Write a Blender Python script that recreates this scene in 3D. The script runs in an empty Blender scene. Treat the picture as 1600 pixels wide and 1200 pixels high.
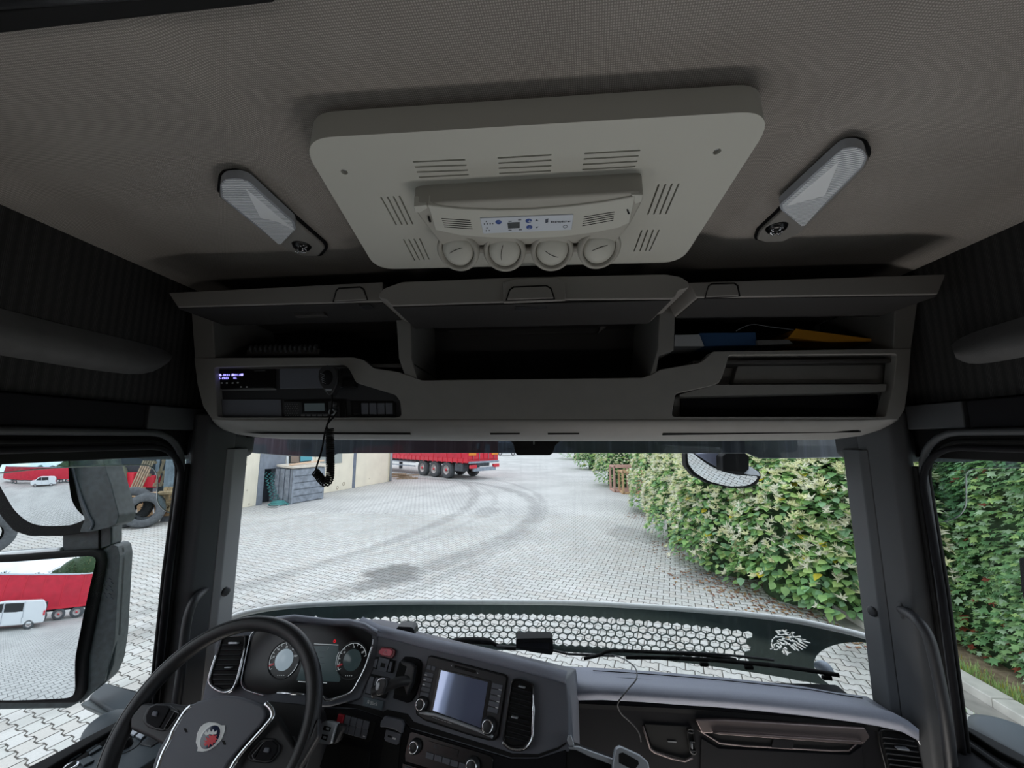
import bpy, bmesh, math, random
import numpy as np
from math import sin, cos, pi, radians, sqrt, atan2
from mathutils import Vector, Matrix, Euler
random.seed(7); np.random.seed(7)
SC = bpy.context.scene
COL = SC.collection
# ---------------------------------------------------------------- camera, sky, exposure
H = 2.95                                   # eye height above the yard
F, PITCH, YAW = 600.0, radians(8.06), radians(3.1)
EYE = Vector((0, 0, H))
cd = bpy.data.cameras.new('camera'); cam = bpy.data.objects.new('camera', cd); COL.objects.link(cam)
cam.location = EYE; cam.rotation_euler = (pi/2 + PITCH, 0, YAW)
cd.sensor_width = 36; cd.lens = F/1600*36; cd.clip_start = .02; cd.clip_end = 600
SC.camera = cam
SC.view_settings.view_transform = 'Standard'; SC.view_settings.look = 'None'
SC.view_settings.exposure = 0.85; SC.view_settings.gamma = 1; SC.view_settings.use_curve_mapping = False
SC.cycles.use_denoising = True
SC.cycles.max_bounces = 10; SC.cycles.diffuse_bounces = 5; SC.cycles.glossy_bounces = 4
SC.cycles.transparent_max_bounces = 16; SC.cycles.transmission_bounces = 6
SC.cycles.sample_clamp_indirect = 6; SC.cycles.caustics_reflective = False; SC.cycles.caustics_refractive = False
W = bpy.data.worlds.new('sky'); SC.world = W; W.use_nodes = True
def sky():
    nt = W.node_tree; N = nt.nodes; L = nt.links; N.clear()
    out = N.new('ShaderNodeOutputWorld'); bg = N.new('ShaderNodeBackground')
    tc = N.new('ShaderNodeTexCoord'); no = N.new('ShaderNodeTexNoise'); cr = N.new('ShaderNodeValToRGB')
    mp = N.new('ShaderNodeMapping'); mp.inputs['Scale'].default_value = (1, 1, 2.6)
    L.new(tc.outputs['Generated'], mp.inputs['Vector']); L.new(mp.outputs['Vector'], no.inputs['Vector'])
    no.inputs['Scale'].default_value = 2.3; no.inputs['Detail'].default_value = 5
    cr.color_ramp.elements[0].position = .35; cr.color_ramp.elements[0].color = (.56, .66, .86, 1)
    cr.color_ramp.elements[1].position = .62; cr.color_ramp.elements[1].color = (.93, .945, .975, 1)
    L.new(no.outputs['Fac'], cr.inputs['Fac']); L.new(cr.outputs['Color'], bg.inputs['Color'])
    bg.inputs['Strength'].default_value = 1.15; L.new(bg.outputs['Background'], out.inputs['Surface'])
sky()
# added fill lamps, out of view, to brighten the headliner; housings are built below
LAMPS = [(-.62, -1.0, H-.95, 1.3), (.62, -1.0, H-.95, 1.3), (-.95, .98, H-1.42, 1.7), (.28, 1.0, H-1.42, 1.6), (.80, 1.0, H-1.42, 1.6)]
for lx, ly, lz, le in LAMPS:
    ld = bpy.data.lights.new('fill_light', 'AREA'); ld.shape = 'RECTANGLE'; ld.size = .45; ld.size_y = .22
    ld.energy = le; ld.color = (1.0, .97, .94)
    lo = bpy.data.objects.new('fill_light', ld); COL.objects.link(lo)
    lo.location = (lx, ly+.02, lz+.03); lo.rotation_euler = (radians(168 if ly < 0 else 184), 0, 0)
# ---------------------------------------------------------------- projecting photograph points onto real planes
def A(x, y, z): return Vector((x, y, z+H))
def ray(px, py):
    dx, up = px-800, 600-py
    f = F*cos(PITCH)-up*sin(PITCH); z = F*sin(PITCH)+up*cos(PITCH)
    return Vector((dx*cos(YAW)-f*sin(YAW), f*cos(YAW)+dx*sin(YAW), z))
def atX(px, py, x): r = ray(px, py); return EYE+r*(x/r.x)
def atY(px, py, y): r = ray(px, py); return EYE+r*(y/r.y)
def atZ(px, py, z): r = ray(px, py); return EYE+r*(z/r.z)     # z relative to the eye
def gr(px, py): return atZ(px, py, -H)
def proj(p):
    x, y, z = p[0], p[1], p[2]-H
    dx = x*cos(YAW)+y*sin(YAW); f = -x*sin(YAW)+y*cos(YAW)
    d = f*cos(PITCH)+z*sin(PITCH); u = -f*sin(PITCH)+z*cos(PITCH)
    return 800+F*dx/d, 600-F*u/d, d
class PL:
    def __init__(s, p0, n):
        s.p0 = Vector(p0); s.n = Vector(n).normalized()
        if s.n.dot(EYE-s.p0) < 0: s.n = -s.n
    def at(s, px, py, off=0):
        r = ray(px, py); t = (s.p0-EYE).dot(s.n)/r.dot(s.n)
        return EYE+r*t+s.n*off
def PY(y): return PL((0, y, H), (0, -1, 0))
def PX(x): return PL((x, 0, H), (-1 if x > 0 else 1, 0, 0))
def PZ(z): return PL((0, 0, z+H), (0, 0, 1 if z < 0 else -1))
# ---------------------------------------------------------------- materials
def lin(h):
    if isinstance(h, str):
        v = [int(h[i:i+2], 16)/255 for i in (0, 2, 4)]
        return tuple(c/12.92 if c <= .04045 else ((c+.055)/1.055)**2.4 for c in v)+(1,)
    return tuple(h)+(1,)
def mat(name, col, rough=.5, metal=0, spec=.5, bump=0, bscale=400, var=0, vscale=20, coat=0, trans=0, alpha=1, emit=None, es=1, col2=None):
    m = bpy.data.materials.new(name); m.use_nodes = True; nt = m.node_tree; N = nt.nodes; L = nt.links
    b = N['Principled BSDF']; b.inputs['Base Color'].default_value = lin(col); b.inputs['Roughness'].default_value = rough
    b.inputs['Metallic'].default_value = metal; b.inputs['Specular IOR Level'].default_value = spec
    b.inputs['Coat Weight'].default_value = coat; b.inputs['Transmission Weight'].default_value = trans
    b.inputs['Alpha'].default_value = alpha
    g = N.new('ShaderNodeNewGeometry')
    if bump:
        no = N.new('ShaderNodeTexNoise'); no.inputs['Scale'].default_value = bscale; no.inputs['Detail'].default_value = 3
        bp = N.new('ShaderNodeBump'); bp.inputs['Strength'].default_value = bump; bp.inputs['Distance'].default_value = .002
        L.new(g.outputs['Position'], no.inputs['Vector']); L.new(no.outputs['Fac'], bp.inputs['Height']); L.new(bp.outputs['Normal'], b.inputs['Normal'])
    if var or col2:
        no = N.new('ShaderNodeTexNoise'); no.inputs['Scale'].default_value = vscale; no.inputs['Detail'].default_value = 5
        L.new(g.outputs['Position'], no.inputs['Vector'])
        cr = N.new('ShaderNodeValToRGB'); c = lin(col)
        cr.color_ramp.elements[0].position = .35; cr.color_ramp.elements[1].position = .68
        if col2: cr.color_ramp.elements[0].color = c; cr.color_ramp.elements[1].color = lin(col2)
        else:
            cr.color_ramp.elements[0].color = tuple(x*(1-var) for x in c[:3])+(1,)
            cr.color_ramp.elements[1].color = tuple(min(1, x*(1+var)) for x in c[:3])+(1,)
        L.new(no.outputs['Fac'], cr.inputs['Fac']); L.new(cr.outputs['Color'], b.inputs['Base Color'])
    if emit: b.inputs['Emission Color'].default_value = lin(emit); b.inputs['Emission Strength'].default_value = es
    return m
def thin_glass(name, tint, refl=.05, dirt=0, haze=0, hc=(.8, .82, .82)):
    m = bpy.data.materials.new(name); m.use_nodes = True; nt = m.node_tree; N = nt.nodes; L = nt.links; N.clear()
    out = N.new('ShaderNodeOutputMaterial'); tr = N.new('ShaderNodeBsdfTransparent'); gl = N.new('ShaderNodeBsdfGlossy')
    tr.inputs['Color'].default_value = tint+(1,); gl.inputs['Roughness'].default_value = .02
    fr = N.new('ShaderNodeLayerWeight'); fr.inputs['Blend'].default_value = .25
    mu = N.new('ShaderNodeMath'); mu.operation = 'MULTIPLY_ADD'; mu.inputs[1].default_value = .25; mu.inputs[2].default_value = refl
    mx = N.new('ShaderNodeMixShader'); L.new(fr.outputs['Facing'], mu.inputs[0]); L.new(mu.outputs[0], mx.inputs['Fac'])
    mu.inputs[1].default_value = refl*2
    L.new(tr.outputs[0], mx.inputs[1]); L.new(gl.outputs[0], mx.inputs[2]); last = mx
    if dirt:
        df = N.new('ShaderNodeBsdfDiffuse'); df.inputs['Color'].default_value = hc+(1,)
        g = N.new('ShaderNodeNewGeometry'); mp = N.new('ShaderNodeMapping'); mp.inputs['Scale'].default_value = (60, 60, 1.2)
        no = N.new('ShaderNodeTexNoise'); no.inputs['Scale'].default_value = 1; no.inputs['Detail'].default_value = 6
        L.new(g.outputs['Position'], mp.inputs['Vector']); L.new(mp.outputs['Vector'], no.inputs['Vector'])
        mr = N.new('ShaderNodeMapRange'); mr.inputs['From Min'].default_value = .52; mr.inputs['From Max'].default_value = .85
        mr.inputs['To Min'].default_value = haze; mr.inputs['To Max'].default_value = haze+dirt
        L.new(no.outputs['Fac'], mr.inputs['Value']); m2 = N.new('ShaderNodeMixShader')
        L.new(mr.outputs['Result'], m2.inputs['Fac']); L.new(mx.outputs[0], m2.inputs[1]); L.new(df.outputs[0], m2.inputs[2]); last = m2
    L.new(last.outputs[0], out.inputs['Surface']); return m
def weave(name, col, pitch=.0034, strength=.5, rough=.95):
    m = mat(name, col, rough, spec=.15, var=.06, vscale=6); nt = m.node_tree; N = nt.nodes; L = nt.links; b = N['Principled BSDF']
    g = N.new('ShaderNodeNewGeometry'); hs = []
    for ang in (.15, pi/2+.05):
        mp = N.new('ShaderNodeMapping'); mp.inputs['Rotation'].default_value = (0, 0, ang)
        wv = N.new('ShaderNodeTexWave'); wv.inputs['Scale'].default_value = .314/pitch; wv.inputs['Distortion'].default_value = .4
        wv.inputs['Detail'].default_value = 0
        L.new(g.outputs['Position'], mp.inputs['Vector']); L.new(mp.outputs['Vector'], wv.inputs['Vector']); hs.append(wv)
    mu = N.new('ShaderNodeMath'); mu.operation = 'MULTIPLY'; L.new(hs[0].outputs['Fac'], mu.inputs[0]); L.new(hs[1].outputs['Fac'], mu.inputs[1])
    no = N.new('ShaderNodeTexNoise'); no.inputs['Scale'].default_value = 500; L.new(g.outputs['Position'], no.inputs['Vector'])
    ad = N.new('ShaderNodeMath'); ad.operation = 'MULTIPLY_ADD'; ad.inputs[1].default_value = .5
    L.new(no.outputs['Fac'], ad.inputs[0]); L.new(mu.outputs[0], ad.inputs[2])
    bp = N.new('ShaderNodeBump'); bp.inputs['Strength'].default_value = strength; bp.inputs['Distance'].default_value = .001
    L.new(ad.outputs[0], bp.inputs['Height']); L.new(bp.outputs['Normal'], b.inputs['Normal'])
    old = [l for l in nt.links if l.to_socket == b.inputs['Base Color']][0].from_socket
    mc = N.new('ShaderNodeMix'); mc.data_type = 'RGBA'; mc.blend_type = 'MULTIPLY'; mc.inputs[0].default_value = 1
    mr = N.new('ShaderNodeMapRange'); mr.inputs['To Min'].default_value = .5; mr.inputs['To Max'].default_value = 1.4
    L.new(ad.outputs[0], mr.inputs['Value']); L.new(old, mc.inputs[6]); L.new(mr.outputs['Result'], mc.inputs[7]); L.new(mc.outputs[2], b.inputs['Base Color'])
    return m
M = {}
M['headliner'] = weave('headliner_fabric', '97928d')
M['wall_fabric'] = weave('wall_fabric', '343434', .003)
M['wall_lit'] = mat('ledge_felt_lit', '555556', .95, bump=.4, bscale=700, var=.1)  # wall cloth made paler on the ledge, as if lit from below
M['ac'] = mat('ac_plastic', 'bcbcb4', .55, bump=.08, bscale=900)
M['ac_dark'] = mat('ac_housing_plastic', 'a3a199', .55, bump=.08, bscale=900)
M['void'] = mat('vent_void', '060606', .9)
M['shelf'] = mat('shelf_plastic', '807e7b', .6, bump=.2, bscale=900, var=.03)
M['shelf_in'] = mat('shelf_inside_plastic', '3c3a39', .75, bump=.1)
M['under_lid_shade'] = mat('lid_shade_dark', '232222', .8)
M['lid'] = mat('lid_plastic', '7f7c79', .6, bump=.15, bscale=900)
M['rubber'] = mat('black_rubber', '0c0c0d', .75, spec=.3)
M['blackp'] = mat('black_plastic', '26272a', .5, bump=.15, bscale=1200)
M['blackg'] = mat('gloss_black_plastic', '0b0b0d', .3)
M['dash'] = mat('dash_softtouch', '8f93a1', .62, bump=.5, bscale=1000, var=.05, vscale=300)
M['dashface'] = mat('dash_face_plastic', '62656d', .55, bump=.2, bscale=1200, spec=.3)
M['darkface'] = mat('lower_dash_plastic', '17171a', .7, spec=.12, bump=.2, bscale=1200)
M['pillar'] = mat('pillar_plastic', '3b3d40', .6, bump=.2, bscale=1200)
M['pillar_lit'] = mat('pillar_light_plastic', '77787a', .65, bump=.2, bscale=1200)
M['chrome'] = mat('satin_chrome', 'd5d8dc', .22, metal=1)
M['satin'] = mat('brushed_trim', '7d7270', .42, metal=.8)
M['silver'] = mat('silver_plastic', 'a3a8ae', .4, metal=.35)
M['leather'] = mat('wheel_leather', '1d1e21', .42, bump=.3, bscale=900)
M['hub'] = mat('hub_softtouch', '5a5d65', .55, bump=.25, bscale=1200)
M['red'] = mat('red_plastic', 'b02a36', .35)
M['white'] = mat('white_plastic', 'dfe3e3', .4)
M['label'] = mat('label_white', 'c9d0da', .35)
M['blue'] = mat('blue_button', '2c4b96', .35)
M['lcd'] = mat('lcd_grey', '33383a', .2)
M['print'] = mat('print_white', 'cfd2d4', .5)
M['printd'] = mat('print_grey', '4e555e', .5)
M['navy'] = mat('navy_enamel', '17243f', .25, coat=.5)
M['crimson'] = mat('red_enamel', 'd33a45', .3)
M['lens'] = mat('lamp_lens', 'c6ccd2', .25, metal=.35, bump=0)
M['reflector'] = mat('lamp_reflector', 'eef2f6', .25, spec=.8)
M['glass'] = thin_glass('window_glass', (.95, .97, .96), .004, .0)
M['wind'] = thin_glass('windscreen_glass', (.95, .97, .965), .0, .05)
M['tint'] = thin_glass('smoked_acrylic', (.12, .15, .155), .03, .06, .17, (.34, .43, .41))
M['visorm'] = thin_glass('sun_visor_acrylic', (.13, .15, .18), .03, .14, .15, (.45, .5, .57))
M['clear'] = thin_glass('clear_acrylic', (.84, .92, .93), .05, .30)
M['edge'] = mat('acrylic_edge_white', 'dfe8e6', .35)
M['mirror'] = mat('mirror_silver', 'e8edf0', .015, metal=1)
M['mhouse'] = mat('mirror_housing', '384243', .5, bump=.2, bscale=300, var=.25, vscale=60)
M['marm'] = mat('mirror_arm', '3f474d', .55, bump=.25, bscale=600)
M['screen'] = mat('touch_screen_glass', '9aa4c8', .05, metal=.55, spec=.9, coat=1)
M['gauge'] = mat('gauge_glass_black', '0a0b0d', .28)
M['lcdb'] = mat('lcd_backlit', '5a646c', .25, emit='8b9aa4', es=.45)
M['tft'] = mat('trip_display', '1e2628', .2, emit='38474a', es=.22)
M['vfd'] = mat('display_text_violet', '303060', .4, emit='9a94ff', es=1.3)
M['dot'] = mat('indicator_red', '70101a', .4, emit='ff2030', es=.3)
M['softwhite'] = mat('gauge_marks', '9aa0a4', .5, emit='a8b0b4', es=.35)
M['concrete'] = mat('precast_concrete', 'e8e0cc', .9, bump=.4, bscale=25, var=.05, vscale=1.5)
M['steel'] = mat('painted_steel', '6f7886', .55, var=.15, vscale=6)
M['steelb'] = mat('blue_grey_panel', '7f8690', .6, var=.12, vscale=4)
M['door_dark'] = mat('dark_alcove', '3a3f46', .8)
M['hose'] = mat('teal_hose', '4f9593', .5)
M['cord'] = mat('grey_hose', 'a9adac', .6)
M['crateg'] = mat('grey_slatted_box', '878e97', .65, var=.25, vscale=5, bump=.3, bscale=40)
M['wood'] = mat('pallet_wood', 'c4a27c', .85, var=.22, vscale=9, bump=.3, bscale=60)
M['woodold'] = mat('weathered_wood', '9b8872', .9, var=.25, vscale=9, bump=.3, bscale=60)
M['woodpink'] = mat('pinkish_wood', 'b89486', .9, var=.15, vscale=9)
M['tyre'] = mat('tyre_rubber', '55595c', .85, var=.2, vscale=14, bump=.3, bscale=80)
M['tyred'] = mat('tyre_inner', '1d1f20', .9)
M['tarp'] = mat('red_tarpaulin', 'c62038', .55, var=.12, vscale=2, bump=.3, bscale=3)
M['tarpl'] = mat('trailer_red_paint', 'd2283c', .4)
M['amber'] = mat('amber_marker', 'e58a2c', .4)
M['grime'] = mat('chassis_grey', '4b5056', .7, var=.3, vscale=6)
M['bumper'] = mat('bumper_grey', '8c96a2', .5, var=.2, vscale=5)
M['rim'] = mat('wheel_rim', 'bdb6b4', .45, metal=.3, var=.2, vscale=20)
M['van'] = mat('van_white_paint', 'e4e8ea', .25, coat=.5)
M['vglass'] = mat('dark_vehicle_glass', '1c2226', .08, coat=.5)
M['kerb'] = mat('kerb_concrete', 'c0beb6', .9, var=.12, vscale=5, bump=.4, bscale=60)
M['soil'] = mat('soil_litter', '6a5a48', .95, col2='8f8068', vscale=14, bump=.8, bscale=60)
M['bark'] = mat('twig_bark', '6b5138', .9, var=.3, vscale=20)
def leafmat(name, c, tr=.25, rough=.5):
    m = mat(name, c, rough, spec=.35, var=.22, vscale=2.5); nt = m.node_tree; N = nt.nodes; L = nt.links
    out = N['Material Output']; b = N['Principled BSDF']; t = N.new('ShaderNodeBsdfTranslucent')
    t.inputs['Color'].default_value = tuple(min(1, x*1.5) for x in lin(c)[:3])+(1,)
    mx = N.new('ShaderNodeMixShader'); mx.inputs['Fac'].default_value = tr
    L.new(b.outputs[0], mx.inputs[1]); L.new(t.outputs[0], mx.inputs[2]); L.new(mx.outputs[0], out.inputs['Surface']); return m
LEAF = [leafmat('leaf_mid', '92b873'), leafmat('leaf_deep', '759d66'), leafmat('leaf_lime', 'b0cb80'), leafmat('leaf_blueish', '88ae84'), leafmat('leaf_yellow', 'c2b43c')]
IVY = [leafmat('ivy_mid', '8caf76'), leafmat('ivy_deep', '6b9464'), leafmat('ivy_lime', 'a8c57c'), leafmat('ivy_grey', 'a6bf9e'), leafmat('ivy_red', '8f4a3a')]
FLOWER = [leafmat('blossom_cream', 'faf8d6', .35, .7), leafmat('blossom_pale', 'f2f2c2', .35, .7)]
FARL = [leafmat('far_tree_green', '4c6442', .1), leafmat('far_tree_dark', '38502f', .1), leafmat('far_tree_brown', '6a6a45', .1)]
# ---------------------------------------------------------------- mesh helpers
ORG = {}
def link(o, parent=None, base=None):
    COL.objects.link(o)
    if parent is not None: o.parent = parent; ORG[o.name] = ORG.get(parent.name, Vector((0, 0, 0)))
    return o
def tag(o, label=None, cat=None, group=None, kind=None):
    if label: o['label'] = label
    if cat: o['category'] = cat
    if group: o['group'] = group
    if kind: o['kind'] = kind
    return o
def thing(name, label, cat, loc, group=None, kind=None):
    o = bpy.data.objects.new(name, None); o.empty_display_size = .05; COL.objects.link(o); o.location = loc
    ORG[o.name] = Vector(loc); return tag(o, label, cat, group, kind)
class MB:
    def __init__(s): s.v = []; s.f = []; s.mi = []; s.sm = []
    def add(s, vs, fs, mi=0, sm=False):
        k = len(s.v); s.v += [Vector(v) for v in vs]; s.f += [tuple(i+k for i in f) for f in fs]; s.mi += [mi]*len(fs); s.sm += [sm]*len(fs); return s
    def box(s, c, size, rot=None, mi=0):
        c = Vector(c); h = Vector(size)/2; R = rot or Matrix.Identity(3)
        vs = [c+R@Vector((x*h.x, y*h.y, z*h.z)) for x in (-1, 1) for y in (-1, 1) for z in (-1, 1)]
        return s.add(vs, [(0, 1, 3, 2), (4, 6, 7, 5), (0, 4, 5, 1), (2, 3, 7, 6), (0, 2, 6, 4), (1, 5, 7, 3)], mi)
    def beam(s, p, q, w, h, up=(0, 0, 1), mi=0):
        p, q = Vector(p), Vector(q); d = (q-p); l = d.length; d = d.normalized(); x = d.cross(Vector(up))
        if x.length < 1e-4: x = d.cross(Vector((1, 0, 0)))
        x.normalize(); z = x.cross(d); R = Matrix((x, d, z)).transposed(); return s.box((p+q)/2, (w, l, h), R, mi)
    def prism(s, pts, vec, mi=0):
        n = len(pts); vec = Vector(vec); a = [Vector(p) for p in pts]; b = [p+vec for p in a]
        return s.add(a+b, [tuple(range(n)), tuple(range(2*n-1, n-1, -1))]+[(i, i+n, (i+1) % n+n, (i+1) % n) for i in range(n)], mi)
    def tube(s, path, r, seg=8, closed=False, mi=0, cap=True):
        P = [Vector(p) for p in path]; n = len(P); rs = r if isinstance(r, (list, tuple)) else [r]*n; vs = []; prev = None
        for i in range(n):
            t = (P[(i+1) % n]-P[i-1]) if (closed or 0 < i < n-1) else (P[1]-P[0] if i == 0 else P[-1]-P[-2])
            t.normalize()
            if prev is None: x = t.cross(Vector((0, 0, 1))); x = x if x.length > .1 else t.cross(Vector((1, 0, 0)))
            else: x = prev-t*prev.dot(t)
            x.normalize(); prev = x; y = t.cross(x)
            for k in range(seg): a = 2*pi*k/seg; vs.append(P[i]+(x*cos(a)+y*sin(a))*rs[i])
        fs = []
        for i in range(n if closed else n-1):
            for k in range(seg): a, b = i*seg, ((i+1) % n)*seg; fs.append((a+k, a+(k+1) % seg, b+(k+1) % seg, b+k))
        s.add(vs, fs, mi, True)
        if cap and not closed: k = len(s.v)-n*seg; s.f += [tuple(range(k+seg-1, k-1, -1)), tuple(range(k+(n-1)*seg, k+n*seg))]; s.mi += [mi]*2; s.sm += [False]*2
        return s
    def lathe(s, prof, c, axis, seg=24, mi=0, sm=True, closed=False):
        c = Vector(c); ax = Vector(axis).normalized(); x = ax.cross(Vector((0, 0, 1))); x = x if x.length > .1 else ax.cross(Vector((1, 0, 0)))
        x.normalize(); y = ax.cross(x); vs = []; n = len(prof)
        for r, h in prof:
            for k in range(seg): a = 2*pi*k/seg; vs.append(c+ax*h+(x*cos(a)+y*sin(a))*r)
        fs = [(i*seg+k, i*seg+(k+1) % seg, ((i+1) % n)*seg+(k+1) % seg, ((i+1) % n)*seg+k) for i in range(n if closed else n-1) for k in range(seg)]
        return s.add(vs, fs, mi, sm)
    def ball(s, c, r, seg=10, rings=6, mi=0):
        r = r if isinstance(r, (list, tuple)) else (r, r, r)
        vs = [Vector(c)+Vector((r[0]*sin(pi*i/rings)*cos(2*pi*k/seg), r[1]*sin(pi*i/rings)*sin(2*pi*k/seg), r[2]*cos(pi*i/rings))) for i in range(rings+1) for k in range(seg)]
        return s.add(vs, [(i*seg+k, i*seg+(k+1) % seg, (i+1)*seg+(k+1) % seg, (i+1)*seg+k) for i in range(rings) for k in range(seg)], mi, True)
    def build(s, name, mats, parent=None, bevel=0, seg=2, smooth=None, origin=None):
        mats = mats if isinstance(mats, (list, tuple)) else [mats]
        if parent is not None: o0 = ORG[parent.name]
        elif origin is not None: o0 = Vector(origin)
        else:
            V = np.array([tuple(v) for v in s.v]); mn, mx = V.min(0), V.max(0); o0 = Vector(((mn[0]+mx[0])/2, (mn[1]+mx[1])/2, mn[2]))
        me = bpy.data.meshes.new(name); me.from_pydata([v-o0 for v in s.v], [], s.f)
        for m in mats: me.materials.append(m)
        me.polygons.foreach_set('material_index', s.mi)
        me.polygons.foreach_set('use_smooth', s.sm if smooth is None else [smooth]*len(s.f))
        bm = bmesh.new(); bm.from_mesh(me); bmesh.ops.remove_doubles(bm, verts=bm.verts, dist=1e-6)
        bmesh.ops.recalc_face_normals(bm, faces=bm.faces); bm.to_mesh(me); bm.free(); me.update()
        o = bpy.data.objects.new(name, me); COL.objects.link(o)
        if parent is not None: o.parent = parent
        else: o.location = o0
        ORG[o.name] = o0
        if bevel:
            b = o.modifiers.new('edge', 'BEVEL'); b.width = bevel; b.segments = seg; b.limit_method = 'ANGLE'; b.angle_limit = radians(35); b.use_clamp_overlap = True
            me.polygons.foreach_set('use_smooth', [True]*len(me.polygons))
            w = o.modifiers.new('wn', 'WEIGHTED_NORMAL'); w.keep_sharp = False
        return o
def rnd(pts, r, n=4):
    """round the corners of a closed 3-D polygon"""
    if not r: return pts
    out = []; m = len(pts)
    for i in range(m):
        p, a, b = pts[i], pts[i-1], pts[(i+1) % m]; rr = r[i] if isinstance(r, (list, tuple)) else r
        if rr <= 0: out.append(p); continue
        da, db = (a-p), (b-p); ka = min(rr, da.length*.48); kb = min(rr, db.length*.48)
        pa, pb = p+da.normalized()*ka, p+db.normalized()*kb
        for k in range(n+1): t = k/n; out.append(pa*(1-t)**2+p*2*t*(1-t)+pb*t*t)
    return out
def pts(pl, px, off=0): return [pl.at(x, y, off) for x, y in px]
def slab(name, px, pl, a, b, m, parent=None, bevel=0, r=0, seg=2, n=4):
    """photograph outline laid on a real plane, from a (towards the viewer) to b (behind), thick along the plane's normal"""
    P = rnd([p+pl.n*a for p in pts(pl, px)], r, n)
    return MB().prism(P, pl.n*(b-a)).build(name, m, parent, bevel, seg)
def cut(o, mb, own=False):
    c = mb.build('cutter', M['void']); md = o.modifiers.new('cut', 'BOOLEAN'); md.operation = 'DIFFERENCE'; md.object = c; md.solver = 'EXACT'; md.use_self = own
    # boolean goes before the bevel
    while o.modifiers[0] != md: i = list(o.modifiers).index(md); o.modifiers.move(i, i-1)
    others = [x for x in o.modifiers if x != md]
    for x in others: x.show_viewport = False
    bpy.context.view_layer.update(); dg = bpy.context.evaluated_depsgraph_get(); me = bpy.data.meshes.new_from_object(o.evaluated_get(dg))
    o.modifiers.remove(md); o.data = me
    for x in others: x.show_viewport = True
    bpy.data.objects.remove(c)
def loft(name, rows, m, parent=None, thick=0, smooth=True, bevel=0, sub=0):
    n = len(rows[0]); mb = MB(); vs = [p for r in rows for p in r]
    fs = [(i*n+k, i*n+k+1, (i+1)*n+k+1, (i+1)*n+k) for i in range(len(rows)-1) for k in range(n-1)]
    mb.add(vs, fs, 0, smooth); o = mb.build(name, m, parent)
    if sub: s = o.modifiers.new('s', 'SUBSURF'); s.levels = s.render_levels = sub; s.boundary_smooth = 'PRESERVE_CORNERS'
    if thick: s = o.modifiers.new('t', 'SOLIDIFY'); s.thickness = abs(thick); s.offset = 1 if thick > 0 else -1
    return o
def struct(o, kind='structure'): o['kind'] = kind; return o
def text(body, pl, x, y, x2, y2, size, m, parent, off=.001, name='lettering', align='LEFT'):
    """size = height in photograph pixels at (x, y)"""
    p, q = pl.at(x, y, off), pl.at(x2, y2, off); u = (q-p).normalized(); w = pl.n; v = w.cross(u)
    s = (pl.at(x, y+size)-pl.at(x, y)).length
    c = bpy.data.curves.new(name, 'FONT'); c.body = body; c.size = s*1.3; c.extrude = .0003; c.align_x = align; c.materials.append(m); c.resolution_u = 2
    o = bpy.data.objects.new(name, c); COL.objects.link(o)
    R = Matrix((u, v, w)).transposed().to_4x4(); R.translation = p-ORG[parent.name]; bpy.context.view_layer.update(); me = bpy.data.meshes.new_from_object(o.evaluated_get(bpy.context.evaluated_depsgraph_get()))
    bpy.data.objects.remove(o); bpy.data.curves.remove(c); me.transform(R); me.name = name
    o = bpy.data.objects.new(name, me); COL.objects.link(o); o.parent = parent; return o
def line3(p, q, n): return [p.lerp(q, k/(n-1)) for k in range(n)]
def smoothpath(P, n=6):
    """Catmull-Rom through points"""
    P = [Vector(p) for p in P]; out = []
    for i in range(len(P)-1):
        a, b, c, d = P[max(i-1, 0)], P[i], P[i+1], P[min(i+2, len(P)-1)]
        for k in range(n):
            t = k/n; out.append(.5*((2*b)+(c-a)*t+(2*a-5*b+4*c-d)*t*t+(3*b-a-3*c+d)*t**3))
    out.append(P[-1]); return out
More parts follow.
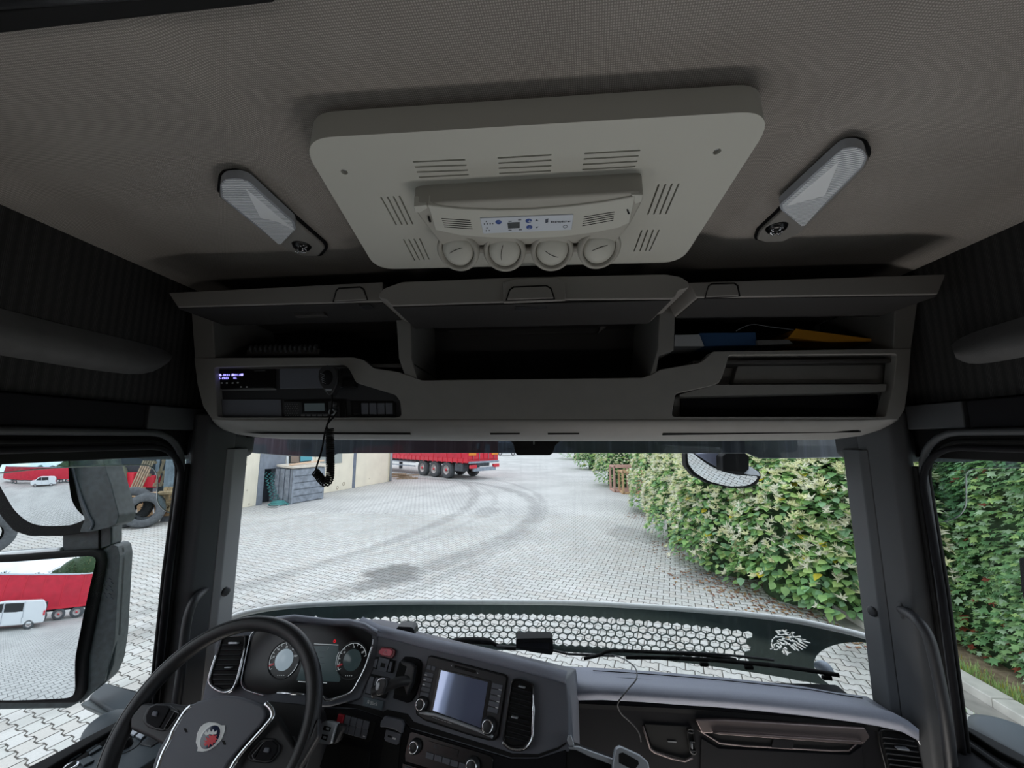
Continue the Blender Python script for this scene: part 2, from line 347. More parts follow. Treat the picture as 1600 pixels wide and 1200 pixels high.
# ================================================================ CAB SHELL
def cab_shell():
    # headliner: one cloth surface with a shallow raised field around the roof unit
    nx, ny = 90, 100; vs = []; fs = []
    for j in range(ny+1):
        for i in range(nx+1):
            x = -1.2+2.4*i/nx; y = -1.12+2.60*j/ny
            qx = abs(x)-.46; qy = abs(y-.98)-.78; d = sqrt(max(qx+.16, 0)**2+max(qy+.16, 0)**2)-.16+min(max(qx+.16, qy+.16), 0)
            t = min(max((.05-d)/.07, 0), 1); t = t*t*(3-2*t)
            z = .515+.016*t-.055*max(0, (abs(x)-.95)/.25)**2
            for sx, sy in ((-1, .83), (1, .83)):      # soft dish around each lamp
                pass
            vs.append(A(x, y, z))
    for j in range(ny):
        for i in range(nx): a = j*(nx+1)+i; fs.append((a, a+1, a+nx+2, a+nx+1))
    o = MB().add(vs, fs, 0, True).build('ceiling', M['headliner']); struct(o)
    s = o.modifiers.new('t', 'SOLIDIFY'); s.thickness = .03; s.offset = 1
    # curtain rail at the very top left
    t = thing('curtain_rail', 'dark curtain rail across the upper left corner of the headliner', 'rail', A(-.6, .15, .48))
    p, q = atZ(-60, 34, .488), atZ(420, -22, .488)
    MB().beam(p, q, .022, .016).build('rail', M['rubber'], t, .003)
    MB().tube([atZ(-60, 8, .48), atZ(300, -18, .48)], .006).build('curtain_track', M['blackp'], t)
    # side walls: fabric above, trim strip, frame band
    for s, nm in ((-1, 'left'), (1, 'right')):
        x0 = 1.12*s
        def bx(name, y0, y1, z0, z1, xa, xb, m, bev=.003, kind=True, parent=None):
            o = MB().box(A(s*(xa+xb)/2, (y0+y1)/2, (z0+z1)/2), (abs(xb-xa), y1-y0, z1-z0)).build(name, m, parent, bev)
            if parent is None: struct(o)
            return o
        w = bx('wall_'+nm, -1.12, 1.45, .10, .56, 1.12, 1.20, M['wall_fabric'], 0)
        bx('lower_panel', -1.12, -.50, -1.5, .10, 1.12, 1.20, M['wall_fabric'], 0, parent=w)
        tr = bx('trim_1' if s < 0 else 'trim_2', -.5, 1.04, .026, .096, 1.105, 1.20, M['darkface'], .004)
        bx('end_panel', 1.046, 1.40, .026, .096, 1.10, 1.20, M['pillar'], .004, parent=tr)
        # door frame band with rounded front corner, swept as a pressed channel
        for k, (dz, xi, m) in enumerate(((0, 1.10, M['pillar']), (-.022, 1.112, M['rubber']), (-.040, 1.095, M['darkface']))):
            P = [A(s*xi, -.5, .016+dz), A(s*xi, 1.06, .016+dz)]
            P += [A(s*xi, 1.06+.11*sin(a), .016+dz-.11+.11*cos(a)) for a in [radians(t) for t in range(15, 91, 15)]]
            yb = 1.17+(.0 if k == 0 else -.004*k)
            P += [A(s*xi, yb, -.40), A(s*xi, yb+.01, -.9)]
            mb = MB().tube(P, [.009, .006, .008][k], 8); mb.build(['door_frame_band', 'door_seal', 'inner_frame_band'][k], m, tr)
        bx('frame_backing', -.5, 1.45, -.055, .03, 1.125, 1.21, M['rubber'], .004, parent=tr)
        # ledge pocket in the side wall
        if s < 0: R = [[(-60, 466), (100, 508), (220, 535), (262, 548), (270, 556)], [(-60, 516), (100, 550), (215, 573), (250, 572), (268, 560)], [(-60, 545), (100, 572), (205, 587), (240, 583), (264, 566)]]
        else: R = [[(1660, 476), (1600, 495), (1540, 512), (1497, 528), (1486, 540)], [(1660, 524), (1600, 537), (1540, 551), (1506, 556), (1490, 550)], [(1660, 546), (1600, 558), (1545, 568), (1512, 570), (1494, 560)]]
        rows = [[atX(x, y, s*xx) for x, y in r] for r, xx in zip(R, (1.117, 1.06, 1.117))]
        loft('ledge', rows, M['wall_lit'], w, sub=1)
        # pillars
        P = [(1.24, 1.385), (1.125, 1.245), (1.105, 1.20), (1.09, 1.19), (1.055, 1.205), (1.035, 1.26), (1.035, 1.30), (1.24, 1.42)]
        pil = MB().prism([A(s*x, y, -.98) for x, y in P], (0, 0, 1.06)).build('trim_3' if s < 0 else 'trim_4', M['pillar'], None, .008, 3); struct(pil)
        P = [(1.034, 1.262), (1.024, 1.285), (1.045, 1.375), (1.10, 1.40), (1.10, 1.30)]
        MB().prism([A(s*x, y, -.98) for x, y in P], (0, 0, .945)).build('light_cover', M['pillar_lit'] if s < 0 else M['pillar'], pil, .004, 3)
        P = [(1.122, 1.225), (1.108, 1.175), (1.09, 1.18), (1.10, 1.225)]
        MB().prism([A(s*x, y, -.98) for x, y in P], (0, 0, .90)).build('door_seal', M['rubber'], pil, .004, 2)
        P = [(1.20, 1.42), (1.115, 1.27), (1.112, 1.232), (1.125, 1.232), (1.20, 1.325)]
        MB().prism([A(s*x, y, -.98) for x, y in P], (0, 0, .94)).build('window_channel', M['rubber'], pil, .004, 2)
        MB().box(A(s*1.19, 1.32, -.02), (.28, .22, .10)).build('upper_corner_cover', M['pillar'], pil, .03, 4)
        # tweeter grille on the pillar
        c = (346, 928) if s < 0 else (1377, 960)
        p = atY(c[0], c[1], 1.285)
        MB().lathe([(0, .006), (.010, .006), (.014, .003), (.015, 0)], (s*1.022, p.y+.02, p.z), (-s, -.25, 0), 20).build('tweeter', M['blackp'], pil)
        for v in ((0, 1),): pass
        # outer body skin and door
        o = MB().box(A(s*1.26, 0, .30), (.06, 2.7, .62)).box(A(s*1.26, -.8, -.75), (.06, .9, 1.5)).box(A(s*1.26, .2, -1.35), (.06, 2.2, .95)).build('wall_outer_'+nm, M['van'], None, .01); struct(o)
        d = MB().box(A(s*1.17, .42, -1.24), (.10, 1.9, .80)).build('door_1' if s < 0 else 'door_2', M['darkface'], None, .01); struct(d)
        # glass of the door
        g = MB().box(A(s*1.155, .38, -.45), (.004, 1.66, .84)).build('window_2' if s < 0 else 'window_3', M['glass'], None); struct(g)
        o = MB().tube([A(s*1.135, -.45, -.80), A(s*1.135, 1.2, -.80)], .012).build('sill_seal', M['rubber'], d)
        # grab handle
        hp = [(322, 921), (306, 935), (296, 955), (290, 985), (284, 1040), (272, 1130)] if s < 0 else [(1409, 953), (1430, 966), (1447, 988), (1458, 1020), (1474, 1100), (1484, 1175), (1490, 1240)]
        hx = [1.05, 1.035, 1.03, 1.03, 1.03, 1.04, 1.05]
        path = smoothpath([atX(x, y, s*hx[i]*(.99 if i else 1.0)) for i, (x, y) in enumerate(hp)], 6)
        t = thing('grab_handle', 'black curved grab handle on the '+('pillar between steering wheel and driver window' if s < 0 else 'pillar beside the ivy-filled passenger window'), 'handle', path[-1])
        MB().tube(path, .012 if s < 0 else .0125, 12).build('grip', M['blackp'], t)
        MB().box(path[0]+Vector((s*.008, .005, 0)), (.03, .03, .05)).build('mount', M['blackp'], t, .006)
    o = MB().box(A(0, -1.16, -.5), (2.4, .08, 2.1)).build('wall_back', M['wall_fabric']); struct(o)
    o = MB().box(A(0, .2, -1.52), (2.3, 2.7, .06)).build('floor', M['rubber']); struct(o)
    o = MB().box(A(0, 1.50, .29), (2.4, .06, .55)).box(A(0, 1.66, -1.40), (2.3, .05, .80)).build('wall_front', M['shelf_in']); struct(o)
    o = MB().box(A(0, 0.2, .585), (2.5, 2.8, .05)).build('trim_5', M['van']); struct(o)   # roof skin
    # bodies of the added fill lamps, rear and low, all out of view
    for i, (lx, ly, lz, le) in enumerate(LAMPS):
        t = thing('rear_fill_lamp' if i < 2 else 'low_fill_lamp', ['added fill lamp out of view at the rear behind the driver', 'added fill lamp out of view at the rear behind the passenger', 'added fill lamp out of view low beside the driver door', 'added fill lamp out of view low beside the console on the passenger side', 'added fill lamp out of view low beside the passenger door'][i], 'lamp', (lx, ly, lz))
        MB().box((lx, ly, lz), (.50, .27, .04)).build('fill_lamp_housing', M['shelf'], t, .008)
        MB().box((lx, ly, lz+.022), (.45, .22, .004)).build('fill_lamp_cover', mat('fill_lamp_cover', 'f0e8dc', .4, emit='fff2e0', es=.8), t)
cab_shell()
# windscreen: gently curved pane
def wsY(x, z=0): return 1.50-.10*x*x-.03*z
def windscreen():
    rows = [[A(x, wsY(x, z), z) for x in np.linspace(-1.08, 1.08, 25)] for z in np.linspace(.06, -.93, 6)]
    o = loft('window_1', rows, M['wind'], None, .004); struct(o)
    o2 = MB().tube([A(x, wsY(x)-.02, .015) for x in np.linspace(-1.05, 1.05, 20)], .012).build('upper_seal', M['rubber'], o)
windscreen()
# ================================================================ OVERHEAD SHELF
def overhead():
    T = thing('overhead_shelf', 'full width grey overhead storage shelf with three raised lids above the windscreen', 'shelf', A(0, 1.25, 0))
    FY = PY(1.12)
    out = [(303, 559), (552, 558), (568, 562), (584, 575), (623, 581), (640, 587), (659, 594), (1003, 590), (1016, 586), (1032, 577), (1092, 567), (1100, 562), (1114, 549), (1424, 544),
           (1420, 600), (1414, 640), (1404, 655), (331, 655), (317, 635), (308, 600)]
    fp = slab('front_panel', out, FY, 0, -.035, M['shelf'], T, .006, 0)
    Lr = [(335, 574), (536, 569), (545, 576), (556, 598), (618, 617), (625, 627), (627, 650), (619, 656), (345, 660), (339, 650)]
    Lr = [(x, min(y, 652)) for x, y in Lr]
    Rr = [(1139, 555), (1401, 553), (1397, 600), (1384, 651), (1052, 651), (1050, 646), (1056, 615), (1112, 603), (1124, 598), (1131, 584)]
    mb = MB()
    for r in (Lr, Rr): mb.prism(rnd([p+FY.n*.02 for p in pts(FY, r)], .008), -FY.n*.09)
    cut(fp, mb)
    # rolled lower lip
    xs = [331, 338, 350, 372, 400, 440, 520, 640, 760, 835, 900, 1000, 1120, 1230, 1300, 1345, 1375, 1392, 1404]
    y0 = [655]*19; yb = [656, 664, 672, 679, 683, 686, 687, 688, 689, 689, 689, 689, 689, 688, 687, 681, 672, 664, 656]
    rows = []
    for k, (Y, t) in enumerate(((1.12, 0), (1.122, .15), (1.135, .42), (1.16, .72), (1.195, .95), (1.24, 1.0))):
        rows.append([atY(x, y0[i]+(yb[i]-y0[i])*t, Y) for i, x in enumerate(xs)])
    rows.append([Vector((p.x, 1.47, p.z+.02)) for p in rows[-1]])
    loft('lower_lip', rows, M['shelf'], T, -.004)
    for x0, x1, xa, w in ((378, 641, 640, 4), (1036, 1345, 1036, 4), (766, 812, 790, 3), (856, 905, 880, 3)):
        sl = PY(1.152)
        slab('lip_slot', [(x0, 676), (x1, 676+(0 if x0 < 1000 else -3)), (x1, 678.5-(0 if x0 < 1000 else 3)), (x0, 676+w)] if xa != 640 else [(x0, 675.5), (x1, 674.5), (x1, 679), (x0+30, 678)], sl, 0, -.006, M['void'], T)
    # compartment shell
    bx = lambda n, x0, x1, y0, y1, z0, z1, m, bev=.003: MB().box(A((x0+x1)/2, (y0+y1)/2, (z0+z1)/2), (x1-x0, y1-y0, z1-z0)).build(n, m, T, bev)
    zt = .415
    bx('top_plate', -1.05, 1.05, 1.12, 1.46, zt, zt+.02, M['shelf_in'])
    bx('back_plate', -1.05, 1.05, 1.44, 1.46, .03, zt, M['shelf_in'])
    bx('shelf_board', -1.03, -.36, 1.135, 1.44, .215, .227, M['shelf_in'])
    bx('shelf_board', .47, 1.05, 1.135, 1.44, .215, .227, M['shelf_in'])
    bx('shelf_board', -.36, .47, 1.135, 1.44, .140, .152, M['shelf_in'])
    # uprights seen at front: outer left / right and the two dividers with a step
    P9 = PY(1.125)
    slab('side_panel', [(298, 476), (330, 474), (336, 560), (304, 560)], P9, 0, -.30, M['shelf'], T, .003)
    slab('side_panel', [(1436, 458), (1400, 459), (1396, 546), (1424, 546)], P9, 0, -.30, M['shelf'], T, .003)
    slab('divider', [(617, 470), (641, 470), (643, 560), (652, 592), (634, 592), (623, 560)], P9, 0, -.30, M['shelf'], T, .003)
    slab('divider', [(1032, 462), (1056, 462), (1053, 548), (1030, 556), (1024, 592), (1014, 592), (1028, 545)], P9, 0, -.30, M['shelf'], T, .003)
    # moulded rib frame inside the middle bay
    pb = PY(1.43)
    slab('rear_pocket', [(690, 474), (925, 470), (950, 488), (935, 520), (700, 524)], pb, .0, -.02, M['shelf_in'], T, .006, .02)
    slab('pocket_rim', [(925, 470), (941, 472), (955, 487), (948, 510), (935, 520), (946, 488)], PY(1.41), .0, -.02, M['shelf'], T, .003)
    # lids, open and standing towards the seats
    lp = PY(.97)
    l1 = slab('lid', [(262, 457), (598, 440), (600, 471), (277, 480)], lp, 0, -.17, M['lid'], T, .004)
    slab('latch_gap', [(519.5, 472), (524.5, 453.5), (529, 449.3), (563, 447.2), (569, 451), (575, 469)], PY(.9685), 0, -.006, M['rubber'], l1)
    slab('latch', [(521, 471), (526, 454), (530, 451), (562, 449), (567, 452), (573, 468)], PY(.966), 0, -.01, M['lid'], l1, .0025)
    slab('latch_tongue', [(555, 472), (573, 471), (579, 477), (562, 479)], PY(.975), 0, -.03, M['blackp'], l1, .001)
    slab('embossed_label', [(453, 484), (503, 482), (508, 492), (460, 494)], PY(1.03), 0, -.02, M['shelf_in'], l1, .002)
    l3 = slab('lid', [(1076, 441), (1479, 428), (1466, 460), (1088, 465)], lp, 0, -.17, M['lid'], T, .004)
    slab('latch_gap', [(1101.5, 465), (1106.5, 446), (1112, 442.3), (1148, 441.3), (1153.8, 445.5), (1157, 463)], PY(.9685), 0, -.006, M['rubber'], l3)
    slab('latch', [(1103, 464), (1108, 447), (1113, 444), (1147, 443), (1152, 447), (1155, 462)], PY(.966), 0, -.01, M['lid'], l3, .0025)
    l2 = slab('lid', [(591, 458), (600, 450), (628, 440), (800, 433), (1040, 428), (1064, 432), (1077, 441), (1077, 450), (1060, 454), (1055, 465), (1050, 467), (884, 468), (866, 470), (792, 472), (612, 478), (604, 469), (592, 466)], PY(.93), 0, -.20, M['lid'], T, .005, .006)
    slab('latch_boss', [(786, 473), (786, 440), (806, 435), (868, 433), (884, 441), (884, 469)], PY(.922), 0, -.01, M['lid'], l2, .004, .004)
    slab('latch_gap', [(790, 469.5), (795.5, 452), (802, 447.3), (854, 445.2), (862, 450), (867.5, 467.5)], PY(.9195), 0, -.004, M['rubber'], l2)
    slab('latch', [(792, 468), (797, 453), (803, 449), (853, 447), (860, 451), (865, 466)], PY(.917), 0, -.01, M['lid'], l2, .0025)
    slab('latch_tongue', [(801, 475), (858, 473), (855, 479), (806, 481)], PY(.95), 0, -.02, M['blackp'], l2, .001)
    for l, (x0, x1, Y, y0, y1, dp) in ((l1, (279, 598, .985, 480.0, 471.3, .15)), (l3, (1090, 1464, .985, 465.0, 460.3, .15)), (l2, (614, 1048, .945, 478.2, 467.4, .18))):
        a, b = atY(x0, y0, Y-.010), atY(x1, y1, Y-.010); a.z -= .001; b.z -= .001; MB().prism([a, b, b+Vector((0, dp+.012, 0)), a+Vector((0, dp+.012, 0))], (0, 0, -.0035)).build('under_lid_shade', M['under_lid_shade'], l, .001)  # dark sheet standing in for the shade under each open lid
    # left equipment bezel
    BP = PY(1.145)
    bz = slab('equipment_bezel', Lr, BP, 0, -.02, M['blackp'], T, 0, .006)
    for q in ([(438, 575), (531, 572), (536, 606), (438, 608)], [(344, 624), (440, 624), (442, 654), (349, 655)]):
        slab('blank_cover', q, BP, .004, 0, M['dashface'], bz, .002)
    slab('slot_frame', [(340, 609), (432, 607.5), (432, 609.5), (340, 611)], BP, .004, 0, M['pillar_lit'], bz)
    # switch row
    sb = slab('switch_frame', [(548, 627), (616, 627), (619, 631), (619, 649), (550, 650)], BP, .005, 0, M['blackg'], T, .001)
    for i in range(5):
        x = 553.5+12.6*i
        slab('rocker_switch', [(x, 630), (x+11, 630), (x+11.5, 647.5), (x+.5, 647.5)], BP, .009, .004, M['dashface'] if i else M['blackg'], sb, .0015)
    # right trays
    slab('tray_back', [(x, y) for x, y in Rr], PY(1.20), 0, -.01, M['shelf'], T, 0, .006)
    slab('tray_divider', [(1118, 601), (1386, 600), (1384, 612), (1062, 620), (1062, 616)], PY(1.13), 0, -.07, M['shelf'], T, .005, .004)
    slab('upper_tray_frame', [(1157, 559), (1382, 559), (1380, 599), (1145, 600), (1150, 580)], PY(1.175), 0, -.03, M['shelf'], T, .006, .008)
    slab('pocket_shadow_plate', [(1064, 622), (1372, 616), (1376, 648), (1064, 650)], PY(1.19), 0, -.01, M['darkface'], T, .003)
    return T
overhead()
def radios():
    BP = PY(1.145)
    t = thing('tachograph', 'black tachograph with violet digital display in the upper left radio slot', 'tachograph', BP.at(386, 609))
    slab('body', [(340, 576), (431, 574), (431, 607), (340, 608)], BP, .006, .0, M['blackg'], t, .002)
    slab('card_slot', [(400, 579), (417, 578.5), (417, 580.5), (400, 581)], BP, .0075, .006, M['pillar'], t)
    slab('screen', [(343, 583), (382, 582), (382, 594), (343, 595)], BP, .0068, .006, M['void'], t)
    text('■- 09:10  ■031.0■', BP, 344.5, 588.4, 360, 588.1, 3.6, M['vfd'], t, .0072)
    text('2- 09:03      03.', BP, 344.5, 593.4, 360, 593.1, 3.6, M['vfd'], t, .0072)
    for x, y in ((349, 599), (357, 599), (366, 599), (374, 598.6), (379, 605), (388, 605)): slab('button_mark', [(x-1.2, y-1), (x+1.2, y-1), (x+1.2, y+1), (x-1.2, y+1)], BP, .0072, .006, M['print'], t)
    t = thing('cb_radio', 'black radio with speaker holes and grey screen in the lower left radio slot', 'radio', BP.at(494, 656))
    slab('body', [(445, 625), (541, 624), (543, 655), (446, 656)], BP, .006, 0, M['blackg'], t, .002)
    slab('faceplate', [(446, 628), (532, 627), (534, 653), (448, 654)], BP, .010, .006, M['blackp'], t, .0015)
    mb = MB()
    for r in range(6):
        for c in range(6): mb.lathe([(0, .0006), (.0016, .0006), (.0017, 0)], BP.at(449+c*3.7+(r % 2)*1.2, 632+r*3.5, .0102), BP.n, 6)
    mb.build('speaker_holes', M['pillar_lit'], t); t.children[-1]['kind'] = 'stuff'; t.children[-1].name = 'speaker_grille'
    slab('screen_frame', [(474, 628), (515, 627.5), (516, 646), (475, 647)], BP, .0115, .009, M['blackg'], t, .001)
    slab('screen', [(479, 631), (510, 630.5), (510.5, 642.5), (479.5, 643)], BP, .012, .010, mat('radio_lcd', '7f8c90', .3), t)
    for i in range(5): slab('button', [(474+8.6*i, 648), (480+8.6*i, 648), (480+8.6*i, 650.5), (474+8.6*i, 650.5)], BP, .0125, .009, M['pillar_lit'], t)
    for x, y, r in ((527, 632, .010), (526, 644.5, .009)): MB().lathe([(0, .014), (r*.8, .014), (r, .010), (r, 0)], BP.at(x, y, .006), BP.n, 18).build('knob', M['blackp'], t)
    MB().lathe([(.007, .012), (.009, .014), (.0095, .008), (.0095, 0)], BP.at(526, 645, .018), BP.n, 16).build('microphone_socket', M['silver'], t)
    # microphone
    HP = PY(1.09)
    t = thing('hand_microphone', 'black hand microphone hanging in front of the radio with its coiled cord', 'microphone', HP.at(514, 620))
    prof = [(500, 590), (501, 580), (506, 573.5), (514, 571.5), (524, 573), (529, 580), (530, 591), (528, 603), (524, 612), (520, 618), (516, 618), (510, 611), (503, 601)]
    b = slab('body', prof, HP, .012, -.022, M['blackp'], t, .009, 0, 4)
    MB().ball(HP.at(514, 591, .008), (.019, .012, .024), 20, 12).build('grille_dome', M['darkface'], t)
    for k in range(5): MB().tube([HP.at(506+k*.6, 585+k*3.3, .0185-.0*abs(k-2)), HP.at(513+k*.4, 588+k*3.2, .0215)], .0007, 5).build('grille_rib', M['silver'], t)
    slab('name_plate', [(511.5, 608.5), (522, 608.5), (521.5, 611.8), (513, 611.8)], HP, .0128, .01, M['silver'], t)
    slab('talk_button', [(529, 578), (532.5, 582), (532, 598), (528.5, 602)], HP, .004, -.014, M['rubber'], t, .002)
    slab('clip', [(530, 592), (553, 594), (553, 604), (530, 604)], PY(1.12), 0, -.03, M['rubber'], t, .002)
    c1 = smoothpath([atY(x, y, Y) for x, y, Y in ((519, 616, 1.09), (518.5, 634, 1.07), (514, 656, 1.05), (508, 674, 1.03), (503, 702, 1.02), (495, 728, 1.015), (492, 738, 1.015))], 6)
    c2 = smoothpath([atY(x, y, Y) for x, y, Y in ((526, 645, 1.115), (521, 652, 1.07), (512, 662, 1.05), (511, 668, 1.04), (515, 673, 1.03))], 6)
    MB().tube(c1, .0022, 8).build('straight_cord', M['rubber'], t)
    MB().tube(c2, .0024, 8).build('cord_lead', M['rubber'], t)
    ax = smoothpath([atY(x, y, 1.02) for x, y in ((515, 670), (515.5, 690), (516, 715), (516, 738), (514, 750), (508.5, 754.5), (502, 749), (497, 742), (492, 737))], 8)
    L = [0]
    for i in range(1, len(ax)): L.append(L[-1]+(ax[i]-ax[i-1]).length)
    n = 1100; turns = 40; hel = []
    for k in range(n):
        s = L[-1]*k/(n-1); i = min(max(j for j in range(len(L)) if L[j] <= s+1e-9), len(ax)-2); f = (s-L[i])/(L[i+1]-L[i]); p = ax[i].lerp(ax[i+1], f)
        tg = (ax[min(i+2, len(ax)-1)]-ax[max(i-1, 0)]).normalized(); x = Vector((0, 1, 0)); x = (x-tg*x.dot(tg)).normalized(); y = tg.cross(x); a = 2*pi*turns*k/(n-1)
        hel.append(p+(x*cos(a)+y*sin(a))*.0092)
    MB().tube(hel, .0021, 6).build('coiled_cord', M['rubber'], t)
radios()
def shelf_items():
    t = thing('ring_bound_pad', 'dark ring-bound pad with ridged spine lying in the left shelf compartment', 'notebook', A(-.72, 1.25, .23))
    a, b = atY(392, 549, 1.16), atY(492, 548, 1.16); z = H+.23
    MB().box((a+b)/2+Vector((0, .10, -.004)), ((b-a).length+.03, .2, .022)).build('pages', M['shelf_in'], t, .003)
    mb = MB(); n = 14
    for k in range(n): p = a.lerp(b, k/(n-1)); mb.lathe([(.006, 0), (.0135, .002), (.0135, .006), (.006, .008)], p+Vector((0, 0, .008)), (1, 0, 0), 12)
    mb.build('spine_rings', M['pillar'], t)
    def fol(name, lab, cat, px, Y, m, d=.16, **k):
        P = pts(PY(Y), px); return tag(MB().prism(P, (0, d, .0)).build(name, m, None, .002), lab, cat)
    fol('paper_sheet', 'white printed paper sheet lying beside the divider in the right shelf compartment', 'paper', [(1054, 523), (1093, 522), (1101, 541), (1053, 541)], 1.17, M['lens'])
    fol('blue_folder', 'dark blue folder lying in the right shelf compartment beside the paper', 'folder', [(1092, 520), (1181, 519), (1183, 540), (1098, 541)], 1.18, mat('blue_card', '2f527f', .6))
    fol('yellow_folder', 'orange yellow folder sticking up in the right shelf compartment', 'folder', [(1244, 513), (1250, 514), (1362, 529), (1366, 534), (1300, 535), (1232, 527)], 1.20, mat('yellow_card', 'd99a2b', .6))
    fol('loose_papers', 'thin loose papers lying between blue and yellow folders in the shelf', 'papers', [(1183, 531), (1232, 530), (1240, 537), (1184, 539)], 1.17, M['pillar_lit'])
    tag(MB().tube(smoothpath([atY(x, y, 1.19) for x, y in ((1150, 517), (1174, 507), (1205, 511), (1240, 515))], 5), .0012, 5).build('thin_wire', M['silver']), 'thin wire sticking out over the papers in the right compartment', 'wire')
shelf_items()
# ================================================================ ROOF UNIT
def roof_unit():
    AC = PL(atZ(830, 195, .47), (0, -sin(radians(5)), -cos(radians(5))))
    T = thing('roof_air_conditioner', 'light grey roof air conditioner with four round vents in the middle of the headliner', 'air conditioner', AC.at(830, 300, -.05))
    Pf = rnd([p for p in pts(AC, [(466, 217), (1217, 172), (1064, 410), (588, 421)])], .055, 8)
    cov = MB().prism(Pf, AC.n*-.050).build('cover', M['ac'], T, .020, 5)
    S = []
    def grp(ls):
        for a, b, c, d in ls: S.append(((a, b), (c, d)))
    grp([(645, 253, 727, 249.5), (648, 261, 729, 258), (651, 269, 731, 266), (654.5, 277, 732.5, 273)])
    grp([(777.5, 247, 862, 242), (778.5, 255, 862, 250.5), (779.3, 263, 861.5, 259), (780, 271, 861, 267)])
    grp([(913, 240, 1000.5, 235), (912, 248.6, 998, 243.6), (910.5, 257, 996, 252), (909.5, 265, 993, 260)])
    grp([(595, 307.5, 619.5, 352), (605, 307, 628, 351.5), (614.5, 306.5, 636.5, 351), (624, 306, 645, 350.7)])
    grp([(630.5, 373.7, 648, 407), (638.7, 373.7, 655.5, 406.5), (647, 373, 663, 406), (655.5, 372.5, 670.5, 405.5)])
    grp([(1029.5, 288, 1012, 335.5), (1040, 287.5, 1021.6, 335), (1050, 287, 1030.8, 335), (1060.7, 286.7, 1040, 334.7)])
    grp([(1003, 359.7, 990.6, 393), (1012, 359, 999.8, 392.5), (1020.8, 359, 1008.5, 392.5), (1030, 359, 1014.8, 392)])
    mb = MB()
    for p, q in S:
        a, b = AC.at(*p), AC.at(*q); u = (b-a).normalized(); v = AC.n.cross(u)*.0016
        mb.prism(rnd([a-v, b-v, b+v, a+v], .0015, 2), AC.n*-.05)
    # push the cutters slightly proud of the face
    mb.v = [v+AC.n*.006 for v in mb.v]
    for x, y in ((538, 269), (1120.5, 237)): mb.lathe([(0, .006), (.006, .006), (.006, -.02), (0, -.02)], AC.at(x, y), AC.n, 16, sm=False)
    cut(cov, mb)
    MB().prism([p-AC.n*.026 for p in rnd(pts(AC, [(480, 225), (1200, 180), (1055, 404), (598, 413)]), .04)], AC.n*-.004).build('slot_backing', M['void'], T)
    for x, y in ((538, 269), (1120.5, 237)):
        MB().lathe([(0, -.006), (.0035, -.005), (.004, -.012)], AC.at(x, y), AC.n, 14).build('screw', M['silver'], T)
    # control housing: hood, frame, face panel
    AH = PL(AC.p0+AC.n*.040, AC.n)
    hd = slab('control_housing', [(645, 322), (660, 319), (993, 301), (1006, 302), (1003, 318), (985, 352), (962, 380), (692, 386), (672, 362), (652, 336)], AH, 0, -.045, M['ac_dark'], T, .006, .008, 3)
    slab('hood_end', [(646, 321), (667, 319), (669, 324), (655, 332), (648, 330)], AH, .002, -.02, M['ac'], hd, .002); slab('hood_end', [(985, 303), (1005, 303), (1003, 314), (992, 318), (988, 306)], AH, .002, -.02, M['ac'], hd, .002)
    FP = PL(AH.p0, AH.n)
    top = [(668, 318), (720, 324), (775, 326), (830, 325), (890, 320), (945, 313), (993, 304)]
    bot = [(984, 346), (966, 354), (930, 361), (880, 368), (825, 371), (775, 370), (720, 366), (680, 357)]
    slab('face_panel', top+bot, FP, .004, -.02, M['ac'], T, .003, 0)
    st = slab('control_strip', [(750, 337), (896, 331), (893, 355), (755, 361)], FP, .0062, .002, M['label'], T, .001, .002)
    slab('display', [(793, 343.5), (812, 342.5), (812, 351.5), (794, 352.5)], FP, .0068, .004, M['lcd'], st)
    for x, y in ((779, 342.5), (826, 340.5), (827, 350.5)):
        MB().lathe([(0, .0012), (.0052, .0012), (.0062, 0)], FP.at(x, y, .0062), FP.n, 18).build('button', M['blue'], st)
    text('+', FP, 824, 343.5, 834, 343.1, 6, M['label'], st, .0078); text('-', FP, 825, 352.7, 835, 352.3, 6, M['label'], st, .0078)
    slab('arrow_mark', [(836, 341), (838.5, 338), (841, 340.7)], FP, .0066, .006, M['printd'], st); slab('arrow_mark', [(836.5, 350), (841.2, 349.6), (839, 352.5)], FP, .0066, .006, M['printd'], st)
    slab('emblem_mark', [(852, 338), (857, 337), (856, 340), (852, 341)], FP, .0066, .006, M['navy'], st); slab('emblem_mark', [(852, 341), (857, 340.3), (856, 343), (852, 344)], FP, .0066, .006, M['navy'], st)
    text('Eberspächer', FP, 860, 343.5, 880, 342.7, 3.1, M['printd'], st, .0066)
    MB().lathe([(.0035, .0004), (.0045, .0006), (.0045, 0)], FP.at(883, 349.5, .0062), FP.n, 16).build('knob_symbol', M['printd'], st)
    for x, y in ((757, 345.5), (761.5, 345.3), (766, 345.1), (770, 344.9), (760, 341.5), (761, 352), (760, 356), (764.5, 355.8)): slab('print_dot', [(x-.9, y-.9), (x+.9, y-.9), (x+.9, y+.9), (x-.9, y+.9)], FP, .0066, .006, M['printd'], st)
    for x, y in ((797, 341.5), (812, 339), (813, 354.5), (797, 355.3)): slab('print_dash', [(x-2.5, y-.6), (x+2.5, y-.8), (x+2.5, y+.5), (x-2.5, y+.7)], FP, .0066, .006, M['printd'], st)
    for a, b, c, d, k in ((690, 338.5, 735, 341.5, 4.0), (912, 336, 960, 328, 4.0)):
        for i in range(5):
            dx = (1.1 if a < 800 else -.6)*i; p, q = FP.at(a+dx, b+k*i*.82+(.2*i if a > 800 else 0), .0042), FP.at(c+dx*.8, d+k*i*.82, .0042); MB().beam(p, q, .0016, .0006, FP.n).build('fine_slot', M['void'], T)
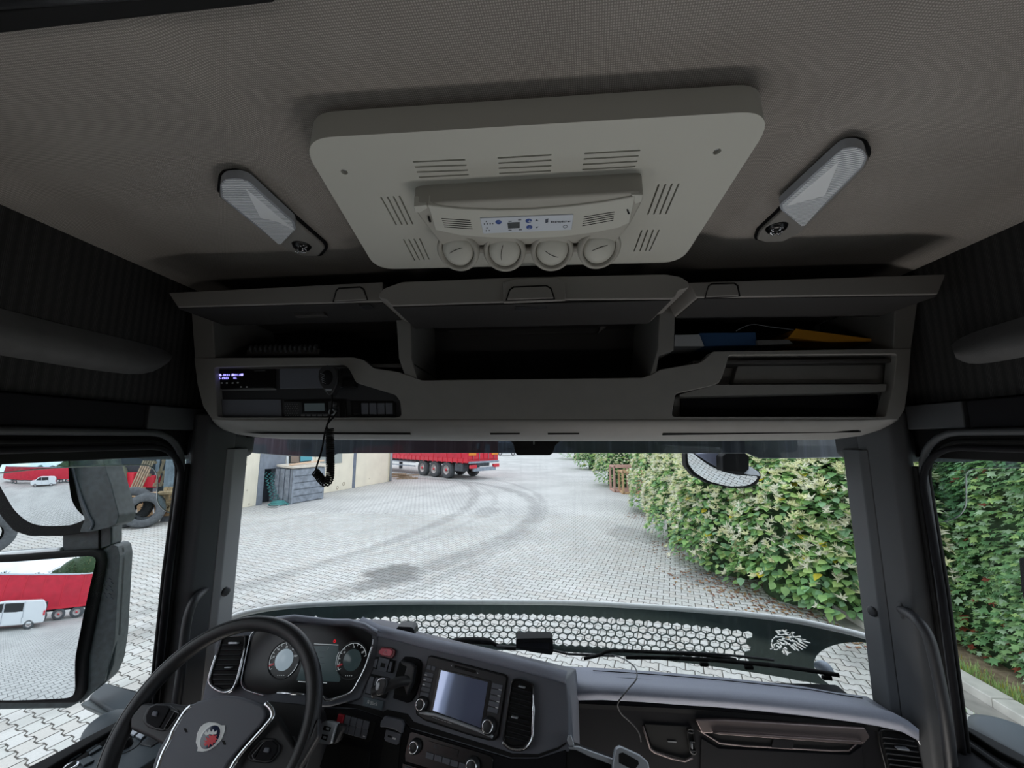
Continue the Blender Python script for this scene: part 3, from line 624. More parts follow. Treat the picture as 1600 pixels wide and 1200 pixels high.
    for x, y in ((671, 341), (981, 328)): slab('clip_slot', [(x-2.5, y-4), (x, y-4.5), (x+3, y+3), (x, y+3.5)], FP, .0046, .002, M['void'], T)
    # four round swivel outlets below the face
    vn = Vector((.0, -.62, -.78)).normalized()
    for i, (x, y, rot) in enumerate(((715, 392, .5), (788, 393, 1.45), (863, 392, 2.6), (937, 388, .2))):
        c = AH.at(x, y-7, .013); v = vn+Vector(((-.12, -.05, .05, .12)[i], 0, 0))
        fr = MB().lathe([(.028, -.060), (.040, -.045), (.046, -.012), (.0455, -.002), (.041, .003), (.0365, .001), (.0355, -.010), (0, -.010)], c, v, 36).build('round_vent', M['ac_dark'], T)
        MB().lathe([(0, .004), (.020, .0025), (.033, -.003), (.0345, -.009)], c, v, 32).build('vent_disc', M['ac'], fr)
        vv = v.normalized(); x1 = vv.cross(Vector((0, 1, 0))).normalized(); y1 = vv.cross(x1)
        p = [c+vv*(.0045-.007*abs(t)**2)+(x1*cos(rot)+y1*sin(rot))*t*.030+(x1*-sin(rot)+y1*cos(rot))*.006*(1-t*t) for t in np.linspace(-1, 1, 12)]
        MB().tube(p, .0006, 5).build('disc_groove', M['void'], fr)
    MB().tube([AH.at(x, y, -.022) for x, y in ((700, 397), (760, 401), (825, 402), (890, 400), (950, 394))], .012, 10).build('vent_rail', M['ac_dark'], T)
roof_unit()
def roof_lamps():
    for side, O, lab in ((0, [(345, 283), (352, 275), (372, 273), (390, 278), (505, 378), (508, 384), (498, 396), (478, 397), (455, 388), (430, 371), (343, 303)], 'clear ribbed reading lamp on the left of the roof unit'),
                         (1, [(1335, 224), (1350, 229), (1357, 243), (1350, 258), (1252, 357), (1225, 372), (1196, 374), (1182, 370), (1186, 358), (1216, 330), (1300, 237), (1316, 225)], 'clear ribbed reading lamp on the right of the roof unit')):
        D = PL(atZ(800, 300, .508), (0, 0, -1))
        T = thing('ceiling_lamp', lab, 'lamp', D.at(*O[0]))
        slab('recess_frame', [(x+(-4 if x < (430 if side == 0 else 1270) else 5), y+(-5 if y < 320 else 3)) for x, y in O], D, .003, -.02, M['darkface'], T, .003, .006)
        slab('base', O, D, .010, -.02, M['ac_dark'] if False else M['shelf'], T, .005, .006, 3)
        if side == 0: LO = [(344, 285), (352, 277), (372, 275), (389, 280), (460, 344), (463, 356), (440, 378), (436, 380), (345, 305)]; c = (471, 388); tri = [(384, 291), (407, 337), (432, 342), (460, 356)]
        else: LO = [(1305, 238), (1318, 228), (1336, 226), (1349, 231), (1355, 243), (1349, 257), (1256, 351), (1251, 350), (1220, 326), (1217, 318)]; c = (1214, 360); tri = [(1311, 247), (1289, 301), (1265, 308), (1226, 319)]
        D = PL(D.p0+D.n*.018, D.n)
        ln = slab('lens', LO, D, .004, -.014, mat('lamp_lens_ribbed', '9da2a9', .2, spec=.9), T, .006, .008, 3)
        # prismatic ribs moulded on the lens
        a, b = D.at(*LO[1], .0042), D.at(*((455, 370) if side == 0 else (1232, 338)), .0042); u = (b-a).normalized(); v = D.n.cross(u)
        mb = MB(); n = 46; LP = [D.at(x, y, .0042) for x, y in LO]; Q = [((p-a).dot(u), (p-a).dot(v)) for p in LP]; u0, u1 = min(q[0] for q in Q), max(q[0] for q in Q)
        for k in range(1, n):
            uu = u0+(u1-u0)*k/n; X = []
            for (p0, p1), (q0, q1) in zip(Q, Q[1:]+Q[:1]):
                if (p0-uu)*(q0-uu) < 0: X.append(p1+(q1-p1)*(uu-p0)/(q0-p0))
            if len(X) > 1:
                lo, hi = min(X), max(X); sh = (hi-lo)*.06; mb.beam(a+u*uu+v*(lo+sh), a+u*uu+v*(hi-sh), (u1-u0)/n*.5, .0014, D.n)
        mb.build('lens_ribs', M['reflector'], ln); ln.children[-1]['kind'] = 'stuff' if False else 'thing'
        del ln.children[-1]['kind']
        slab('reflector', tri, D, .0062, .002, M['reflector'], T, .001)
        MB().lathe([(0, .006), (.010, .008), (.020, .004), (.024, -.004), (.024, -.01)], D.at(*c, -.005), D.n, 20).build('spot_lens', M['blackg'], T)
        mb = MB(); rr = random.Random(side)
        for k in range(26): mb.ball(D.at(c[0]+rr.uniform(-11, 11), c[1]+rr.uniform(-6, 6), .002), rr.uniform(.0012, .003), 6, 4)
        mb.build('spot_facets', M['chrome'], T)
roof_lamps()
# ================================================================ DASHBOARD
KA, KB = atY(500, 969, 1.27), atY(882, 1060, 1.08)
_e = (KB-KA).normalized(); _n = Vector((-.227, -.90, .375)); _n = (_n-_e*_n.dot(_e)).normalized()
K = PL(KA, _n)
CN = PL(K.at(592, 1040), (.02, -.93, .36))
def ring_strip(px, pl, w, h, m, name, parent, closed=False, r=0):
    P = pts(pl, px, 0); P = smoothpath(P, 4) if r else P
    mb = MB()
    mb.tube(P, w, 8, closed); mb.v = [v for v in mb.v]
    return mb.build(name, m, parent)
def dashboard():
    T = thing('dashboard', 'dark grey soft touch dashboard wrapping from the driver to the passenger pillar', 'dashboard', A(0, 1.25, -1.1))
    # driver console face
    top = [(500, 969), (520, 969), (540, 970), (565, 975), (587, 987.5), (675, 1010), (775, 1034), (884, 1061)]
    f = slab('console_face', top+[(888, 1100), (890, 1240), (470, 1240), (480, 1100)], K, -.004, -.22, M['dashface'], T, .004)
    # lower crease line / hollow band across the console
    band = [(505, 1100), (512, 1097), (556, 1101), (598, 1112), (604, 1109), (636, 1116), (645, 1128), (700, 1146), (765, 1166), (800, 1178), (840, 1179), (872, 1168), (884, 1160), (884, 1163), (872, 1172), (840, 1184), (798, 1184), (700, 1154), (640, 1137), (632, 1124), (605, 1118), (598, 1121), (556, 1107), (510, 1103)]
    slab('crease_band', band, K, -.002, -.02, M['rubber'], T)
    slab('lower_face', [(506, 1107), (556, 1108), (598, 1122), (606, 1120), (630, 1126), (640, 1139), (700, 1156), (798, 1186), (840, 1186), (884, 1172), (884, 1240), (500, 1240)], K, .001, -.01, M['darkface'], T, .002)
    slab('open_bin', [(604, 1142), (596, 1180), (592, 1240), (618, 1240), (626, 1163), (627, 1158), (606, 1150)], K, .003, .0, M['void'], T)
    slab('knee_bolster', [(500, 1160), (530, 1158), (580, 1172), (572, 1240), (500, 1240)], K, .004, -.02, M['rubber'], T, .004)
    # cluster side face (left of the console) with the air vent
    lf = [(342, 990), (352, 985), (392, 985), (400, 975), (470, 972), (565, 975), (590, 992), (586, 1040), (560, 1094), (512, 1106), (470, 1106), (330, 1103), (312, 1096), (318, 1068)]
    slab('cluster_surround', lf, CN, -.006, -.20, M['dashface'], T, .006, .01)
    # hood over the cluster
    hp = [(352, 986, 1.22), (392, 981, 1.2), (420, 966, 1.17), (460, 961, 1.16), (500, 966, 1.16), (520, 968, 1.17), (545, 968, 1.17), (570, 974, 1.16), (590, 985, 1.15)]
    r1 = [atY(x, y, Y+.03) for x, y, Y in hp]; r2 = [atY(x, y+4, Y+.005) for x, y, Y in hp]; r3 = [atY(x, y+9, Y+.03) for x, y, Y in hp]
    r0 = [Vector((p.x-.01, 1.36, H-.665)) for p in r1]; r00 = [Vector((p.x-.02, 1.40, H-.82)) for p in r1]
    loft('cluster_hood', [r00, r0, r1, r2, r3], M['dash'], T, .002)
    # pads: left (behind console edge) and right
    kx = [(560, 972), (587, 985.5), (630, 996), (675, 1008), (730, 1020), (775, 1031), (830, 1045), (884, 1060)]
    e1 = [K.at(x, y, .004) for x, y in kx]
    n = len(kx)
    rear = [A(-.62+(.08+.62)*i/(n-1), wsY(-.5+.55*i/(n-1))-.03, -.79) for i in range(n)]
    mid = [a.lerp(b, .45)+Vector((0, 0, .012*0)) for a, b in zip(e1, rear)]
    e0 = [p+Vector((.006, .02, .004)) for p in e1]; e2 = [K.at(x, y+5, .002) for x, y in kx]; e3 = [K.at(x, y+9, -.014) for x, y in kx]
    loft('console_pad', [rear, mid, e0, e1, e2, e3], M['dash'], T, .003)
    rx = [(880, 1080), (940, 1079), (1000, 1082), (1060, 1086), (1120, 1090), (1190, 1096), (1260, 1103), (1320, 1110), (1370, 1117), (1410, 1126), (1436, 1140)]
    yy = [1.225, 1.225, 1.225, 1.22, 1.22, 1.215, 1.21, 1.20, 1.195, 1.185, 1.18]
    c1 = [atY(x, y, Y) for (x, y), Y in zip(rx, yy)]
    rr = [A(min(p.x*1.02, 1.10), min(wsY(p.x)-.03, 1.40 if p.x > .95 else 9), -.785 if p.x < .9 else -.79) for p in c1]
    seam = [p.lerp(q, .22) for p, q in zip(rr, c1)]; mid = [p.lerp(q, .6) for p, q in zip(rr, c1)]
    c0 = [p+Vector((0, .03, .002)) for p in c1]
    c2 = [atY(x, y+7, Y-.004) for (x, y), Y in zip(rx, yy)]; c3 = [atY(x, y+14, Y+.012) for (x, y), Y in zip(rx, yy)]; c4 = [atY(x, y+18, Y+.05) for (x, y), Y in zip(rx, yy)]
    loft('passenger_pad', [rr, seam, mid, c0, c1, c2, c3, c4], M['dash'], T, .003)
    MB().tube([p+Vector((0, 0, .0035)) for p in seam[1:-1]], .0014, 6).build('pad_seam', M['rubber'], T)
    MB().box(A(0, 1.47, -.87), (2.1, .12, .05)).build('windscreen_base', M['rubber'], T, .01)
    PF = PL(A(.5, 1.235, -.9), (0, -1, .06))
    slab('passenger_fascia', [(880, 1090), (1000, 1094), (1150, 1104), (1300, 1120), (1440, 1142), (1462, 1250), (880, 1250)], PF, 0, -.12, M['darkface'], T, .003)
    slab('fascia_top_shade', [(884, 1097), (1100, 1108), (1300, 1124), (1430, 1142), (1430, 1149), (1300, 1131), (1100, 1115), (884, 1104)], PF, .004, 0, M['rubber'], T)
    # glove shelf with metal trim
    g = slab('glove_shelf_trim', [(1085, 1121), (1130, 1120.5), (1346, 1133), (1354, 1147), (1344, 1158), (1336, 1153), (1115, 1139), (1108, 1142), (1094, 1141)], PF, .012, .0, M['satin'], T, .003)
    slab('trim_chrome_edge', [(1110, 1138.5), (1120, 1137.5), (1336, 1151), (1341, 1155), (1336, 1156), (1120, 1141)], PF, .018, .010, M['satin'], g, .001)
    slab('glove_recess', [(1098, 1143), (1112, 1141), (1330, 1157), (1330, 1168), (1322, 1172), (1128, 1164)], PF, .004, 0, M['void'], T)
    slab('recess_box', [(1206, 1150), (1240, 1152), (1236, 1168), (1202, 1166)], PF, .008, .004, M['darkface'], T, .002)
    ring_strip([(1090, 1140), (1100, 1146), (1124, 1161), (1160, 1165), (1300, 1173), (1326, 1173), (1340, 1160)], PL(PF.p0+PF.n*.006, PF.n), .0018, 0, M['satin'], 'recess_chrome_line', T)
    slab('lower_panel', [(1095, 1152), (1122, 1168), (1326, 1178), (1346, 1164), (1352, 1250), (1092, 1250)], PF, .003, 0, M['darkface'], T, .002)
    ring_strip([(1004, 1134), (1010, 1152), (1016, 1170), (1022, 1175), (1050, 1185), (1070, 1189), (1082, 1184)], PL(PF.p0+PF.n*.006, PF.n), .0028, 0, M['satin'], 'cup_recess_trim', T)
    slab('cup_recess', [(1006, 1130), (1078, 1134), (1084, 1180), (1070, 1185), (1022, 1172), (1018, 1166)], PF, .003, 0, M['void'], T, .002)
    slab('fascia_logo', [(1042, 1156), (1056, 1157), (1056, 1159), (1043, 1158)], PF, .0045, .003, M['pillar_lit'], T)
    return T, PF
DASH, PF = dashboard()
def vent(label, px, pl, chrome, tabs, nfin=9, tilt=0):
    T = thing('air_vent', label, 'air vent', pl.at(*px[0]))
    slab('recess', px, pl, .004, -.01, M['void'], T, 0, .004)
    mb = MB()
    P = pts(pl, px, .006); P = rnd(P, .008, 3); mb.tube(P, .0026, 6, True); mb.build('frame', M['blackg'], T)
    xs = [p[0] for p in px]; ys = [p[1] for p in px]; y0, y1 = min(ys), max(ys)
    def span(y):
        X = []
        for (a, b), (c, d) in zip(px, px[1:]+px[:1]):
            if (b-y)*(d-y) <= 0 and b != d: X.append(a+(c-a)*(y-b)/(d-b))
        return (min(X), max(X)) if len(X) > 1 else None
    for k in range(nfin):
        y = y0+(y1-y0)*(.17+.72*k/(nfin-1)); s = span(y)
        if not s: continue
        dy = (s[1]-s[0])*tilt; w = (s[1]-s[0])*.08
        MB().beam(pl.at(s[0]+w, y-dy/2, .006), pl.at(s[1]-w, y+dy/2, .006), .007, .0016, pl.n+Vector((0, .0, -.9))).build('fin', M['blackp'], T)
    if chrome: MB().tube(smoothpath(pts(pl, chrome, .008), 5), [.0014 if (i < 4) else .0034 for i in range((len(chrome)-1)*5+1)], 8).build('chrome_trim', M['chrome'], T)
    for (x, y, w, h) in tabs: slab('slider_tab', [(x-w, y-h-w*tilt), (x+w, y-h+w*tilt), (x+w, y+h+w*tilt), (x-w, y+h-w*tilt)], pl, .016, .004, M['silver'], T, .001)
    return T
vent('upright air vent left of the instrument cluster behind the wheel rim', [(350, 995), (386, 993), (384, 1010), (371, 1074), (353, 1079), (334, 1070), (331, 1058)], CN, [(385, 1012), (380, 1035), (373, 1062), (366, 1076), (354, 1081), (338, 1074), (330, 1064), (332, 1050), (341, 1022)], [(369, 1004, 7, 1.6), (361, 1042, 5, 1)], 9)
vent('upright air vent at the right end of the driver console', [(801, 1062), (812, 1061), (833, 1069), (834, 1084), (833, 1150), (822, 1165), (797, 1166), (787, 1156)], K, [(834, 1083), (834.5, 1110), (833.5, 1135), (832.5, 1153), (823, 1167), (808, 1170), (796, 1167), (787, 1158)], [(817, 1072, 5, 1.3), (806, 1119, 4.5, 1.5)], 11, .22)
vent('wide air vent at the passenger end beside the right pillar', [(1370, 1140), (1378, 1137), (1422, 1142), (1432, 1156), (1442, 1190), (1446, 1230), (1390, 1230), (1372, 1160)], PF, [(1430, 1152), (1438, 1172), (1444, 1195), (1440, 1204)], [(1404, 1165, 9, 1.2)], 9, .1)
vent('shadowed centre air outlet beside the cup recess on the passenger fascia', [(1072, 1136), (1082, 1137), (1086, 1176), (1078, 1174)], PF, None, [(1078, 1160, 1, 4)], 3, .1)
def cluster():
    T = thing('instrument_cluster', 'instrument cluster with two round gauges seen through the steering wheel', 'instrument cluster', CN.at(480, 1090))
    gl = [(397, 986), (404, 979), (470, 976), (560, 981), (580, 992), (577, 1020), (560, 1064), (548, 1082), (512, 1092), (504, 1086), (440, 1082), (416, 1086), (383, 1077), (378, 1062), (386, 1010)]
    slab('glass', gl, CN, -.0045, -.02, M['gauge'], T, 0, .006)
    slab('trip_display', [(462, 1063), (481, 1010), (528, 1008), (528, 1050), (531, 1062), (529, 1066)], CN, -.0035, -.006, M['tft'], T)
    for a in (((490, 1006), (528, 1008)), ((465, 1065), (478, 1066)), ((504, 1067), (510, 1067.5))): MB().beam(CN.at(*a[0], -.003), CN.at(*a[1], -.003), .0016, .0008, CN.n).build('display_line', M['softwhite'], T)
    for i in range(4):
        text(['--- ---', '----', '------', '---'][i], CN, 498, 1020+9*i, 520, 1020+9*i, 4, M['printd'], T, -.0032)
    text('P', CN, 511, 1015, 520, 1015, 4, M['print'], T, -.003)
    MB().lathe([(.002, .001), (.0035, .001), (.004, 0)], CN.at(522, 1002, -.004), CN.n, 14).build('warning_light', M['dot'], T)
    for gi, (cx, cy) in enumerate(((443, 1031), (549.5, 1031.5))):
        c = CN.at(cx, cy, -.003); u = (CN.at(cx+10, cy, -.003)-c); rad = (CN.at(cx+23.5, cy, -.003)-c).length; u.normalize(); v = CN.n.cross(u)
        g = MB().lathe([(rad*.99, 0), (rad*1.02, .003), (rad*1.06, 0)], c, CN.n, 40).build('gauge_ring', M['pillar'], T)
        arc = [c+(u*cos(a)+v*sin(a))*rad*.93+CN.n*.001 for a in np.linspace(radians(215), radians(15), 30)]
        MB().tube(arc, .0009, 5).build('gauge_arc', M['softwhite'], g)
        a0 = [c+(u*cos(a)+v*sin(a))*rad*1.02+CN.n*.003 for a in (np.linspace(radians(-10), radians(-60), 12) if gi == 0 else np.linspace(radians(150), radians(215), 12))]
        MB().tube(a0, .0013, 5).build('ring_highlight', M['chrome'], g)
        mb = MB()
        for k in range(11):
            a = radians(215-20*k); mb.beam(c+(u*cos(a)+v*sin(a))*rad*.80+CN.n*.001, c+(u*cos(a)+v*sin(a))*rad*.9+CN.n*.001, .0012, .0006, CN.n)
        mb.build('gauge_ticks', M['softwhite'], g)
        MB().beam(c+(u*cos(radians(200))+v*sin(radians(200)))*rad*.62+CN.n*.002, c+(u*cos(radians(200))+v*sin(radians(200)))*rad*.95+CN.n*.002, .005, .001, CN.n).build('needle', M['crimson'], g)
        MB().lathe([(0, .0015), (rad*.56, .0015), (rad*.60, 0)], c, CN.n, 32).build('centre_display', M['lcdb'] if gi == 0 else M['tft'], g)
        for k, (s, dx, dy) in enumerate((('20', -.78, .15), ('40', -.55, .55), ('60', -.05, .70), ('80', .42, .58), ('100', .62, .2)) if gi == 0 else (('5', -.78, -.15), ('10', -.62, .42), ('15', -.05, .72), ('20', .60, .42))):
            p = c+u*rad*dx+v*rad*dy; q = proj(p); text(s, CN, q[0]-2, q[1]+1.5, q[0]+4, q[1]+1.5, 3.2, M['softwhite'], T, -.002)
        text('- - - -', CN, cx-11, cy+26, cx+4, cy+26, 5, M['softwhite'], T, -.002)
    ch = PL(CN.p0+CN.n*.001, CN.n)
    MB().tube(smoothpath(pts(ch, [(583, 998), (582, 1008), (579, 1018), (571, 1042), (560, 1064), (549, 1081), (530, 1089), (511, 1094), (505, 1088)]), 5), [.001]*6+[.0032]*35, 8).build('chrome_trim', M['chrome'], T)
    MB().tube(pts(ch, [(433, 1082.5), (476, 1084.5)]), .0028, 8).build('chrome_trim', M['chrome'], T)
    MB().tube(smoothpath(pts(ch, [(400, 984), (392, 992), (387, 1010), (380, 1043), (377, 1064), (382, 1076), (396, 1082), (414, 1087)]), 5), .0018, 8).build('chrome_trim', M['chrome'], T)
cluster()
def controls():
    def S(name, lab, cat, px, m, a=.006, b=-.004, bev=.001, r=0, pl=K): return tag(slab(name, px, pl, a, b, m, None, bev, r), lab, cat)
    t = thing('hazard_button', 'red hazard light button at the top of the driver console', 'button', K.at(605, 1028))
    slab('surround', [(592, 1017), (597, 1010.5), (612, 1012), (618, 1016), (617, 1024), (613, 1028.5), (597, 1025), (592, 1021)], K, .004, -.002, mat('dark_red', '6d1420', .4), t, .001)
    h = slab('cap', [(594, 1017.5), (598, 1012.5), (611, 1013.5), (615, 1017), (614, 1022), (611, 1025), (598, 1023), (594, 1020)], K, .007, .002, mat('hazard_pink', 'd45468', .35), t, .0015)
    tri = pts(K, [(600.5, 1021.2), (607.5, 1022.4), (604.8, 1015.6)], .0073)
    MB().tube(tri, .0005, 5, True).build('triangle_mark', M['print'], h)
    t = thing('socket_switch_group', 'small socket between two narrow switches under the hazard button', 'switch', K.at(600, 1050))
    slab('frame', [(587, 1027), (595, 1026), (610, 1030), (617, 1032.5), (613, 1052), (583, 1044)], K, .002, -.002, M['rubber'], t, .001)
    for q, m in (([(588, 1029), (592.5, 1029.5), (589, 1043.5), (584.5, 1042)], M['dashface']), ([(594, 1026), (610, 1030), (605, 1050), (590.5, 1046.5)], M['dashface']), ([(611, 1033), (615, 1034), (611.5, 1050), (607, 1049)], M['dashface'])): slab('key', q, K, .006, .001, m, t, .0008)
    slab('socket', [(597.5, 1035), (604, 1036.5), (602.5, 1043), (596, 1041.5)], K, .0066, .004, M['void'], t)
    t = thing('rocker_switch_group', 'tall twin rocker switch behind the silver tipped stalk', 'switch', K.at(590, 1091))
    slab('frame', [(580, 1053), (606, 1059), (612, 1066), (602, 1092), (570.5, 1084)], K, .002, -.002, M['rubber'], t, .001)
    for q in ([(580, 1056), (587, 1057.5), (581, 1084), (573, 1082)], [(588.5, 1058), (602, 1061), (592, 1087), (582.5, 1084.5)]): slab('rocker', q, K, .007, .001, M['dashface'], t, .0015)
    lb = S('name_plate', 'grey-green printed plate under the rocker switches', 'plate', [(568.5, 1088.5), (599.5, 1095.5), (596.5, 1109), (567.5, 1102)], mat('plate_grey', '56626a', .5), .001, -.003, .0005)
    text('Я Black', K, 573.5, 1099, 595, 1104, 6, M['print'], lb, .0014)
    # parking brake lever
    t = thing('parking_brake_lever', 'black lever with silver tip rising from a hooded recess in the console', 'lever', K.at(640, 1098))
    slab('recess_frame', [(632, 1026), (645, 1027), (656, 1031), (659, 1038), (657, 1062), (650, 1085), (642, 1097), (636, 1098), (614, 1091), (616, 1082), (618, 1056), (624, 1035)], K, .003, -.01, M['darkface'], t, .003)
    slab('recess', [(630, 1031), (650, 1035), (655, 1042), (652, 1062), (644, 1086), (637, 1090), (617, 1084), (621, 1056), (625, 1038)], K, .004, -.006, M['void'], t, .002)
    slab('hood', [(632, 1031), (648, 1035), (654, 1041), (650, 1066), (642, 1084), (636, 1062), (642, 1040), (634, 1036)], K, .026, .004, M['blackp'], t, .008, 0, 4)
    path = smoothpath([K.at(646, 1062, .014), K.at(634, 1062, .04), K.at(616, 1070, .055), K.at(601, 1076, .060)], 6)
    MB().tube(path, [.012]*7+[.0125]*6+[.013]*6, 14).build('arm', M['blackp'], t)
    P2 = PL(K.p0+K.n*.060, K.n)
    slab('knob', [(592, 1062), (600, 1058.5), (606, 1060), (607, 1068), (602, 1084), (594, 1087), (588, 1084), (587, 1076)], P2, .010, -.018, M['blackp'], t, .007, 0, 4)
    MB().tube(smoothpath(pts(P2, [(590, 1071), (592.5, 1063), (597, 1060), (602, 1060.5), (604, 1064), (602, 1070)], .006), 4), .0022, 8).build('chrome_cap', M['chrome'], t)
    slab('release_button', [(592, 1066), (596.5, 1065), (597.5, 1070), (594, 1078), (590.5, 1077.5), (590.5, 1072)], P2, .013, .008, M['silver'], t, .002)
    # infotainment
    t = thing('infotainment_unit', 'infotainment unit with large touch screen, side buttons and two knobs', 'infotainment unit', K.at(720, 1150))
    slab('body', [(670, 1026), (674, 1025), (789, 1055), (792, 1059), (778, 1150), (772, 1155), (763, 1155), (730, 1146), (665, 1124), (652, 1115), (651, 1108)], K, .004, -.006, M['blackp'], t, .003, .004)
    slab('body_line', [(669, 1026), (673, 1024), (790, 1054), (793, 1058), (779, 1151), (773, 1157), (762, 1157), (730, 1148), (664, 1126), (650, 1116), (650, 1107)], K, .001, -.004, M['void'], t, .001, .004)
    slab('screen_frame', [(687.5, 1043.5), (769, 1063.5), (757, 1141), (672.5, 1110.5)], K, .005, .002, M['blackg'], t, .001)
    slab('screen', [(690.5, 1046.5), (763.5, 1065.5), (752, 1136.5), (677.5, 1109.5)], K, .0056, .003, M['screen'], t, .0003)
    slab('card_slot', [(711, 1038.5), (745, 1047.5), (744, 1052), (710.5, 1043)], K, .0048, .003, M['void'], t, .0005)
    text('<', K, 705, 1041, 712, 1043, 4, M['print'], t, .005); text('>', K, 746, 1053, 752, 1054.5, 4, M['print'], t, .005)
    text('------ - ------', K, 713, 1043.5, 740, 1050, 3, M['printd'], t, .0052)
    for i in range(6):
        if i == 0:
            for dx in (0, 7): slab('button', [(669+dx, 1038.5+dx*.22), (675+dx, 1040+dx*.22), (674+dx, 1046.5+dx*.22), (668+dx, 1045+dx*.22)], K, .0065, .003, M['dashface'], t, .0008)
            continue
        x, y = 668-1.7*i, 1041.5+7.6*i
        slab('button', [(x-1, y), (x+12.5, y+3), (x+11.3, y+9.5), (x-2.2, y+6.5)], K, .0065, .003, M['dashface'], t, .0008)
        if i in (1, 2, 3): slab('button_light', [(x-1, y+3.6), (x+2.6, y+4.4), (x+2.3, y+6.2), (x-1.3, y+5.4)], K, .0069, .006, M['print'], t)
    for i in range(5):
        x, y = 770.5-1.7*i, 1066+9.2*i
        slab('button', [(x, y), (x+16, y+4), (x+14.5, y+11.8), (x-1.5, y+7.8)], K, .0065, .003, M['dashface'], t, .0008)
        text(['---', '---', '---', '--', '-'][i], K, x+2.6, y+7, x+9, y+8.6, 3.4, M['printd'], t, .0067)
        if i < 4: slab('button_light', [(x+10, y+10), (x+14.5, y+11.1), (x+14.1, y+12.6), (x+9.6, y+11.5)], K, .0071, .006, M['print'], t)
    def knob(x, y, r, T, pl=K, h=.016, ringm=M['chrome'], nm='knob'):
        k = MB().lathe([(0, h), (r*.72, h), (r*.80, h-.001), (r, h-.004), (r*1.12, 0)], pl.at(x, y, .003), pl.n, 28).build(nm, M['blackp'], T)
        MB().lathe([(r*.66, h), (r*.70, h+.0012), (r*.80, h+.0012), (r*.86, h-.001)], pl.at(x, y, .003), pl.n, 28).build('ring', ringm, k); return k
    knob(661, 1099, .0155, t); knob(765, 1133, .0170, t)
    ring_strip([(656, 1112), (680, 1117), (710, 1127), (740, 1138), (765, 1148), (770, 1152)], PL(K.p0+K.n*.008, K.n), .004, 0, M['silver'], 'lower_ledge', t)
    text('------- --- ----- --- -------', K, 679, 1120, 740, 1140.5, 3.6, M['print'], t, .0135)
    # climate panel
    t = thing('climate_panel', 'gloss black climate control panel with two ringed knobs under the screen', 'climate control panel', K.at(700, 1195))
    slab('frame', [(641, 1144), (646, 1142.5), (768, 1180), (771, 1186), (768, 1230), (634, 1190), (633, 1178)], K, .004, .0, M['blackg'], t, .002, .003)
    knob(651, 1165, .0150, t); knob(740, 1195, .0165, t)
    slab('display', [(671, 1157), (718, 1171), (716, 1182), (669, 1167)], K, .0055, .003, M['gauge'], t)
    text('22.', K, 679, 1167, 690, 1170.5, 5, M['printd'], t, .006)
    for i in range(5):
        x, y = 668+12.8*i, 1173.5+4.0*i
        slab('button', [(x, y), (x+11.6, y+3.7), (x+10, y+13), (x-1.6, y+9.3)], K, .0065, .003, M['dashface'], t, .0008)
    # lower strip below it, mostly out of frame
    t = thing('lower_switch_strip', 'dark switch strip half cut off below the climate panel', 'switch', K.at(640, 1215))
    slab('frame', [(630, 1192), (760, 1230), (760, 1240), (627, 1240)], K, .004, 0, M['blackg'], t, .001)
    for i in range(5): slab('key', [(634+13*i, 1196+4*i), (644+13*i, 1199+4*i), (642+13*i, 1215+4*i), (632+13*i, 1212+4*i)], K, .006, .003, M['dashface'], t, .0008)
    # left switch bank
    t = thing('switch_bank', 'row of five rocker switches, the first one red, right of the steering wheel', 'switch panel', K.at(555, 1155))
    slab('frame', [(528, 1112), (532, 1111), (586, 1126.5), (588.5, 1130), (582, 1155), (577, 1159), (560, 1155), (534, 1149)], K, .003, -.003, M['rubber'], t, .001, .002)
    for i in range(5):
        x, y = 532+9.6*i, 1114+2.6*i
        slab('rocker', [(x, y), (x+8.6, y+2.4), (x+5.2, y+18.5), (x-3.6, y+16)] if i == 0 else [(x, y), (x+8.6, y+2.4), (x+5.8, y+15.5), (x-3, y+13)], K, .010 if i == 0 else .007, .002, M['red'] if i == 0 else M['dashface'], t, .0014)
        if i: slab('rocker', [(x-3, y+13.6), (x+5.8, y+16), (x+2.4, y+30), (x-6.4, y+27.5)], K, .0055, .001, M['dashface'], t, .0014)
    slab('light_mark', [(569.5, 1148.5), (572.5, 1149.3), (572, 1150.8), (569, 1150)], K, .0066, .005, M['print'], t)
    # usb hood and socket
    t = thing('usb_socket', 'small data socket under a grey hood in the lower console', 'socket', K.at(616, 1162))
    slab('hood', [(598, 1126), (604, 1117.5), (630, 1123), (634, 1130), (631, 1145), (620, 1139), (605, 1135), (597, 1135)], K, .012, 0, M['dashface'], t, .003)
    slab('plate', [(605, 1139), (628, 1146), (625, 1161), (621, 1163), (604, 1157), (602, 1153)], K, .006, .001, M['dashface'], t, .001, .001)
    slab('port', [(608, 1147.5), (614, 1149), (613.5, 1152), (607.5, 1150.5)], K, .0066, .004, M['void'], t); slab('port_mark', [(615.5, 1151), (620.5, 1152.3), (620, 1155), (615, 1153.7)], K, .0066, .005, M['print'], t)
    # remote key in the ignition, standing off the column
    P3 = PL(K.at(518, 1145, .09), K.n+Vector((0, 0, .1)))
    t = thing('key_fob', 'silver grey remote key with two buttons stuck in the ignition beside the wheel rim', 'key', P3.at(520, 1163))
    slab('case', [(500, 1134), (506, 1128), (512, 1125.5), (528, 1129), (524, 1142), (519, 1160), (516, 1163), (502, 1161), (494, 1156)], P3, .006, -.010, M['silver'], t, .004, .002, 3)
    slab('side_grip', [(526, 1130), (536, 1134), (535, 1140), (530, 1146), (522, 1163), (518, 1162), (524, 1144)], P3, -.002, -.020, M['blackp'], t, .003)
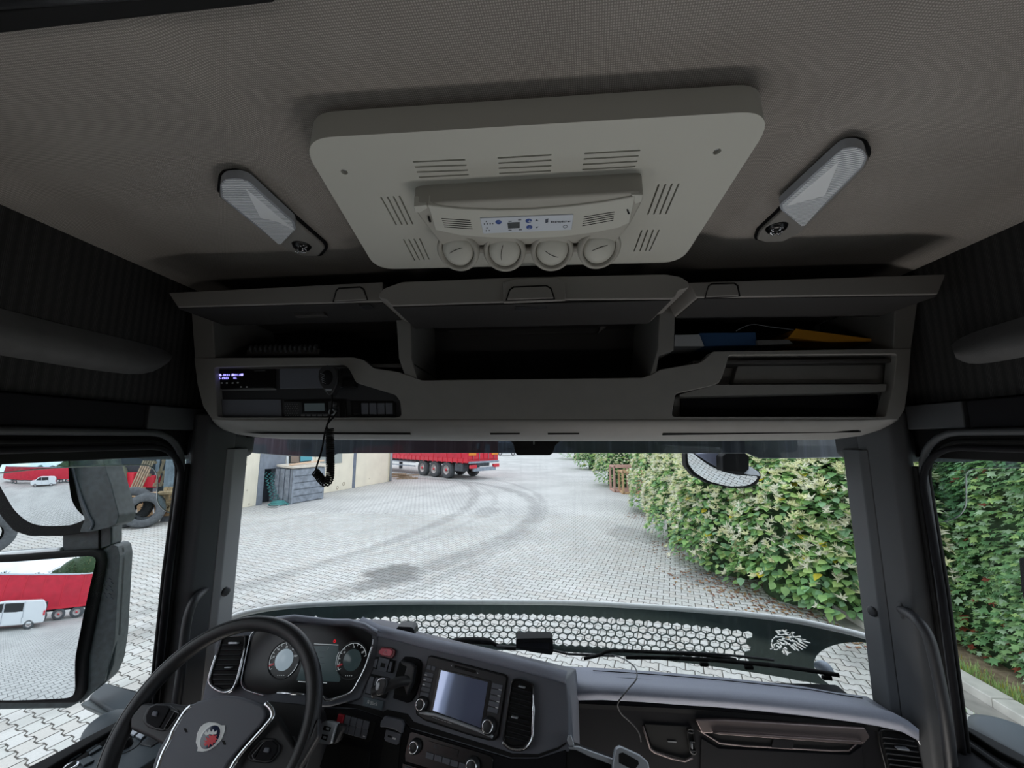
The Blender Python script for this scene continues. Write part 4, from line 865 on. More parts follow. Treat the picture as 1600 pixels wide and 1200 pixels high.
    for q in ([(509, 1133), (520, 1136), (517.5, 1143), (506.5, 1140)], [(505, 1146), (515, 1148.5), (512.5, 1157), (502.5, 1154)]):
        slab('button_frame', q, P3, .0068, .004, M['rubber'], t, .001, .001); x = sum(p[0] for p in q)/4; y = sum(p[1] for p in q)/4
        slab('button', [(x-.5, y-2.2), (x+3.8, y-1), (x+3, y+2.6), (x-1.4, y+1.4)], P3, .008, .005, M['silver'], t, .0006)
    MB().tube([P3.at(524, 1148, -.015), K.at(530, 1150, .0)], .011, 12).build('barrel', M['rubber'], t)
controls()
def on_dash():
    t = thing('sensor_box', 'glossy black rectangular sensor box standing on the dash pad against the windscreen', 'sensor', atY(835, 1022, 1.36))
    slab('case', [(806, 1001), (809, 998), (860, 997), (864, 1000), (865, 1018), (862, 1024), (829, 1019), (806, 1013)], PY(1.36), 0, -.045, M['rubber'], t, .004, .002)
    slab('lens', [(812, 1004), (858, 1004), (858, 1014), (812, 1010)], PY(1.36), .001, -.01, M['gauge'], t)
    t = thing('rain_sensor', 'small dark box on the dash pad near the cluster hood', 'sensor', atY(632, 992, 1.33))
    slab('case', [(618, 984), (622, 979), (643, 980), (647, 984), (648, 993), (636, 991), (618, 987)], PY(1.33), 0, -.04, M['blackp'], t, .004, .003)
    P = smoothpath([p+Vector((0, -.003, .004)) for p in [atY(x, y, Y) for x, y, Y in ((955, 1024, 1.46), (967, 1028, 1.43), (978, 1033, 1.38), (990, 1042, 1.33), (995, 1053, 1.29), (993, 1064, 1.25), (983, 1076, 1.225), (974, 1087, 1.205), (966, 1098, 1.205), (965, 1106, 1.21), (971, 1117, 1.215), (981, 1126, 1.22), (992, 1137, 1.22), (999, 1149, 1.22), (1001, 1160, 1.22))]], 5)
    tag(MB().tube(P, .0019, 7).build('dash_cable', M['blackp']), 'thin black cable trailing over the passenger pad and down the fascia', 'cable')
    CH = PL(A(.05, .98, -.80), (0, -.9, .4))
    t = thing('cup_holder', 'silver grey fold-out holder frame with an arm at the lower middle edge', 'holder', CH.at(950, 1225))
    slab('arm', [(889, 1167), (904, 1167), (928, 1176), (962, 1188), (975, 1194), (972, 1200), (958, 1196), (920, 1182), (900, 1172), (889, 1171)], CH, .0, -.012, M['silver'], t, .002)
    slab('hinge_tab', [(888, 1150), (893, 1149), (898, 1165), (890, 1166), (886, 1158)], CH, .0, -.012, M['silver'], t, .002)
    fr = slab('frame', [(961, 1170), (968, 1165.5), (1000, 1180), (1012, 1190), (1016, 1212), (1000, 1240), (956, 1235), (957, 1190)], CH, .008, -.012, M['silver'], t, .004, .004)
    slab('pocket', [(966, 1176), (972, 1174), (996, 1187), (997, 1192), (990, 1202), (966, 1190)], CH, .0095, .004, M['void'], t, .001)
    slab('support', [(884, 1175), (900, 1175), (985, 1206), (985, 1260), (884, 1260)], CH, -.02, -.10, M['rubber'], t, .004)
    # sensor pod hanging at the top of the windscreen
    t = thing('windscreen_camera', 'black camera pod hanging at the top middle of the windscreen', 'camera', atY(836, 712, 1.44))
    slab('housing', [(791, 684), (882, 684), (868, 696), (864, 708), (859, 711.5), (808, 711.5), (804, 706), (802, 693)], PY(1.44), 0, -.04, M['rubber'], t, .004)
    MB().tube([atY(834, 694, 1.30), atY(834.5, 676, 1.18)], .0022, 8).build('stalk', M['rubber'], t)
on_dash()
# ================================================================ STEERING WHEEL
def wheel():
    C = A(-.7504, .971, -.678); th, ph = .0892, .6315; n = Vector((sin(th)*cos(ph), -cos(th)*cos(ph), sin(ph)))
    WPl = PL(C, n); n = WPl.n; a = n.cross(Vector((0, 0, 1))).normalized(); b = n.cross(a); R = .235-.019
    T = thing('steering_wheel', 'black leather steering wheel with griffin badge on its hub', 'steering wheel', C-n*.12)
    mb = MB(); N = 96; vs = []; S = 14
    for i in range(N):
        t = 2*pi*i/N; rd = a*cos(t)+b*sin(t)
        for k in range(S): s = 2*pi*k/S; vs.append(C+rd*(R+.019*cos(s))+n*(.020*sin(s)))
    mb.add(vs, [(i*S+k, i*S+(k+1) % S, ((i+1) % N)*S+(k+1) % S, ((i+1) % N)*S+k) for i in range(N) for k in range(S)], 0, True)
    rim = mb.build('rim', M['leather'], T)
    for off, h in ((.0125, .0135), ):
        MB().tube([C+(a*cos(t)+b*sin(t))*(R+.008)+n*.0178 for t in np.linspace(0, 2*pi, 96, endpoint=False)], .0009, 5, True).build('rim_seam', M['rubber'], rim)
    Hb = PL(C+n*.012, n)
    hub = [(299, 1107), (316, 1097), (335, 1091), (358, 1088), (380, 1090), (400, 1096), (416, 1103), (422, 1112), (421, 1122), (411, 1137), (390, 1160), (364, 1192), (340, 1236), (315, 1285), (235, 1285), (238, 1240), (248, 1195), (256, 1172), (268, 1152), (283, 1128)]
    h = slab('hub', hub, Hb, .022, -.03, M['hub'], T, .012, 0, 5)
    ring_strip([(300, 1103), (290, 1112), (272, 1141), (267, 1155), (256, 1176), (249, 1196), (243, 1220)], PL(C+n*.030, n), .0060, 0, M['chrome'], 'chrome_strip', T, r=1)
    ring_strip([(415, 1099), (424, 1108), (426, 1120), (414, 1136), (398, 1154), (382, 1172), (366, 1193), (352, 1222)], PL(C+n*.030, n), .0055, 0, M['chrome'], 'chrome_strip', T, r=1)
    ring_strip([(300, 1103), (316, 1098), (330, 1095)], PL(C+n*.028, n), .0035, 0, M['chrome'], 'chrome_strip', T, r=1)
    # left spoke with its button pod
    sp = PL(C+n*.008, n)
    slab('spoke', [(205, 1122), (225, 1098), (240, 1100), (262, 1098), (300, 1104), (268, 1156), (262, 1168), (234, 1152), (205, 1140)], sp, .008, -.022, M['blackp'], T, .008, 0, 3)
    slab('spoke', [(405, 1150), (424, 1112), (436, 1120), (452, 1150), (462, 1166), (486, 1150), (498, 1120), (500, 1150), (470, 1200), (440, 1215), (360, 1200), (372, 1190)], sp, .008, -.022, M['blackp'], T, .008, 0, 3)
    slab('spoke', [(236, 1235), (330, 1240), (320, 1330), (225, 1330)], sp, .004, -.022, M['blackp'], T, .008)
    for lab, outer, A_, B_, cc in (('l', [(229, 1121), (236, 1106), (250, 1099.5), (270, 1103), (283, 1111), (280, 1120), (263, 1142), (255, 1143), (236, 1137), (228, 1128)], [(235, 1120), (241, 1107), (250, 1102.5), (268, 1104), (272, 1108), (256, 1138), (250, 1138), (236, 1130)], [(273, 1111), (279, 1114), (277, 1121), (262, 1140), (256, 1139)], (250, 1117)),
                             ('r', [(391, 1178), (408, 1157), (415, 1154), (430, 1154), (441, 1163), (440, 1175), (428, 1191), (418, 1193), (396, 1190), (390, 1184)], [(405, 1183), (420, 1158), (430, 1157), (439, 1165), (437, 1176), (427, 1188), (416, 1189), (404, 1187)], [(394, 1180), (411, 1160), (416, 1160), (402, 1186), (396, 1186)], (422, 1173))):
        pod = slab('button_pod', outer, sp, .014, .0, M['blackp'], T, .003)
        slab('dial_pad', A_, sp, .018, .012, M['darkface'], pod, .0018); slab('side_key', B_, sp, .017, .012, M['darkface'], pod, .0015)
        x, y = cc; slab('centre_key', [(x-5, y+2), (x-2, y-5), (x+5, y-4), (x+3, y+4)], sp, .022, .016, M['dashface'], pod, .0018)
        ring_strip(B_+[B_[0]], PL(sp.p0+n*.0165, n), .0008, 0, M['pillar_lit'], 'key_rim', pod)
    # badge
    bp = PL(C+n*.0345, n)
    bd = slab('badge', [(313, 1136), (319, 1131), (327, 1128), (337, 1129), (346, 1133), (352, 1133), (352, 1141), (347, 1155), (337, 1166), (325, 1172), (317, 1175), (308, 1174), (309, 1168), (306, 1160), (308, 1146)], bp, .0010, -.004, M['white'], T, .0008)
    c = bp.at(329, 1151.5); e1 = (bp.at(339, 1151.5)-c).normalized(); e2 = n.cross(e1)
    rr = (bp.at(345.5, 1151.5)-c).length
    MB().lathe([(0, .0016), (rr*.93, .0016), (rr, .001)], c, n, 32).build('badge_ring', M['white'], bd)
    MB().lathe([(0, .0020), (rr*.80, .0020), (rr*.84, .0016)], c, n, 32).build('badge_disc', M['navy'], bd)
    slab('griffin_head', [(322, 1166), (319, 1162), (323, 1161), (319, 1157), (325, 1157), (322, 1152), (328, 1154), (327, 1148), (331, 1150), (336, 1146), (335, 1150), (340, 1149), (338, 1153), (341, 1155), (337, 1157), (338, 1161), (334, 1160), (333, 1165), (329, 1162), (327, 1168), (325, 1163)], bp, .0026, .0016, M['crimson'], bd)
    slab('crown', [(320, 1146), (323, 1142), (325, 1145), (328, 1139), (331, 1144), (334, 1139), (336, 1144), (340, 1141), (339, 1147), (333, 1148), (328, 1147), (323, 1150)], bp, .0026, .0016, M['white'], bd)
    for x, y in ((298, 1142), (357, 1161)):
        mb = MB()
        for k in range(3): mb.beam(Hb.at(x-2+k*1.4, y-3, .0225), Hb.at(x+1+k*1.2, y+3, .0225), .0011, .0006, n)
        mb.build('horn_mark', M['rubber'], T)
    # column shroud and stalks
    slab('column_shroud', [(415, 1095), (470, 1100), (490, 1105), (495, 1150), (478, 1200), (440, 1290), (380, 1290)], PL(C-n*.07, n), 0, -.10, M['blackp'], T, .02, .01, 4)
    MB().tube([C-n*.04, C-n*.20], .05, 20).build('column', M['rubber'], T)
    t = thing('steering_stalk', 'dark stalk with chrome tip behind the right wheel spoke', 'stalk', C+a*.0)
    P = smoothpath([PL(C-n*.03, n).at(x, y) for x, y in ((422, 1110), (436, 1128), (448, 1150), (456, 1168), (462, 1182))], 5)
    MB().tube(P, [.006]*12+[.012]*9, 12).build('stem', M['blackp'], t)
    MB().tube([P[6]+n*.008, P[12]+n*.008], .003, 8).build('chrome_line', M['chrome'], t)
wheel()
# ================================================================ DOOR TOPS
def door_tops():
    z = -.795; D = PZ(z)
    T = thing('door_switch_panel', 'grey driver door switch panel seen through and below the wheel rim', 'switch panel', D.at(140, 1210))
    slab('ledge', [(70, 1215), (165, 1156), (232, 1112), (262, 1138), (292, 1150), (262, 1172), (160, 1240), (60, 1240)], D, .0, -.03, M['marm'], T, .006)
    slab('sill_strip', [(34, 1215), (100, 1180), (176, 1140), (226, 1108), (232, 1114), (178, 1150), (100, 1196), (60, 1222)], D, .018, -.02, M['rubber'], T, .006)
    for q in ([(96, 1183), (118, 1174), (128, 1181), (108, 1192)], [(130, 1174), (150, 1164), (160, 1170), (140, 1182)], [(122, 1192), (140, 1184), (148, 1191), (130, 1200)], [(201, 1148), (208, 1141), (217, 1146), (209, 1152)], [(211, 1153), (219, 1147), (229, 1150), (220, 1158)]):
        slab('window_switch', q, D, .006, 0, M['silver'] if q[0][0] > 190 else M['marm'], T, .002)
    slab('switch_arm', [(218, 1164), (238, 1150), (262, 1152), (236, 1168)], D, .003, 0, M['blackp'], T, .002)
    MB().lathe([(0, .02), (.013, .02), (.016, .014), (.02, 0)], D.at(192, 1166), (0, 0, 1), 20).build('mirror_knob', M['blackg'], T)
    MB().lathe([(.028, .0005), (.030, .001), (.032, .0005)], D.at(196, 1166), (0, 0, 1), 28).build('knob_ring', M['rubber'], T)
    MB().lathe([(.008, .002), (.012, .006), (.016, .002)], D.at(110, 1199), (0, 0, 1), 20).build('lock_ring', M['chrome'], T)
    slab('armrest', [(110, 1230), (236, 1168), (262, 1152), (300, 1152), (330, 1190), (250, 1260), (100, 1280)], PZ(-.84), 0, -.12, M['blackp'], T, .015)
    MB().tube(smoothpath([PZ(-.83).at(x, y) for x, y in ((225, 1204), (250, 1186), (278, 1172))], 4), .003, 8).build('armrest_seam', M['silver'], T)
    D2 = PZ(-.80)
    T = thing('passenger_door_top', 'dark top edge of the passenger door under the ivy window', 'door panel', D2.at(1560, 1200))
    slab('ledge', [(1492, 1148), (1510, 1150), (1560, 1172), (1640, 1215), (1640, 1250), (1480, 1250)], D2, 0, -.04, M['darkface'], T, .01)
    slab('sill_strip', [(1504, 1146), (1512, 1143), (1575, 1176), (1660, 1222), (1655, 1232), (1560, 1184)], D2, .016, -.02, M['rubber'], T, .006)
door_tops()
# ================================================================ OUTSIDE OF THE TRUCK
def defY(x, z): return 1.78-.15*x*x-(z+.81)*.38
def defpt(px, py):
    r = ray(px, py); y = 1.7
    for _ in range(30): t = y/r.y; y = .5*y+.5*defY(r.x*t, r.z*t)
    return EYE+r*(y/r.y)
def deflector():
    T = thing('bug_deflector', 'smoked deflector with honeycomb openings and griffin outside the windscreen foot', 'deflector', A(0, 1.76, -1.05))
    top = [(352, 975), (366, 965), (390, 958), (430, 951), (490, 946), (560, 943.5), (640, 942), (740, 942), (860, 943), (930, 945), (1000, 949), (1080, 954), (1160, 961), (1240, 971), (1300, 983), (1345, 994), (1385, 1006), (1410, 1014)]
    tp = smoothpath([defpt(x, y) for x, y in top], 8)
    zb = -.915
    def bot(p): return A(p.x, defY(p.x, zb), zb)
    # smooth sheet, cut by honeycomb openings
    rows = [[Vector((p.x, defY(p.x, z), z+H)) for p in tp for z in [(p.z-H)*(1-k/6)+zb*k/6]] for k in range(7)]
    P = rows[0]; n = len(P); mb = MB(); th = Vector((0, .004, 0)); v = []
    for r in rows: v += r
    for r in rows: v += [p+th for p in r]
    R = len(rows); f = []
    for i in range(R-1):
        for k in range(n-1): a = i*n+k; f.append((a, a+1, a+n+1, a+n)); b = a+R*n; f.append((b, b+n, b+n+1, b+1))
    o2 = R*n
    for k in range(n-1): f.append((k, k+o2, k+1+o2, k+1)); a = (R-1)*n+k; f.append((a, a+1, a+1+o2, a+o2))
    for i in range(R-1): a = i*n; f.append((a, a+n, a+n+o2, a+o2)); a = i*n+n-1; f.append((a, a+o2, a+n+o2, a+n))
    mb.add(v, f); sh = mb.build('sheet', M['tint'], T)
    cm = MB(); pitch = .0365; rw = .0316; x0 = defpt(529, 964).x; x1 = defpt(1176, 985).x; z0 = -.7545
    up = Vector((0, -sin(atan2(.38, 1)), cos(atan2(.38, 1))))
    for r in range(5):
        x = x0+(pitch/2 if r % 2 else 0); j = 0
        while x < x1:
            zz = z0-.0291*r; c = A(x, defY(x, zz), zz); sl = -.30*x; ux = Vector((1, sl, 0)).normalized(); nn = ux.cross(up).normalized()
            rad = .0186; hx = [c-nn*.03+ux*(rad*sin(pi*k/3))+up*(rad*cos(pi*k/3)) for k in range(6)]
            cm.prism(hx, nn*.06); x += pitch*sqrt(1/(1+sl*sl))
    # round cut-out above the wiper tip
    c = defpt(1356, 1048); mbc = [c+Vector((.150*cos(a), -.2, .110*sin(a))) for a in np.linspace(0, 2*pi, 28, endpoint=False)]
    cm.prism(mbc, (0, .4, 0)); cm.prism([Vector((-p.x, p.y, p.z)) for p in mbc], (0, .4, 0))
    e = MB().tube([p+Vector((0, 0, .004)) for p in tp], .0105, 8).build('white_edge', mat('white_lip', 'f4f6f4', .3), T)
    # griffin in white strokes
    def G(x, y): return defpt(1180+x/7.27, 960+y/7.27)+Vector((0, -.0025, 0))
    st = [[(245, 245), (200, 285), (188, 335), (200, 385)], [(175, 395), (215, 380), (215, 345), (250, 325), (290, 345), (345, 330)], [(215, 400), (250, 405), (280, 370), (240, 355)], [(280, 395), (300, 370), (290, 350)],
          [(240, 185), (265, 215), (250, 190), (300, 180), (275, 205), (320, 175), (330, 205), (355, 175), (345, 215), (385, 210)], [(260, 225), (300, 235), (345, 225), (390, 240), (420, 205), (445, 205), (425, 230)],
          [(240, 260), (300, 255), (350, 265), (440, 245)], [(265, 285), (320, 300), (310, 275), (400, 290), (380, 270), (500, 250), (520, 262)], [(250, 300), (290, 320), (340, 350)], [(330, 300), (370, 330), (350, 350)], [(380, 330), (430, 380)],
          [(430, 260), (520, 250)], [(460, 275), (580, 290)], [(490, 290), (630, 325)], [(500, 305), (595, 360)], [(470, 320), (575, 385)], [(440, 330), (540, 400)], [(420, 345), (500, 415)], [(395, 350), (460, 410)], [(400, 300), (480, 320), (420, 290)],
          [(330, 390), (310, 430), (340, 400), (325, 450), (350, 410), (350, 460), (370, 420), (365, 465), (385, 440), (410, 435)], [(360, 400), (345, 375), (320, 395)]]
    gm = MB()
    for s in st+[[(-5065, 66), (-5045, 30), (-5020, 52), (-4995, 20), (-4965, 48)], [(-5060, 70), (-4970, 62)]]:
        P = [G(x, y) for x, y in s]
        for p, q in zip(P, P[1:]):
            u = (q-p).normalized(); w = u.cross(Vector((0, 1, 0))).normalized()*.0034; e = u*.0012; y0 = Vector((0, -.15, 0))
            gm.prism([p-e+w+y0, q+e+w*.7+y0, q+e-w*.7+y0, p-e-w+y0], (0, .3, 0))
    cut(sh, cm)
    n0 = len(sh.data.polygons); md = None
    for k in range(0, len(gm.v), 8):      # one stroke at a time so that crossing strokes cut cleanly
        pass
    cut(sh, gm, True)
    # wiper
    W_ = thing('windscreen_wiper', 'black wiper arm and blade lying along the windscreen foot above the passenger pad', 'wiper', atY(960, 1030, 1.56))
    MB().tube(smoothpath([atY(x, y, 1.555) for x, y in ((912, 1029), (935, 1024), (954, 1017), (1000, 1018), (1060, 1021), (1120, 1026), (1150, 1031))], 4), .006, 8).build('arm', M['rubber'], W_)
    MB().tube(smoothpath([atY(x, y, Y) for x, y, Y in ((978, 1027, 1.56), (1040, 1028, 1.555), (1120, 1032, 1.54), (1200, 1039, 1.51), (1262, 1047, 1.47), (1311, 1055, 1.44))], 5), .0065, 6).build('blade', M['rubber'], W_)
    MB().tube([p+Vector((0, 0, .011)) for p in smoothpath([atY(x, y, Y) for x, y, Y in ((990, 1024, 1.56), (1060, 1024, 1.555), (1140, 1029, 1.54), (1210, 1037, 1.51))], 5)], .004, 6).build('blade_carrier', M['blackp'], W_)
    for x, y, Y in ((1100, 1038, 1.545), (1170, 1043, 1.52), (1292, 1059, 1.45)): MB().box(atY(x, y, Y), (.03, .012, .012)).build('blade_clip', M['rubber'], W_, .003)
    W2 = thing('windscreen_wiper', 'rounded black wiper arm root behind the console pad left of the sensor box', 'wiper', atY(750, 1010, 1.60))
    MB().tube(smoothpath([atY(x, y, 1.60) for x, y in ((700, 1006), (716, 1002), (740, 1001), (765, 1003), (778, 1009), (800, 1013), (806, 1013))], 4), [.012]*13+[.007]*12, 10).build('arm', M['rubber'], W2)
    MB().tube([atY(776, 1010, 1.58), atY(850, 1013, 1.58), atY(888, 1022, 1.58), atY(960, 1025, 1.58)], .004, 6).build('blade', M['blackp'], W2)
    n = thing('washer_nozzle', 'small grey washer cap on the smoked deflector near the wiper tip', 'nozzle', defpt(1281, 1040)+Vector((0, -.02, 0)))
    MB().lathe([(0, .02), (.018, .018), (.028, .006), (.03, 0)], defpt(1281, 1040)+Vector((0, -.02, 0)), (0, -.4, 1), 18).build('cap', M['bumper'], n)
    # outside sun visor
    V = thing('sun_visor', 'smoked acrylic sun visor outside along the top of the windscreen', 'sun visor', A(0, 1.72, .12))
    vp = [(340, 640), (340, 700), (362, 703), (400, 708), (450, 712), (508, 714), (520, 712), (528, 708.5), (560, 707.8), (830, 707.5), (1080, 708), (1166, 708), (1176, 712), (1186, 716), (1240, 716), (1330, 714), (1380, 705), (1380, 640)]
    VP = PY(1.72); slab('sheet', vp, VP, 0, -.004, M['visorm'], V)
    MB().tube(pts(VP, vp[1:-2], .001), .0012, 6).build('lower_edge', M['cord'], V)
    for x in (-.9, -.35, .35, .9): MB().beam(A(x, 1.715, .10), A(x, 1.545, .22), .03, .02).build('bracket', M['rubber'], V, .004)
deflector()
def wind_deflectors():
    for s, lab, P, k in ((-1, 'clear wind deflector strip on the driver window', [(-60, 742), (0, 739), (60, 733), (130, 729), (215, 726.5), (233, 728.5), (242, 736), (246, 750), (245, 778), (250, 791), (262, 800), (282, 805), (292, 806), (303, 700), (-60, 700)], 12),
                         (1, 'clear wind deflector strip on the passenger window', [(1660, 730), (1600, 731), (1530, 732), (1514, 736), (1510, 746), (1510, 785), (1505, 799), (1496, 808), (1480, 814), (1462, 817), (1440, 700), (1660, 690)], 10)):
        T = thing('wind_deflector', lab, 'wind deflector', atX(*P[4], s*1.18)); pl = PX(s*1.185)
        slab('sheet', P, pl, 0, -.003, M['clear'], T)
        MB().tube(smoothpath(pts(pl, P[:k], .001), 3), .0016 if s < 0 else .0012, 6).build('moulded_edge', M['edge'], T)
wind_deflectors()
# ---------------------------------------------------------------- mirrors (convex, really reflecting)
def patch(name, outline, pl, R, m, parent, off=.0, fr=None):
    P = rnd(pts(fr or pl, outline, 0), .02, 4); out = []; cc = pl.p0-pl.n*R; n0_ = (fr or pl).n
    for i in range(len(P)):
        a, b = P[i], P[(i+1) % len(P)]; k = max(1, int((b-a).length/.012))
        out += [a.lerp(b, t/k) for t in range(k)]
    c = sum(out, Vector())/len(out); rings = 16; n = len(out); vs = []; sp = pl.p0-pl.n*R
    for r in range(rings): 
        for p in out:
            q = c.lerp(p, 1-r/rings); vs.append(cc+(q-cc).normalized()*R)
    vs.append(cc+(c-cc).normalized()*R)
    fs = [(i*n+k, i*n+(k+1) % n, (i+1)*n+(k+1) % n, (i+1)*n+k) for i in range(rings-1) for k in range(n)]+[((rings-1)*n+k, (rings-1)*n+(k+1) % n, rings*n) for k in range(n)]
    return MB().add(vs, fs, 0, True).build(name, m, parent)
def refl_ground(px, py, pl, R, z=0):
    """where the sight line through (px, py) lands after the convex mirror"""
    d = ray(px, py).normalized(); c = pl.p0-pl.n*R; oc = EYE-c; b = oc.dot(d); disc = b*b-(oc.length_squared-R*R)
    p = EYE+d*(-b-sqrt(disc)); n = (p-c).normalized(); r = d-n*2*d.dot(n)
    return p, r, (p+r*((z-p.z)/r.z) if abs(r.z) > 1e-5 else None)
LM0 = atX(70, 985, -1.62); d0 = ray(70, 926).normalized()
r0 = Vector((-sin(radians(9)), -cos(radians(9)), 0)); n0 = (r0-d0).normalized()
LMP = PL(atX(70, 926, -1.62), n0); RL = 1.25
VAN = refl_ground(38, 984, LMP, RL)[2]; TRL = refl_ground(60, 977, LMP, RL)[2]
if VAN is None or VAN.length > 60 or VAN.y > 0: VAN = Vector((-6, -14, 0))
if TRL is None or TRL.length > 60 or TRL.y > 0: TRL = Vector((-7, -19, 0))
_aw = Vector((VAN.x, VAN.y, 0))-Vector((LMP.p0.x, LMP.p0.y, 0)); TRL = TRL+_aw.normalized()*1.3
pu = atX(78, 752, -1.62); du = ray(78, 752).normalized(); nu = ((VAN+Vector((0, 0, 1))-pu).normalized()-du).normalized()
UMP = PL(pu, nu); RU = .38
def side_mirrors():
    T = thing('side_mirror', 'tall dark driver side mirror pair on an arm outside the left window', 'mirror', atX(190, 1110, -1.5))
    sc_ = LMP.p0-LMP.n*RL; pm, _, _ = refl_ground(50, 985, LMP, RL); lp = PL(pm, pm-sc_)
    patch('main_glass', [(-60, 906), (-56, 886), (-40, 880), (9, 879), (60, 875), (135, 869), (144, 872.5), (144, 882), (133, 940), (122, 996), (114, 1032), (110, 1088), (103, 1100), (0, 1101), (-60, 1100)], LMP, RL, M['mirror'], T, .004, lp)
    slab('main_frame', [(-66, 900), (-60, 882), (-40, 872), (9, 870), (60, 866), (136, 861), (152, 866), (154, 882), (143, 940), (132, 996), (124, 1034), (121, 1092), (108, 1108), (0, 1109), (-66, 1108)], lp, -.028, -.06, M['rubber'], T, .008, .01, 3)
    HL = PL(lp.p0-lp.n*.055, lp.n)
    slab('main_housing', [(-70, 900), (-64, 880), (-44, 870), (30, 863), (150, 858), (178, 850), (187, 853), (190, 868), (182, 1000), (176, 1040), (165, 1066), (140, 1087), (106, 1108), (0, 1110), (-70, 1110)], HL, .0, -.07, M['mhouse'], T, .015, .01, 4)
    slab('housing_cap', [(150, 868), (178, 850), (187, 853), (190, 868), (182, 1000), (165, 1064), (140, 1086), (128, 1098), (128, 1036), (136, 996), (147, 940)], HL, .010, -.02, M['mhouse'], T, .008, .004, 3)
    MB().tube(smoothpath(pts(HL, [(-60, 878), (-30, 871), (20, 865), (60, 862), (100, 858.5)], .01), 4), .010, 8).build('white_rim', M['white'], T)
    # dimples on the housing
    mb = MB()
    for r in range(6):
        for c in range(4): mb.beam(HL.at(146+c*9+(r % 2)*3, 896+r*6+c*2, .011), HL.at(149.5+c*9+(r % 2)*3, 898.5+r*6+c*2, .011), .0025, .002, HL.n)
    mb.build('dimple_marks', M['marm'], T)
    # upper wide-angle glass
    up = UMP
    patch('wide_glass', [(-40, 700), (60, 700), (104, 708), (106, 740), (109, 785), (116, 804), (128, 822), (126, 828), (96, 833), (48, 833), (26, 826), (8, 806), (-6, 780), (-40, 740)], up, RU, M['mirror'], T, .003)
    slab('wide_frame', [(-50, 690), (60, 690), (112, 700), (118, 740), (122, 770), (132, 796), (146, 816), (144, 828), (128, 834), (96, 838), (44, 838), (20, 830), (2, 810), (-14, 784), (-50, 740)], PL(up.p0-up.n*.036, up.n), .0, -.02, M['rubber'], T, .006, .008, 3)
    UH = PL(pu+Vector((0, .03, 0)), Vector((.25, -.95, .05)))
    slab('wide_housing', [(105, 700), (158, 700), (166, 736), (173, 755), (186, 805), (182, 819), (168, 825), (140, 831), (124, 832), (132, 812), (122, 780), (112, 740)], UH, .0, -.08, M['mhouse'], T, .012, .006, 4)
    MB().tube(smoothpath(pts(UH, [(113, 728), (120, 752), (129, 780), (140, 806), (146, 818), (142, 828)], .002), 4), .004, 8).build('housing_rib', M['marm'], T)
    slab('neck', [(100, 826), (178, 818), (178, 850), (150, 862), (100, 862)], PL(HL.p0, HL.n), .01, -.05, M['mhouse'], T, .006)
    MB().tube(pts(PL(HL.p0+HL.n*.012, HL.n), [(155, 826), (155, 858)]), .003, 6).build('neck_seam', M['rubber'], T)
    # arm to the door
    a1, a2 = [atX(x, y, -1.56) for x, y in ((139, 1085), (165, 1064))], None
    top = [atX(139, 1086, -1.60), atX(165, 1064, -1.62), atX(222, 1078, -1.32), atX(228, 1120, -1.28), atX(192, 1114, -1.32)]
    MB().prism(top, (0, 0, -.05)).build('arm', M['marm'], T, .012, 3)
    MB().prism([atX(124, 1100, -1.60), atX(142, 1090, -1.6), atX(200, 1118, -1.33), atX(190, 1130, -1.3)], (0, .02, -.03)).build('arm_underside', M['mhouse'], T, .006)
    MB().ball(atX(172, 1142, -1.33), (.07, .06, .05), 18, 10).build('arm_foot', M['marm'], T)
    # passenger side: arm cap and the edge of its housing
    T = thing('side_mirror', 'grey passenger side mirror arm cut by the lower right frame edge', 'mirror', atX(1590, 1190, 1.42))
    c = atX(1600, 1160, 1.40)
    MB().lathe([(0, .012), (.08, .010), (.105, .0), (.11, -.03), (.10, -.10), (0, -.10)], c, (0.05, -.05, 1), 32).build('arm_cap', M['marm'], T)
    MB().tube([c+Vector((-.02, 0, -.04)), c+Vector((.35, .12, -.06))], .05, 14).build('arm', M['mhouse'], T)
    slab('housing', [(1592, 872), (1640, 866), (1700, 880), (1700, 1100), (1640, 1130), (1596, 920)], PX(1.70), .0, -.10, M['rubber'], T, .012, .006, 3)
    MB().beam(c+Vector((.35, .12, -.10)), PX(1.70).at(1680, 1090), .05, .05).build('post', M['mhouse'], T)
side_mirrors()
